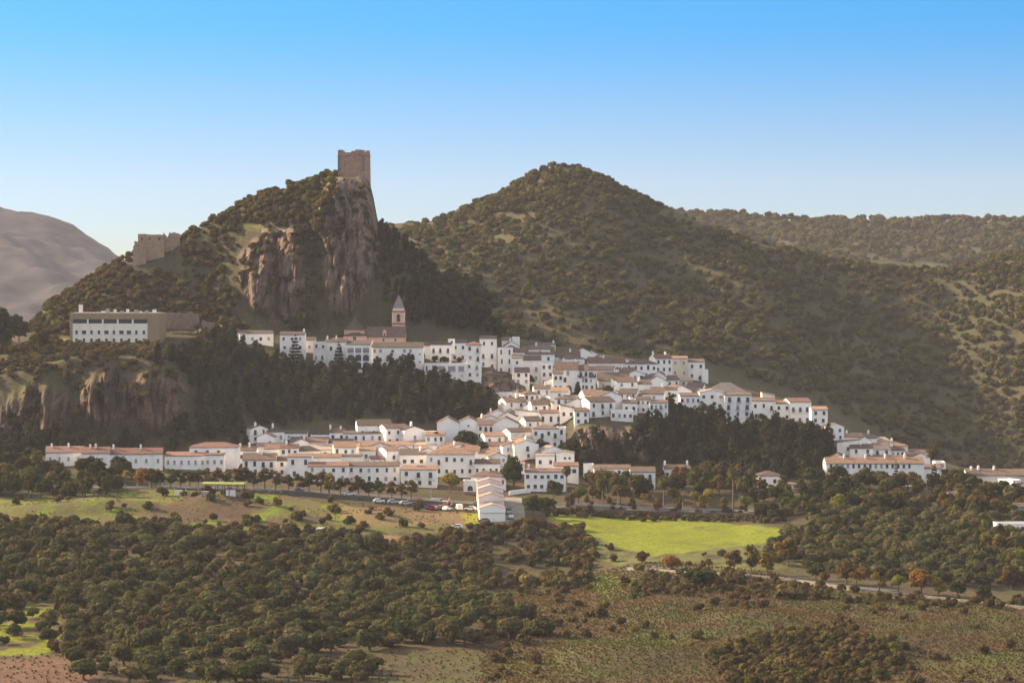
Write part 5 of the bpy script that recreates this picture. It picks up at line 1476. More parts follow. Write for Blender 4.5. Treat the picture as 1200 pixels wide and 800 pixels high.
# -- the church
def church():
    d = 1112; s = d / F
    p = at(440, 404, d)
    root = empty('church', p)
    tag(root, 'pink church with a tiled dome and spired bell tower under the crag', 'church', 'large buildings')
    nv = MB()                                                   # nave from px 429 to 474
    x0, x1 = -11 * s, 35 * s
    h, D = 9.6 * s, 12
    nv.add([(x0, 0, -6), (x1, 0, -6), (x1, D, -6), (x0, D, -6), (x0, 0, h), (x1, 0, h), (x1, D, h), (x0, D, h), (x0, D / 2, h + 11 * s), (x1, D / 2, h + 11 * s)],
           [(0, 1, 5, 4), (1, 2, 6, 9, 5), (2, 3, 7, 6), (3, 0, 4, 8, 7), (4, 5, 9, 8), (6, 7, 8, 9)])
    nv.build('wall', MW['p'], root)
    rb = MB(); k = 11 * s / (D / 2)
    for sg in (0, 1):
        y0, y1 = (-0.4, D / 2) if sg == 0 else (D + 0.4, D / 2)
        rb.slab([(x0 - .2, y0, h - k * .4 + .2), (x1 + .2, y0, h - k * .4 + .2), (x1 + .2, y1, h + 11 * s + .2), (x0 - .2, y1, h + 11 * s + .2)], 0.195)
    rf = rb.build('roof', MR['n'], root)
    dm = MB(); dm.box(8.5 * s, 12.5 * s, 0.3, 3, h - 0.2, h + 5.5 * s); dm.prism([(8 * s, h + 5.5 * s), (13 * s, h + 5.5 * s), (10.5 * s, h + 8.5 * s)], 0.2, 3.1)
    dr = dm.build('dormer', MW['p'], root)
    b = MB(); b.box(9.7 * s, 11.3 * s, 0.27, 0.4, h + 1.2 * s, h + 4 * s); b.build('window', M_PANE, dr)
    for x in (9.4, 23.3): place('window', window_mesh(1.0, 1.3, 'dark'), x * s, 0, 4 * s, root)
    # crossing: drum and tiled pyramid dome, px 403-430
    tx = MB(); tx.box(-37 * s, -10 * s, -3, 9, -6, 10.5 * s); tx.build('transept', MW['p'], root)
    place('window', window_mesh(1.6, 2.2, 'dark'), -24 * s, -3, 4 * s, root)
    tr = MB(); c = [(-38 * s, -3.4, 10.6 * s), (-9 * s, -3.4, 10.6 * s), (-9 * s, 9.4, 10.6 * s), (-38 * s, 9.4, 10.6 * s)]
    tr.add(c + [(-23.5 * s, 2, 16 * s), (-23.5 * s, 4, 16 * s)], [(0, 1, 4), (1, 2, 5, 4), (2, 3, 5), (3, 0, 4, 5), (3, 2, 1, 0)]); tr.build('transept_roof', MR['k'], root)
    n = 8; cx, cy = -25 * s, 5.0
    R = 13.5 * s
    dr_ = MB(); ring = [(cx + R * math.cos(t), cy + R * math.sin(t)) for t in (np.arange(n) + 0.5) / n * 2 * math.pi]
    V = [(x, y, 8 * s) for x, y in ring] + [(x, y, 17.5 * s) for x, y in ring]
    dr_.add(V, [(i, (i + 1) % n, (i + 1) % n + n, i + n) for i in range(n)] + [list(range(n, 2 * n))]); dr_.build('drum', MW['p'], root)
    dm = MB(); lev = [(1.12, 17.4), (0.8, 20.5), (0.42, 25.5), (0.06, 30.5)]
    V = [(cx + R * q * math.cos(t), cy + R * q * math.sin(t), z * s) for q, z in lev for t in (np.arange(n) + 0.5) / n * 2 * math.pi]
    dm.add(V, [(l * n + i, l * n + (i + 1) % n, (l + 1) * n + (i + 1) % n, (l + 1) * n + i) for l in range(3) for i in range(n)] + [list(range(n - 1, -1, -1)), list(range(3 * n, 4 * n))])
    do = dm.build('dome', MR['n'], root)
    f = MB(); f.box(cx - 0.15, cx + 0.15, cy - 0.15, cy + 0.15, 30 * s, 33.5 * s); f.build('finial', M_STONE, do)
    lw = MB(); lw.box(-51 * s, -37.02 * s, -1, 8, -6, 8.6 * s); lw.build('side_chapel', MW['p'], root)
    l2 = MB(); l2.slab([(-53 * s, -1.4, 8.7 * s), (-36.9 * s, -1.4, 12.6 * s), (-36.9 * s, 8.4, 12.6 * s), (-53 * s, 8.4, 8.7 * s)], 0.2); l2.build('chapel_roof', MR['k'], root)
    # bell tower, px 459-474
    tx0, tx1 = 18.5 * s, 33.5 * s
    ty = 7.0; W = tx1 - tx0
    tw = MB(); tw.box(tx0, tx1, ty, ty + W, -5, 40 * s); t_ = tw.build('bell_tower', MW['p'], root)
    for z in (24, 38.2): 
        b = MB(); b.box(tx0 - .25, tx1 + .25, ty - .25, ty + W + .25, z * s, z * s + 0.45); b.build('cornice', MR['r'], t_)
    bb = MB(); bb.box(tx0 + .3, tx1 - .3, ty + .3, ty + W - .3, 40 * s, 42.5 * s); bb.build('belfry_base', MW['c'], t_)
    for rz, X, Y in ((0, (tx0 + tx1) / 2, ty), (rad(-90), tx0, ty + W / 2), (rad(90), tx1, ty + W / 2)):
        place('bell_opening', window_mesh(1.5, 3.6, 'arch'), X, Y, 26.8 * s, t_, rz)
    for sx in (tx0, tx1 - 0.5):
        b = MB(); b.box(sx, sx + 0.5, ty - 0.12, ty - 0.002, 24 * s + 0.46, 38 * s); b.build('corner_strip', MW['c'], t_)
    sp = MB(); cx, cy = (tx0 + tx1) / 2, ty + W / 2
    V = [(tx0 + .25, ty + .25, 42.5 * s), (tx1 - .25, ty + .25, 42.5 * s), (tx1 - .25, ty + W - .25, 42.5 * s), (tx0 + .25, ty + W - .25, 42.5 * s), (cx, cy, 59.5 * s)]
    sp.add(V, [(0, 1, 4), (1, 2, 4), (2, 3, 4), (3, 0, 4), (3, 2, 1, 0)]); so = sp.build('spire', stone_mat('spire_tiles', (0.27, 0.20, 0.20), (0.19, 0.14, 0.14), 2.5), t_)
    f = MB(); f.box(cx - 0.12, cx + 0.12, cy - 0.12, cy + 0.12, 59 * s, 61.5 * s); f.build('finial', M_IRON, so)
    for x in np.arange(-50, 40, 11): KEEP_OUT.append((p.x + x * s, d + 4, 7)); KEEP_OUT.append((p.x + x * s, d + 10, 5))
church()

# -- walls and other stonework
def wall_run(name, label, pts, h, t, mat, crenel=0, base=2.5, cat='wall', posts=None, group=None):
    """a wall along points given as photo column and row of its foot"""
    P = [hit(*q[:2]) if len(q) == 2 else at(*q) for q in pts]
    root = empty(name, P[0]); tag(root, label, cat, group)
    mb = MB(); cm = []
    for A, B in zip(P[:-1], P[1:]):
        L = (B - A).xy.length; u = (B - A).xy / L; nrm = Vector((-u.y, u.x))
        n = max(1, int(L / 4))
        for k in range(n):
            a = A.lerp(B, k / n) - P[0]; b = A.lerp(B, (k + 1) / n) - P[0]
            q = [(a.x, a.y), (b.x, b.y), (b.x + nrm.x * t, b.y + nrm.y * t), (a.x + nrm.x * t, a.y + nrm.y * t)]
            V = [(x, y, z - base) for (x, y), z in zip(q, (a.z, b.z, b.z, a.z))] + [(x, y, z + h) for (x, y), z in zip(q, (a.z, b.z, b.z, a.z))]
            mb.add(V, [(3, 2, 1, 0), (4, 5, 6, 7), (0, 1, 5, 4), (1, 2, 6, 5), (2, 3, 7, 6), (3, 0, 4, 7)])
            KEEP_OUT.append((a.x + P[0].x, a.y + P[0].y, 1.2))
        if crenel:
            m = int(L / crenel)
            for k in range(m):
                a = A.lerp(B, (k + 0.25) / m) - P[0]; b = A.lerp(B, (k + 0.8) / m) - P[0]
                c = MB()
                q = [(a.x, a.y), (b.x, b.y), (b.x + nrm.x * t, b.y + nrm.y * t), (a.x + nrm.x * t, a.y + nrm.y * t)]
                zz = min(a.z, b.z) + h + 0.003
                c.add([(x, y, zz) for x, y in q] + [(x, y, zz + 1.0) for x, y in q], [(3, 2, 1, 0), (4, 5, 6, 7), (0, 1, 5, 4), (1, 2, 6, 5), (2, 3, 7, 6), (3, 0, 4, 7)])
                c.build('merlon', mat, root)
    mb.build('masonry', mat, root)
    if posts:
        sp, ph, pm = posts
        for A, B in zip(P[:-1], P[1:]):
            m = max(1, int((B - A).length / sp))
            for k in range(m):
                a = A.lerp(B, k / m) - P[0]
                c = MB(); c.box(a.x - .25, a.x + .25, a.y - .3, a.y + .2, a.z - 1, a.z + ph); c.build('post', pm, root)
    return root
wall_run('town_wall', 'crenellated old stone wall curving below the white terrace building', [(499, 463, 1072), (510, 464, 1068), (526, 463, 1068), (548, 464, 1072), (562, 466, 1074)], 4.0, 1.2, M_STONE, crenel=2.6, base=4)
wall_run('stone_wall', 'rough brown stone wall right of the ochre hotel below the crag', [(190, 378, 1117), (212, 379, 1115), (233, 380, 1114)], 4.4, 1.2, M_OLDSTONE)
wall_run('stone_wall', 'stepped stone wall descending from the ochre hotel towards the church terrace', [(236, 384, 1113), (256, 389, 1110), (270, 394, 1106)], 3.2, 1.0, M_OLDSTONE)
wall_run('retaining_wall', 'pale grey streaked retaining wall below the dark arched doorway', [(628, 473), (655, 473), (684, 471)], 3.0, 0.8, simple_mat('pale_streaked_plaster', (0.52, 0.50, 0.47), 0.9, 0.18, 0.5))
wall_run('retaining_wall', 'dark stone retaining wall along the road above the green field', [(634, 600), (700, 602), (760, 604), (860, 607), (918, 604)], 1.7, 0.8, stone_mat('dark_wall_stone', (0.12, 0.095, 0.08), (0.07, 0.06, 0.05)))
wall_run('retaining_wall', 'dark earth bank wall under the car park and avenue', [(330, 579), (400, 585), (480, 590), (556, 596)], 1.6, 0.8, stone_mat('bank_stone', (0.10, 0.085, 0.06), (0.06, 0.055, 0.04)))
wall_run('road_barrier', 'pale road barrier in short sections above the green field', [(640, 593), (700, 593.5), (780, 596.5), (860, 599.5), (916, 599)], 0.55, 0.3, simple_mat('barrier_paint', (0.34, 0.30, 0.27), 0.8, 0.2, 0.8), cat='barrier')
wall_run('roadside_wall', 'long low pale stone wall beside the lower road on the right', [(735, 668), (800, 672), (870, 676), (930, 682), (1000, 692), (1080, 701), (1215, 716)], 0.9, 0.5, stone_mat('pale_wall_stone', (0.22, 0.185, 0.15), (0.14, 0.115, 0.09)), base=1.6)
wall_run('garden_wall', 'low white garden wall beside the car park road', [(597, 580), (612, 578), (622, 577)], 1.5, 0.3, MW['w'])
for k, (x0, x1, y0, y1, w_) in enumerate(((60, 190, 574, 573, 'left'), (190, 330, 573, 577, 'middle'), (330, 480, 578, 590, 'right'))):
    A, B = hit(x0, y0), hit(x1, y1)
    root = empty('avenue_fence', A)
    tag(root, ['post and rail fence below the golden terrace trees on the far left', 'post and rail fence along the avenue behind the mossy roofed shed', 'post and rail fence between avenue and parked cars'][k], 'fence', 'fences of the avenue')
    n = int((B - A).length / 4.2)
    for q in range(n):
        a = A.lerp(B, q / n); z = float(zt(a.x, a.y))
        b = MB(); b.box(a.x - A.x - .22, a.x - A.x + .22, a.y - A.y - .22, a.y - A.y + .22, z - A.z - .5, z - A.z + 2.0); b.build('post', M_CONC, root)
    rl = MB()
    for q in range(n - 1):
        a, b2 = A.lerp(B, q / n), A.lerp(B, (q + 1) / n)
        for zz in (0.5, 1.1):
            za, zb = float(zt(a.x, a.y)) + zz - A.z, float(zt(b2.x, b2.y)) + zz - A.z
            V = [(a.x - A.x, a.y - A.y - .05, za), (b2.x - A.x, b2.y - A.y - .05, zb), (b2.x - A.x, b2.y - A.y + .05, zb), (a.x - A.x, a.y - A.y + .05, za)]
            rl.slab([(x, y, z + .1) for x, y, z in V], 0.1)
    rl.build('rail', M_CONC, root)

# -- the white row building at the end of the track
def row_building():
    p = hit(577, 611)
    d = p.y; s = d / F
    root = empty('row_building', p, rad(1.8))
    tag(root, 'long white building with stepped pink roofs, gable end to the meadow', 'house', G)
    a = 15 * s
    mats = MR['t']
    for k, (y0, y1, z) in enumerate(((0, 14, 0), (14, 28, 2.6), (28, 41, 4.3), (41, 53, 5.6))):
        mb = MB(); h = 14.2 * s + z
        mb.prism([(-a, -4 + z * .5), (a, -4 + z * .5), (a, h), (0, h + 1.3), (-a, h)], y0, y1 - 0.004)
        wl = mb.build('wall', MW['w' if k == 0 else 'q'], root)
        rb = MB()
        for sg in (-1, 1): rb.slab([(sg * (a + .25), y0 - .3, h - .09 + .18), (0, y0 - .3, h + 1.3 + .18), (0, y1 - 0.31, h + 1.3 + .18), (sg * (a + .25), y1 - 0.31, h - .09 + .18)], 0.175)
        rb.build('roof', MR['q'], root)
        gp = MB(); gp.prism([(-a - .12, h - 1.0), (a + .12, h - 1.0), (a + .12, h + .32), (0, h + 1.72), (-a - .12, h + .32)], y0 - .34, y0 - .02); gp.build('gable_wall', MW['w' if k == 0 else 'q'], root)
        cp = MB()
        for sg in (-1, 1): cp.slab([(sg * (a + .2), y0 - .4, h + .40), (0, y0 - .4, h + 1.84), (0, y0 + .04, h + 1.84), (sg * (a + .2), y0 + .04, h + .40)], 0.1)
        cp.build('coping', MR['n'], root)
        for j in range(2):
            place('window', window_mesh(0.9, 0.9, 'dark'), -a, y0 + 3 + j * 5.5, h - 2.2, root, rad(-90)); place('window', window_mesh(0.9, 0.9, 'dark'), a, y0 + 3 + j * 5.5, h - 2.2, root, rad(90))
    for y in range(0, 54, 5): KEEP_OUT.append((p.x, p.y + y, 6.5))
    for x in (-4, 0, 4, 8): KEEP_OUT.append((p.x + x, p.y - 4, 4))
row_building()

# -- mossy shelter and sheds at the edge of the left field
def shelter():
    p = hit(263, 580.5); s = p.y / F
    root = empty('shelter', p); tag(root, 'open shed with a mossy green flat roof at the edge of the left field', 'shed')
    x0, x1 = -27 * s, 23 * s
    MOSS = simple_mat('mossy_roof', (0.13, 0.16, 0.025), 0.95, 0.4, 0.6)
    rf = MB(); rf.slab([(x0, -1, 4.0), (x1, -1, 3.8), (x1, 6, 4.0), (x0, 6, 4.2)], 0.22); rf.build('roof', MOSS, root)
    for x in np.linspace(x0 + .4, x1 - .4, 7):
        for y in (-0.8, 5.6): b = MB(); b.box(x - .08, x + .08, y - .08, y + .08, -1.5, 3.9); b.build('post', M_WOOD, root)
    for x in range(-8, 9, 4): KEEP_OUT.append((p.x + x, p.y + 1, 4.5))
    for (cx, w, h, lab, m) in ((270, 11, 2.1, 'pale container under the right end of the mossy shed', MW['w']), (240, 9, 1.5, 'grey low tank under the left end of the mossy shed', MW['g'])):
        q = hit(cx, 581.5); t = empty('container', q); tag(t, lab, 'container')
        W = w * s / 2
        b = MB(); b.box(-W, W, 0.4, 2.4, -0.6, h); bo = b.build('body', m, t)
        b = MB(); b.box(-W - .06, W + .06, 0.34, 2.46, h, h + .1); b.build('lid', M_CONC, t)
        b = MB()
        for k in range(6): b.box(-W + 2 * W * (k + .4) / 6, -W + 2 * W * (k + .6) / 6, 0.34, 0.398, 0, h - .1)
        b.build('rib', m, t)
shelter()
q = hit(211, 580); t = empty('white_hut', q); tag(t, 'tiny white flat roofed hut in the field left of the mossy shed', 'hut')
b = MB(); b.box(-1.9, 1.9, 0, 2, -0.8, 1.35); b.build('wall', MW['w'], t)
b = MB(); b.box(-2.05, 2.05, -.15, 2.15, 1.35, 1.5); b.build('roof', M_CONC, t)
place('door', door_mesh(0.8, 1.2), 0.6, 0, 0, t)

# -- roads: sheets a little above the ground
def road(name, pts, width, mat, lift=0.12):
    P = [hit(*q) for q in pts]
    pts3 = []
    for A, B in zip(P[:-1], P[1:]):
        n = max(2, int((B - A).length / 2.5))
        pts3 += [A.lerp(B, k / n) for k in range(n)]
    pts3.append(P[-1])
    V, Fc = [], []
    for i, q in enumerate(pts3):
        t = (pts3[min(i + 1, len(pts3) - 1)] - pts3[max(i - 1, 0)]).xy.normalized(); nn = Vector((-t.y, t.x))
        for k in range(5):
            c = q.xy + nn * width * (k / 4 - 0.5)
            V.append((c.x, c.y, float(zt(c.x, c.y)) + lift))
    for i in range(len(pts3) - 1):
        for k in range(4): Fc.append((i * 5 + k, i * 5 + k + 1, i * 5 + k + 6, i * 5 + k + 5))
    me = bpy.data.meshes.new(name); me.from_pydata(V, [], Fc); me.materials.append(mat); me.update()
    o = link(name, me); tag(o, kind='structure')
    for q in pts3: KEEP_OUT.append((q.x, q.y, width * 0.5))
M_ASPH = simple_mat('asphalt', (0.055, 0.050, 0.046), 0.9, 0.25, 0.5)
M_DUST = simple_mat('pale_dust_road', (0.17, 0.145, 0.12), 0.95, 0.2, 0.4)
road('avenue_road', [(60, 570), (200, 571), (300, 573), (400, 579), (480, 585), (560, 591), (612, 593), (680, 592), (760, 596), (860, 600), (920, 594)], 7, M_ASPH)
road('parking_road', [(601, 612), (602, 603), (601, 595), (599, 588), (598, 583)], 8, M_DUST, 0.16)
road('lower_road', [(735, 665), (800, 669), (870, 673), (930, 679), (1000, 689), (1080, 698), (1215, 713)], 5, M_ASPH)
# ------------------------------------------------------------------ vehicles
def paint(name, c): 
    m, n, out = new_mat(name); b = N(n, 'ShaderNodeBsdfPrincipled'); b.inputs['Base Color'].default_value = (*c, 1); b.inputs['Roughness'].default_value = 0.35
    b.inputs['Coat Weight'].default_value = 0.4; n.links.new(b.outputs[0], out.inputs[0]); return m
M_TYRE = simple_mat('tyre_rubber', (0.02, 0.02, 0.02), 0.9)
M_GLASS = simple_mat('car_glass', (0.03, 0.035, 0.04), 0.1)
M_LAMP = simple_mat('lamp_lens', (0.7, 0.68, 0.62), 0.2)
PAINT = {'white': paint('white_car_paint', (0.72, 0.72, 0.72)), 'silver': paint('silver_car_paint', (0.42, 0.43, 0.45)), 'dark': paint('dark_car_paint', (0.05, 0.055, 0.065)),
         'red': paint('red_car_paint', (0.34, 0.04, 0.035)), 'grey': paint('grey_car_paint', (0.20, 0.21, 0.22)), 'blue': paint('blue_car_paint', (0.05, 0.09, 0.20)), 'orange': paint('orange_machine_paint', (0.42, 0.15, 0.04))}
_car = {}
def car_meshes(kind):
    if kind in _car: return _car[kind]
    L = {'car': 4.2, 'van': 5.0, 'digger': 4.0}[kind]
    if kind == 'van': prof = [(-2.5, .35), (2.45, .35), (2.5, .9), (1.9, 1.15), (1.35, 2.05), (-2.45, 2.1)]; gl = [(1.80, 1.18), (1.30, 1.95), (0.55, 1.95), (0.55, 1.18)]
    else: prof = [(-2.1, .35), (2.05, .35), (2.1, .75), (1.95, .88), (1.05, .98), (.35, 1.45), (-1.2, 1.48), (-1.85, 1.05), (-2.1, .95)]; gl = [(0.92, 1.0), (0.30, 1.38), (-1.15, 1.40), (-1.65, 1.05)]
    W = 0.86 if kind == 'car' else 0.98
    b = MB(); b.prism(prof, -W, W)
    def mk(mb, nm, mat):
        me = bpy.data.meshes.new(nm); me.from_pydata(mb.v, [], mb.f); me.materials.append(mat)
        bm = bmesh.new(); bm.from_mesh(me); bmesh.ops.recalc_face_normals(bm, faces=bm.faces)
        if nm == 'body': bmesh.ops.bevel(bm, geom=bm.edges[:], offset=0.07, segments=2, affect='EDGES', clamp_overlap=True)
        bm.to_mesh(me); bm.free(); me.update(); return me
    g = MB(); g.prism(gl, -W - .012, W + .012)
    if kind == 'car': g.add([(1.02, -W + .1, 1.0), (1.02, W - .1, 1.0), (.40, W - .16, 1.44), (.40, -W + .16, 1.44)], [(0, 1, 2, 3)])
    wh = MB(); n = 12
    wh.prism([(0.33 * math.cos(t), 0.33 + 0.33 * math.sin(t)) for t in np.linspace(0, 2 * math.pi, n + 1)[:-1]], -0.12, 0.12)
    hl = MB(); hl.box(-0.06, 0.06, -0.2, 0.2, -0.09, 0.09)
    _car[kind] = (mk(b, 'body', PAINT['white']), mk(g, 'window', M_GLASS), mk(wh, 'wheel', M_TYRE), mk(hl, 'headlight', M_LAMP), W)
    return _car[kind]
_painted = {}
def vehicle(kind, px, py, colour, rz, label, cat='car', d=None, lift=0.17):
    me = car_meshes(kind)
    p = hit(px, py) if d is None else at(px, py, d)
    p.z = float(zt(p.x, p.y)) + lift
    t = empty('parked_' + ('van' if kind == 'van' else 'car'), p, rad(rz)); tag(t, label, cat, 'parked vehicles')
    key = (kind, colour)
    if key not in _painted: m = me[0].copy(); m.materials[0] = PAINT[colour]; _painted[key] = m
    link('body', _painted[key], t); link('window', me[1], t)
    for x in (-1.3, 1.3):
        for y in (-me[4] + .02, me[4] - .02): c = link('wheel', me[2], t); c.location = (x, y, 0)
    for y in (-0.55, 0.55): c = link('headlight', me[3], t); c.location = (2.06 if kind == 'car' else 2.46, y, 0.7)
    KEEP_OUT.append((p.x, p.y, 2.6)); KEEP_OUT.append((p.x, p.y - 2.5, 2.2))
    return t
for px, py, c, k, rz, lab in (
    (444, 589.5, 'white', 'car', 6, 'white car, leftmost of the vehicles parked below the avenue'),
    (461, 590.5, 'silver', 'car', 5, 'silver car just right of the leftmost white car'),
    (475, 592, 'silver', 'car', 14, 'pale silver car half behind grass in the car park'),
    (482, 590.5, 'dark', 'car', 30, 'dark car behind the pale silver car'),
    (488, 593.5, 'dark', 'car', 12, 'black car left of the front red car'),
    (491, 588.5, 'red', 'car', 35, 'dark red car in the back row of the car park'),
    (497, 594.8, 'blue', 'car', 20, 'blue car between the black car and the front red car'),
    (505, 597, 'red', 'car', 160, 'bright red car in the front row of the car park'),
    (509, 590.5, 'grey', 'car', 20, 'grey car behind the bright red car'),
    (514, 591, 'silver', 'van', 10, 'silver van in the back row of the car park'),
    (515, 597.5, 'dark', 'car', 40, 'dark car right of the bright red car'),
    (524, 598.5, 'white', 'car', 60, 'small white car beside the orange digger'),
    (538, 598, 'white', 'van', 100, 'white van end on near the white row building'),
    (551, 598.5, 'white', 'car', 172, 'white car nearest to the white row building'),
    (560, 592.5, 'dark', 'car', 10, 'dark car under the wall left of the row building'),
    (533, 593.5, 'grey', 'car', 25, 'grey car behind the digger and the white van'),
    (595.5, 599, 'dark', 'car', 96, 'dark car, farthest along the right side of the row building'),
    (596.5, 603.5, 'grey', 'car', 96, 'grey car parked beside the middle of the row building'),
    (598.5, 608.5, 'silver', 'car', 96, 'silver grey car, nearest beside the row building'),
    (567, 612.3, 'grey', 'car', 178, 'dark grey car in front of the row building gable'),
    (535, 620, 'white', 'car', 176, 'white car alone on the track below the car park'),
    (121, 579, 'dark', 'van', 175, 'dark van parked alone by the left trees'),
    (376, 626, 'white', 'van', 80, 'white van among the olive trees below the left field'),
    (75, 571, 'white', 'car', 5, 'white car on the avenue behind the left trees'),
    (130, 570.5, 'silver', 'car', 5, 'silver car on the avenue below the golden trees'),
    (350, 577, 'blue', 'car', 8, 'blue car on the avenue above the left field'),
    (410, 581, 'white', 'car', 8, 'white car on the avenue above the dry grass'),
    (852, 600, 'dark', 'car', 4, 'dark car on the road above the right end of the green field')):
    vehicle(k, px, py, c, rz, lab, 'van' if k == 'van' else 'car')
def digger():
    p = hit(520, 597); p.z = float(zt(p.x, p.y))
    t = empty('digger', p, rad(20)); tag(t, 'small orange digger with a raised arm among the parked cars', 'digger')
    KEEP_OUT.append((p.x, p.y, 3))
    b = MB(); b.box(-1.5, 1.2, -.9, .9, .8, 1.7); b.build('body', PAINT['orange'], t)
    b = MB(); b.box(-.4, .9, -.7, .3, 1.7, 3.0); cb = b.build('cab', M_GLASS, t); b = MB(); b.box(-.5, 1.0, -.8, .4, 3.0, 3.12); b.build('roof', PAINT['white'], cb)
    for y in (-.95, .55): b = MB(); b.box(-1.5, 1.5, y, y + .4, 0, .78); b.build('track', M_TYRE, t)
    V, Fc = join_limbs([limb([(1.0, .6, 1.6), (2.4, .6, 4.0), (3.6, .6, 2.6)], [.22, .2, .14], 4)])
    b = MB(); b.add(V, Fc); ar_ = b.build('arm', PAINT['orange'], t)
    b = MB(); b.prism([(3.2, 1.7), (4.1, 1.9), (3.9, 2.6), (3.4, 2.7)], .2, 1.0); b.build('bucket', M_IRON, ar_)
digger()

# street lamps along the avenue and the road
for k, (px, py) in enumerate(((160, 571), (230, 571.5), (320, 574.5), (420, 581), (505, 586), (664, 592), (724, 594), (800, 597.5), (866, 600))):
    p = hit(px, py - 0.6); p.z = float(zt(p.x, p.y))
    t = empty('street_lamp', p); tag(t, 'slim grey street lamp standing beside the road through the lower village', 'street lamp', 'street lamps along the road')
    V, Fc = limb([(0, 0, -.3), (0, 0, 4), (0, 0, 6.2), (.25, -.1, 6.6), (1.0, -.4, 6.7)], [.09, .07, .06, .05, .04], 6)
    b = MB(); b.add(V, Fc); b.build('pole', M_CONC, t)
    b = MB(); b.box(.8, 1.5, -.6, -.3, 6.62, 6.76); b.build('lamp_head', M_IRON, t)

# ------------------------------------------------------------------ single trees
TREE_H = {'street': 7.6, 'broad': 7.2, 'spruce': 10.2, 'cypress': 9.4, 'oak': 5.4, 'shrub': 2.9, 'olive': 4.2, 'pine': 10.0}
TREES_AT = []
def tree(name, px, base, top, kind, mat, label, group=None, cat='tree', wide=1.0, d=None, v=None, clear=True):
    p = hit(px, base) if d is None else at(px, base, d)
    if d is None: pass
    p.z = float(zt(p.x, p.y)) if d is None else p.z
    h = (base - top) * p.y / F
    k = h / TREE_H[kind]
    i = (int(px * 3 + base) % len(CROWN[kind])) if v is None else v
    t = empty(name, p, px * 1.7)
    link('crown', recoloured(kind, i, mat), t)
    tm = TRUNK['street'][i % 3] if kind in ('street', 'broad') else TRUNK['olive'][i % 3]
    link('trunk', tm, t)
    t.scale = (k * wide, k * wide, k)
    tag(t, label, cat, group)
    if clear: KEEP_OUT.append((p.x, p.y, 1.2 + 0.25 * h * wide))
    return t
r = random.Random(12)
AV = 'avenue trees'
# the row of plane trees along the avenue
for i, px in enumerate(list(range(178, 330, 11)) + list(range(338, 486, 12))):
    base = float(np.interp(px, [150, 300, 400, 480], [571, 573, 580, 586])) - 0.5
    m = r.choice(['autumn', 'autumn', 'autumn', 'green']) if px > 230 else r.choice(['autumn', 'green'])
    tree('plane_tree', px + r.uniform(-2, 2), base, base - r.uniform(20, 27), 'street', m, 'brown leaved plane tree in the row along the avenue' if m == 'autumn' else 'dull green plane tree in the row along the avenue', AV + (' still green' if m == 'green' else ' turned brown'), wide=1.05)
tree('golden_tree', 386, 580, 552, 'street', 'yellow', 'golden brown tree in the middle of the avenue row', wide=0.9)
tree('golden_tree', 166, 570, 545, 'street', 'orange', 'golden tree in front of the widest red roofed terrace house', wide=1.2)
tree('golden_tree', 183, 570, 548, 'street', 'yellow', 'yellowish tree just right of the golden tree on the left', wide=1.2)
tree('golden_tree', 145, 569, 549, 'street', 'yellow', 'yellow green tree left of the golden tree by the red terrace roofs', wide=1.3)
tree('yellow_tree', 527, 577, 551, 'broad', 'yellow', 'bright yellow tree in front of the large orange roofed house', wide=1.15)
tree('round_tree', 602, 573, 534, 'broad', 'green', 'very large round brown green tree in the middle of the lower village', wide=1.0)
tree('round_tree', 546, 530, 503, 'broad', 'dark', 'dark round tree in front of the bluish double gable', wide=1.3)
tree('round_tree', 566, 540, 515, 'broad', 'dark', 'dark round tree at the foot of the dark balconies house', wide=1.1)
tree('round_tree', 609, 528, 512, 'broad', 'dark', 'small dark tree before the two square windows', wide=1.2)
tree('round_tree', 634, 531, 514, 'broad', 'dark', 'small dark tree below the brown hip roof with two balconies', wide=1.2)
tree('round_tree', 480, 430, 412, 'broad', 'dark', 'green tree in front of the right end of the long plain church terrace house', wide=1.1)
tree('spruce_tree', 346, 428, 392, 'spruce', 'pine', 'large dark spruce in front of the tall church terrace house', wide=1.05, cat='spruce')
tree('spruce_tree', 397, 436, 400, 'spruce', 'pine', 'dark pointed spruce just left of the arcaded facade', wide=0.85, cat='spruce')
tree('spruce_tree', 511, 528, 500, 'spruce', 'pine', 'thin dark spruce left of the bluish double gable', wide=0.8, cat='spruce')
tree('cypress_tree', 677, 463, 447, 'cypress', 'cypress', 'dark bushy cypress beside the arched doorway', wide=2.0, cat='cypress')
tree('cypress_tree', 881, 497, 481, 'cypress', 'cypress', 'small dark cypress against the cliff row', wide=1.6, cat='cypress')
tree('round_tree', 894, 494, 484, 'broad', 'dark', 'small round dark tree right of the cliff row cypress', wide=1.5)
tree('round_tree', 653, 462, 450, 'broad', 'dark', 'dark garden tree left of the arched doorway', wide=1.4)
tree('round_tree', 700, 470, 454, 'broad', 'dark', 'dark garden tree below the wide brown double roof', wide=1.3)
tree('round_tree', 712, 466, 450, 'broad', 'dark', 'dark garden tree left of the small pink house', wide=1.2)
tree('round_tree', 620, 454, 437, 'broad', 'dark', 'leaning dark tree on the right of the bare rock outcrop', wide=1.0)
for k, (px, b, t_) in enumerate(((510, 425, 416), (520, 426, 417), (538, 426, 418))): tree('terrace_bush', px, b, t_, 'broad', 'dark', 'round dark bush in a row on the walled terrace of the upper village', 'bushes on the walled terrace', 'bush', 1.3)
# trees below the church terrace wall and among roofs
for k, (px, b, t_, m) in enumerate(((536, 470, 446, 'pine'), (552, 462, 444, 'dark'), (562, 466, 448, 'dark'))):
    tree('round_tree', px, b, t_, 'broad', m if m != 'pine' else 'dark', ['dark tree against the middle of the crenellated wall', 'dark tree at the right end of the crenellated wall', 'dark tree at the left foot of the bare rock'][k], wide=0.9)
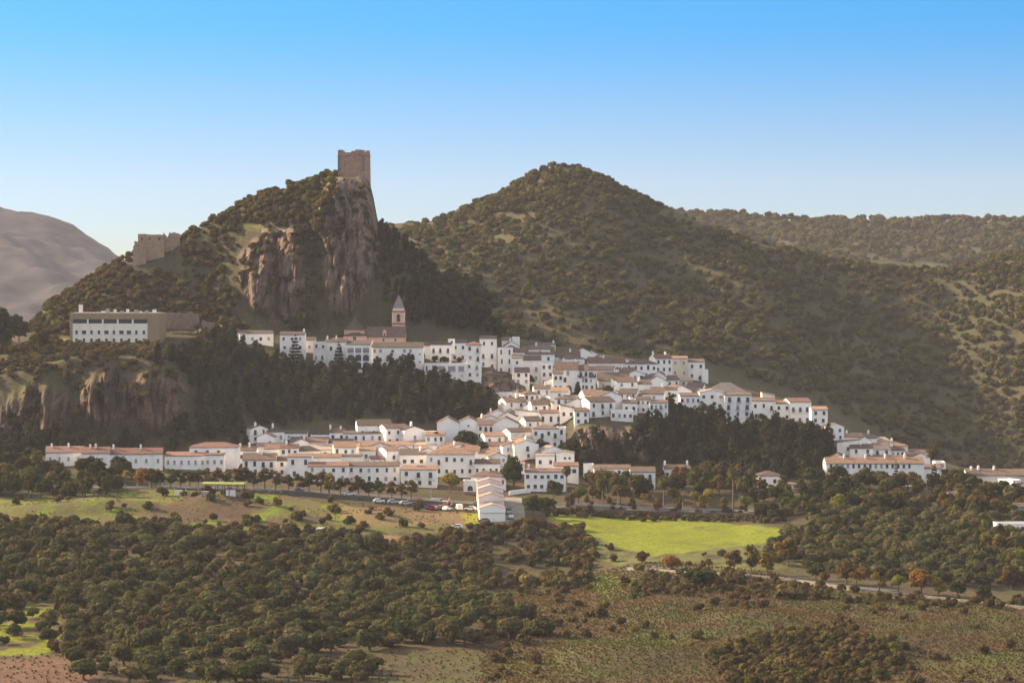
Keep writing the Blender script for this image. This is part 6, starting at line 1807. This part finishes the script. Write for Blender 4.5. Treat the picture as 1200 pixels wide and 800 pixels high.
# far left trees
tree('round_tree', -2, 420, 355, 'broad', 'dark', 'big dark tree cut by the left edge of the view', wide=1.0)
tree('round_tree', 22, 402, 372, 'broad', 'dark', 'dark tree on the ridge right of the big tree at the left edge', wide=1.1)
tree('round_tree', 46, 412, 385, 'broad', 'green', 'dull green tree left of the ochre hotel', wide=1.2)
tree('yellow_tree', 722, 397, 384, 'broad', 'yellow', 'bright yellow tree alone on the wooded hill above the village', d=1400, clear=False)
# right foreground autumn trees
for px, b, t_, k, m, lab, w in (
    (786, 670, 649, 'broad', 'orange', 'orange autumn bush at the lower corner of the green field', 1.5), (752, 660, 644, 'broad', 'autumn', 'brown bush at the near edge of the green field', 1.4),
    (812, 690, 664, 'broad', 'dark', 'dark green bush by the lower road right of the orange bush', 1.5), (832, 690, 668, 'broad', 'dark', 'dark bush just right of the dark green bush by the road', 1.3),
    (860, 673, 642, 'street', 'autumn', 'thin brown tree beside the right end of the green field', 1.0), (880, 672, 634, 'street', 'autumn', 'tall thin pale brown tree at the corner of the green field', 0.9),
    (899, 676, 645, 'street', 'yellow', 'thin golden tree beside the lower road', 1.0), (923, 664, 628, 'street', 'autumn', 'brown tree left of the olive grove beyond the wall', 1.2),
    (956, 680, 660, 'broad', 'dark', 'dark bush by the wall left of the glowing orange tree', 1.4), (966, 684, 668, 'broad', 'orange', 'small glowing orange tree beside the roadside wall', 1.0),
    (992, 684, 655, 'broad', 'autumn', 'brown orange tree by the roadside wall in the middle of the grove', 1.2), (1004, 686, 664, 'broad', 'orange', 'rusty bush right of the brown orange tree by the wall', 1.1),
    (1030, 692, 668, 'street', 'yellow', 'yellow green tree by the roadside wall', 1.2), (1053, 694, 670, 'broad', 'lime', 'lime green bush by the roadside wall', 1.0),
    (1080, 696, 664, 'broad', 'orange', 'large orange tree leaning over the roadside wall', 1.1), (1100, 698, 674, 'street', 'yellow', 'pale golden tree right of the large orange tree', 1.2),
    (1122, 701, 680, 'broad', 'dark', 'dark bush by the wall near the right edge', 1.1), (1152, 704, 684, 'broad', 'dark', 'dark round bush, rightmost by the roadside wall', 1.1),
    (967, 626, 616, 'broad', 'yellow', 'small yellow tree at the top of the olive grove', 1.3), (1185, 690, 662, 'broad', 'autumn', 'brown tree at the right edge above the roadside wall', 1.3),
    (983, 600, 578, 'broad', 'lime', 'pale lime green tree below the long hotel', 1.2), (1052, 590, 570, 'broad', 'autumn', 'russet tree below the right half of the hotel', 1.4),
    (1075, 596, 580, 'broad', 'yellow', 'golden tree below the hotel end block', 1.4), (1118, 608, 590, 'broad', 'lime', 'bright yellow green tree below the small pinkish roof', 1.2),
    (875, 598, 578, 'broad', 'lime', 'yellow green bush on top of the dark hedge right of the field', 1.1), (922, 600, 581, 'broad', 'lime', 'yellow green bush right end of the dark hedge by the field', 1.1),
    (815, 592, 573, 'broad', 'lime', 'round yellow green tree beside the road, left of a pair', 1.0), (832, 592, 571, 'broad', 'yellow', 'round golden tree beside the road, right of a pair', 1.0),
    (789, 592, 568, 'broad', 'autumn', 'brownish bushy tree beside the road near the lamp', 1.0), (756, 587, 577, 'broad', 'yellow', 'low golden bush beside the road', 1.6), (727, 590, 566, 'broad', 'autumn', 'brown tree in front of the long low house', 1.2),
    (678, 590, 568, 'broad', 'lime', 'yellow green tree right of the shuttered house', 1.0), (649, 590, 560, 'broad', 'green', 'green tree in front of the shuttered house', 0.8), (703, 588, 572, 'broad', 'green', 'green tree below the cube house', 1.0),
    (624, 606, 578, 'broad', 'green', 'bushy green tree at the corner of the car park road', 1.1), (640, 604, 580, 'broad', 'dark', 'dark green tree right of the car park road', 1.1), (622, 620, 604, 'broad', 'autumn', 'brown bush below the car park road corner', 1.3),
    (634, 622, 606, 'broad', 'autumn', 'dry brown bush at the left corner of the green field', 1.3), (736, 563, 545, 'broad', 'dark', 'dark tree behind the long low house', 1.2),
    (1020, 574, 556, 'broad', 'dark', 'dark tree below the middle of the hotel', 1.2), (982, 568, 543, 'broad', 'dark', 'large dark tree at the left end of the hotel', 1.3), (1005, 570, 554, 'street', 'lime', 'pale feathery tree in front of the hotel', 0.9),
    (1050, 572, 541, 'spruce', 'pine', 'dark spruce in front of the hotel', 0.7), (1095, 577, 542, 'spruce', 'pine', 'dark spruce under the tall palm at the hotel end', 0.8)):
    tree('spruce_tree' if k == 'spruce' else 'garden_tree', px, b, t_, k, m, lab, None, 'spruce' if k == 'spruce' else ('bush' if 'bush' in lab else 'tree'), w)

for k, px in enumerate((648, 668, 690, 716, 741, 769, 797, 822, 848, 872)):  # extra row, added to throw shadows across the field
    tree('added_shadow_tree', px, 601.5 + 0.004 * (px - 640) * 3, 583 - (k * 7) % 9, 'street', 'autumn' if k % 3 else 'green', 'thin brown tree added to cast shadow on the green field' if k % 3 else 'thin green tree added to cast shadow on the green field', 'thin trees added to shadow the green field, ' + ('brown' if k % 3 else 'green'), wide=0.75)
for k, (px, b, t_) in enumerate(((498, 350, 318), (511, 356, 323), (524, 362, 314), (536, 368, 313), (548, 376, 318), (558, 384, 326), (566, 390, 336), (540, 388, 346), (522, 380, 344), (575, 394, 366), (510, 372, 344), (585, 397, 380))):
    tree('dark_pine', px, b, t_, 'pine' if k % 3 else 'broad', 'pine' if k % 3 else 'dark', 'tall dark tree in the clump at the right foot of the castle crag', 'tall trees at the right foot of the crag', 'pine tree', 1.25, clear=False)
# palms with fans of fronds
def palm_crown(i, R):
    rng = np.random.default_rng(50 + i)
    V, Fc = [], []
    for k in range(46):
        a = rng.random() * 6.283; e = rng.uniform(-0.9, 1.35)
        L = R * rng.uniform(0.75, 1.05)
        dirv = np.array([math.cos(a) * math.cos(e), math.sin(a) * math.cos(e), math.sin(e)])
        side = np.array([-math.sin(a), math.cos(a), 0])
        up = np.cross(dirv, side)
        n = 7                                                   # a fan of narrow blades at the end of a stalk
        st = dirv * L * 0.4
        o = len(V); V += [tuple(dirv * 0.1 - side * .03), tuple(dirv * 0.1 + side * .03), tuple(st + side * .03), tuple(st - side * .03)]; Fc.append([o, o + 1, o + 2, o + 3])
        for q in range(n):
            t = (q - (n - 1) / 2) / ((n - 1) / 2) * 1.15
            dv = dirv * math.cos(t) + side * math.sin(t)
            tip = st + dv * L * 0.6 + np.array([0, 0, -0.18 * L * (1 + abs(t))])
            w = np.cross(dv, up); w /= np.linalg.norm(w) + 1e-9
            mid = st + dv * L * 0.32
            o = len(V); V += [tuple(st), tuple(mid + w * .11), tuple(tip), tuple(mid - w * .11)]; Fc.append([o, o + 1, o + 2, o + 3])
    me = bpy.data.meshes.new('palm_crown'); me.from_pydata(V, [], Fc); me.materials.append(LM['palm']); me.update()
    return me
PC = [palm_crown(i, 2.1) for i in range(4)]
def palm(px, base, top, label, k=1.0, lean=0.0, group=None):
    p = hit(px, base); p.z = float(zt(p.x, p.y)); h = (base - top) * p.y / F - 1.4 * k
    t = empty('palm_tree', p, px); tag(t, label, 'palm', group)
    V, Fc = limb([(0, 0, -.5), (lean * .4, 0, h * .4), (lean * .8, 0, h * .75), (lean, 0, h)], [.34, .24, .22, .26], 8)
    b = MB(); b.add(V, Fc); b.build('trunk', M_PALMBARK, t)
    c = link('crown', PC[int(px) % 4], t); c.location = (lean, 0, h); c.scale = (k, k, k * 1.05)
    sk = MB(); V, Fc = limb([(lean, 0, h - 1.9 * k), (lean, 0, h - .9 * k), (lean, 0, h)], [.35 * k, .62 * k, .4 * k], 8); sk.add(V, Fc); sk.build('dry_skirt', LM['dry'], t)
    KEEP_OUT.append((p.x, p.y, 1.8))
for a in ((664, 590, 545, 'tall palm at the right corner of the shuttered house', 1.2), (706, 591, 557, 'bushy palm, leftmost of three in front of the long low house', 1.5), (743, 592, 556, 'bushy palm in the middle of three before the balcony house', 1.5),
          (778, 592, 556, 'bushy palm, rightmost of three beside the road', 1.5), (815, 574, 546, 'short palm right of the house with two white chimneys', 1.2), (859, 599, 547, 'tallest slim palm standing alone by the road', 1.3),
          (886, 576, 556, 'short palm left of the brown roofed bungalow', 1.2), (917, 577, 557, 'short palm right of the brown roofed bungalow', 1.2), (1092, 575, 521, 'very tall palm above the right end of the hotel', 1.7),
          (1100, 588, 567, 'palm with a drooping crown below the hotel end', 1.4), (1124, 592, 566, 'palm above the bright yellow green tree', 1.6), (1133, 590, 568, 'palm right next to the cluster on the right edge', 1.3), (1150, 590, 568, 'leafy palm in front of the long shaded house', 1.5),
          (1146, 602, 580, 'low palm with pale fronds right of the bright yellow green tree', 1.3), (1183, 596, 569, 'dark palm in front of the sunlit white block', 1.6), (43, 560, 528, 'palm left of the leftmost red terrace roof', 1.4), (10, 566, 543, 'palm at the far left end of the lower trees', 1.3)):
    palm(*a)
# mixed garden trees that crowd round the lower village
def crowd(poly, s, y0, y1, kinds, lab, grp, seed, hm=(5, 8.5), keep=0.85, name='garden_tree', cat='tree'):
    P = clear_of(scatter(poly, s, y0, y1, keep=keep, seed=seed), 0.3)
    rr = random.Random(seed)
    for p in P:
        m = rr.choice(kinds); h = rr.uniform(*hm); kk = rr.choice(['broad', 'broad', 'street', 'oak'])
        t = empty(name, p, rr.random() * 6.28)
        i = rr.randrange(NV)
        link('crown', recoloured(kk, i, m), t); link('trunk', TRUNK['street'][i % 3], t)
        k = h / TREE_H[kk]; w = k * rr.uniform(0.85, 1.25) 
        if kk == 'oak': w *= 0.8
        t.scale = (w, w, k); tag(t, lab + {'dark': 'dark ', 'green': 'green ', 'autumn': 'brown ', 'lime': 'lime green ', 'yellow': 'yellow '}[m] + 'tree' + grp[0], cat, {'dark': 'dark ', 'green': 'green ', 'autumn': 'brown ', 'lime': 'lime green ', 'yellow': 'yellow '}[m] + grp[1])
    print('crowd', grp, len(P))
crowd([(-40, 548), (30, 540), (60, 552), (110, 550), (150, 556), (165, 566), (160, 578), (100, 588), (30, 596), (-40, 600)], 6.6, 880, 1000, ['dark', 'green', 'green', 'dark', 'autumn'], '', (' in the thicket at the far left of the lower village', 'trees of the left thicket'), 61)
crowd([(868, 580), (930, 583), (940, 605), (905, 612), (868, 604)], 5.0, 850, 930, ['dark', 'dark', 'green'], '', (' in the hedge right of the green field', 'trees of the hedge by the green field'), 62, (4, 6.5), 0.95)
crowd([(940, 580), (968, 566), (1090, 572), (1110, 562), (1140, 575), (1215, 585), (1215, 618), (1150, 612), (1090, 600), (980, 606), (940, 606)], 6.4, 850, 990, ['dark', 'dark', 'green', 'autumn', 'green'], '', (' in the gardens below the hotel', 'trees of the gardens below the hotel'), 63)
crowd([(690, 572), (700, 560), (770, 562), (880, 560), (960, 566), (960, 578), (800, 584), (690, 586)], 6.6, 915, 985, ['dark', 'dark', 'green', 'autumn'], '', (' between the lone houses and the road', 'trees between the lone houses and the road'), 64)
crowd([(540, 530), (560, 526), (600, 530), (660, 530), (672, 545), (640, 538), (600, 548), (560, 540)], 5.2, 950, 1010, ['dark', 'green', 'dark', 'autumn'], '', (' in the dark strip between the lower and middle village', 'trees of the strip between lower and middle village'), 65, (3, 6))
crowd([(1140, 618), (1215, 622), (1215, 690), (1150, 660)], 7, 740, 880, ['green', 'autumn', 'dark', 'lime'], '', (' below the flat roofed house at the right edge', 'trees at the right edge'), 66, (4, 7), 0.7)
# ------------------------------------------------------------------ the plants themselves (after the buildings, which keep their ground clear)
GROVE_L = [(-270, 622), (60, 625), (140, 612), (250, 622), (420, 632), (470, 650), (520, 690), (600, 715), (650, 748), (600, 757), (500, 757), (440, 762), (300, 775), (130, 772), (60, 765), (80, 735), (70, 715), (-270, 695)]
GROVE_R = [(905, 640), (935, 622), (975, 606), (1080, 600), (1150, 612), (1470, 628), (1470, 700), (1100, 688), (1000, 678), (930, 668), (895, 660)]
a = clear_of(scatter(GROVE_L, 5.7, 555, 850, keep=0.9, seed=2, clump=(14, -0.40)), 1)
b = clear_of(scatter(GROVE_R, 4.6, 690, 905, keep=0.95, seed=3), 1)
e = scatter([(-270, 700), (70, 716), (80, 740), (60, 765), (-270, 765)], 9, 555, 700, keep=0.7, seed=5)
f0 = scatter([(60, 766), (230, 775), (420, 766), (450, 780), (440, 803), (90, 803)], 5.6, 545, 600, keep=0.75, seed=6)
olive_protos = populate('olive_tree', 'olive', [
    (np.concatenate([a, e, f0]), 'grey green olive tree in the dense grove on the slope below the village', 'olive trees in the grove below the village', 1.0),
    (b, 'grey green olive tree in the grove beyond the roadside wall', 'olive trees in the grove beyond the wall', 0.95)], 300, 'olive tree', 'olive_grove_foliage', 0.6, 1.4, trunks='olive', seed=4)

# hills
HP = [(430, 262), (470, 268), (520, 262), (560, 240), (600, 218), (640, 200), (690, 198), (720, 212), (760, 236), (800, 258), (880, 285), (960, 300), (1080, 312), (1150, 298), (1470, 285), (1470, 560), (1120, 552), (980, 480), (830, 425), (700, 415), (590, 400), (520, 340), (450, 290)]
h = scatter(HP, 6.4, 1320, 1650, keep=0.85, seed=11, zf=zhill, clump=(28, -0.85))
h2 = scatter(HP, 5.2, 1320, 1650, keep=0.4, seed=12, zf=zhill, clump=(22, -0.5))
h3 = scatter([(520, 262), (560, 238), (610, 212), (665, 194), (720, 212), (770, 244), (720, 245), (660, 230), (600, 250)], 4.6, 1500, 1660, keep=0.85, seed=17, zf=zhill)
r_ = scatter([(470, 266), (640, 250), (800, 240), (900, 250), (1470, 255), (1470, 320), (800, 300), (470, 300)], 9, 2280, 2730, keep=0.85, seed=13, zf=zridge, clump=(40, -0.35))
# crag, cliffs and banks
def S(poly, s, y0=1000, y1=1170, **k): return clear_of(scatter(poly, s, y0, y1, **k), 0.5)
crag_l = S([(25, 390), (60, 350), (130, 308), (200, 284), (300, 228), (390, 200), (392, 230), (330, 265), (285, 262), (270, 330), (285, 385), (190, 385), (60, 392)], 2.7, 1095, 1172, sy=2.4, keep=0.95, seed=21, clump=(14, -0.6))
crag_f = S([(212, 280), (270, 250), (426, 214), (436, 290), (420, 390), (225, 390)], 3.2, 1100, 1168, sy=1.7, keep=0.6, seed=22, clump=(9, 0.04))
ledge = S([(-270, 400), (80, 400), (230, 400), (290, 400), (270, 430), (230, 440), (100, 440), (-270, 470)], 3.4, 1020, 1125, sy=3.2, keep=0.85, seed=23, clump=(12, -0.3))
cliff = S([(-270, 440), (230, 436), (240, 500), (200, 530), (-270, 532)], 3.2, 1000, 1060, sy=1.7, keep=0.6, seed=24, clump=(9, -0.12))
rockr = S([(668, 500), (760, 490), (765, 556), (668, 556)], 3.0, 975, 1040, sy=1.8, keep=0.55, seed=25, clump=(8, -0.05))
edge_r = S([(860, 495), (985, 495), (985, 535), (870, 540)], 3.2, 990, 1060, sy=2.0, keep=0.6, seed=26)
bank = clear_of(scatter([(430, 640), (520, 622), (600, 616), (680, 616), (700, 650), (690, 690), (640, 690), (560, 690), (480, 672)], 3.1, 760, 860, keep=0.9, seed=27, clump=(14, -0.4)), 0.5)
mound = scatter([(825, 770), (880, 742), (960, 738), (1050, 752), (1060, 785), (980, 803), (860, 803)], 2.6, 545, 640, keep=0.9, seed=28)
mead = scatter([(560, 700), (700, 650), (900, 668), (1000, 700), (1470, 716), (1470, 803), (560, 803)], 5.0, 545, 790, keep=0.3, seed=29, clump=(20, 0.05))
wall_b = scatter([(730, 684), (800, 672), (900, 678), (1000, 694), (1470, 716), (1470, 726), (1000, 706), (860, 700), (740, 700)], 3.2, 650, 760, keep=0.6, seed=30)
upg = clear_of(scatter([(0, 585), (170, 575), (400, 585), (560, 606), (560, 618), (380, 625), (0, 622)], 5, 830, 915, keep=0.3, seed=31, clump=(12, 0.05)), 1)
gl = scatter([(-270, 605), (100, 612), (430, 628), (440, 640), (-270, 632)], 3.6, 790, 870, keep=0.7, seed=32)
gsh = scatter(GROVE_L, 6.5, 560, 850, keep=0.6, seed=35)
crag_g = np.concatenate([S([(345, 262), (385, 236), (390, 300), (384, 372), (352, 376), (362, 335), (348, 296)], 2.6, 1100, 1168, sy=1.1, keep=0.9, seed=36), S([(426, 352), (443, 300), (458, 330), (445, 392), (395, 392), (408, 372)], 2.8, 1100, 1168, sy=1.6, keep=0.9, seed=37)])
roadb = scatter([(636, 600), (920, 603), (920, 612), (760, 611), (640, 606)], 2.6, 845, 930, keep=0.75, seed=33)
marg = scatter([(672, 622), (735, 650), (800, 652), (925, 636), (935, 655), (880, 669), (735, 666), (690, 650)], 4.2, 690, 860, keep=0.5, seed=34, clump=(9, -0.1))
populate('holm_oak', 'oak', [
    (np.concatenate([h, h2, h3]), 'rounded holm oak among many on the wooded hill behind the village', 'holm oaks on the hill behind the village', 0.78),
    (r_, 'small dark tree among many on the far ridge to the right', 'trees on the far ridge', 1.2)], 300, 'holm oak', 'hill_woodland_foliage', 0.5, 1.35, seed=14)
populate('wild_shrub', 'shrub', [
    (np.concatenate([crag_l, crag_f, crag_g]), 'brown green wild shrub clinging to the castle crag', 'wild shrubs on the castle crag', 1.05),
    (np.concatenate([ledge, cliff, rockr, edge_r]), 'wild shrub on the ledges and cliffs beneath the old village', 'wild shrubs on the lower cliffs', 0.95),
    (np.concatenate([bank, gl, upg]), 'brown green wild shrub on the bank below the white row building', 'wild shrubs on the bank', 1.0),
    (np.concatenate([mound, mead, wall_b]), 'low wild shrub in the brown meadow below the roadside wall', 'wild shrubs in the brown meadow', 0.75),
    (gsh, 'brown bush standing among the olive trees below the village', 'brown bushes among the olives', 1.1),
    (np.concatenate([roadb, marg]), 'low wild shrub along the margin of the green field', 'wild shrubs round the green field', 0.7)], 300, 'shrub', 'shrub_foliage', 0.55, 1.3, seed=15)
# woods below the church and the old village
FE = [(185, 425), (270, 395), (330, 425), (420, 432), (480, 432), (500, 440), (560, 465), (590, 470), (570, 492), (500, 500), (420, 505), (330, 512), (180, 527), (230, 490), (222, 450)]
FF = [(668, 545), (690, 505), (720, 520), (752, 500), (770, 480), (830, 490), (880, 500), (960, 510), (975, 540), (960, 562), (870, 568), (780, 556), (690, 558)]
FK = [(432, 300), (450, 272), (490, 295), (520, 318), (572, 372), (590, 392), (540, 385), (480, 382), (430, 390), (360, 392), (330, 388), (420, 350)]
e1 = S(FE, 4.2, 1000, 1110, sy=3.8, keep=0.95, seed=41)
e2 = S(FF, 4.0, 960, 1070, sy=3.4, keep=0.92, seed=42)
e3 = S(FK, 3.2, 1095, 1168, sy=2.6, keep=0.95, seed=43)
e4 = S([(-270, 532), (230, 525), (320, 515), (320, 522), (100, 532), (-270, 545)], 4, 985, 1030, keep=0.9, seed=44)
populate('pine_tree', 'pine', [
    (np.concatenate([e1, e4]), 'dark pine in the shaded wood below the church', 'pines in the wood below the church', 0.8),
    (e2, 'dark pine in the wood below the long white houses on the right', 'pines in the wood on the right', 0.8),
    (e3, 'dark pine on the shaded right flank of the castle crag', 'pines on the flank of the crag', 0.66)], 300, 'pine tree', 'pine_wood_foliage', 0.6, 1.15, seed=45)
# dry grass and herbs in the fields
t1 = scatter([(560, 700), (700, 650), (900, 668), (1000, 700), (1470, 716), (1470, 803), (560, 803)], 1.15, 545, 790, keep=0.9, seed=51)
t2 = scatter([(-270, 580), (170, 572), (400, 582), (560, 600), (560, 620), (380, 625), (-270, 616)], 1.9, 830, 915, keep=0.5, seed=52, clump=(7, 0.1))
t3 = scatter([(130, 765), (640, 760), (640, 803), (-270, 803), (-270, 775)], 1.8, 545, 640, keep=0.5, seed=53)
tp = {'rust': [], 'herb': []}
for i in range(6):
    pr = link('dry_grass' if i % 2 else 'green_herbs', CROWN['tuft'][i]); pr.location = hit(690 + 30 * i, 760); tag(pr, kind='stuff'); tp['rust' if i % 2 else 'herb'].append(pr)
T = np.concatenate([t1, t2, t3])
nz = fbm(T[:, 0] / 16, T[:, 1] / 20, oct=3, seed=91) + 0.25 * (np.random.default_rng(4).random(len(T)) - 0.5)
for nm, sel, k in (('dry_meadow_grass', nz < 0.06, 'rust'), ('green_meadow_herbs', nz >= 0.06, 'herb')):
    stuff_instances(nm, T[sel], 0.35 + 0.6 * np.random.default_rng(3).random(int(sel.sum())), tp[k])
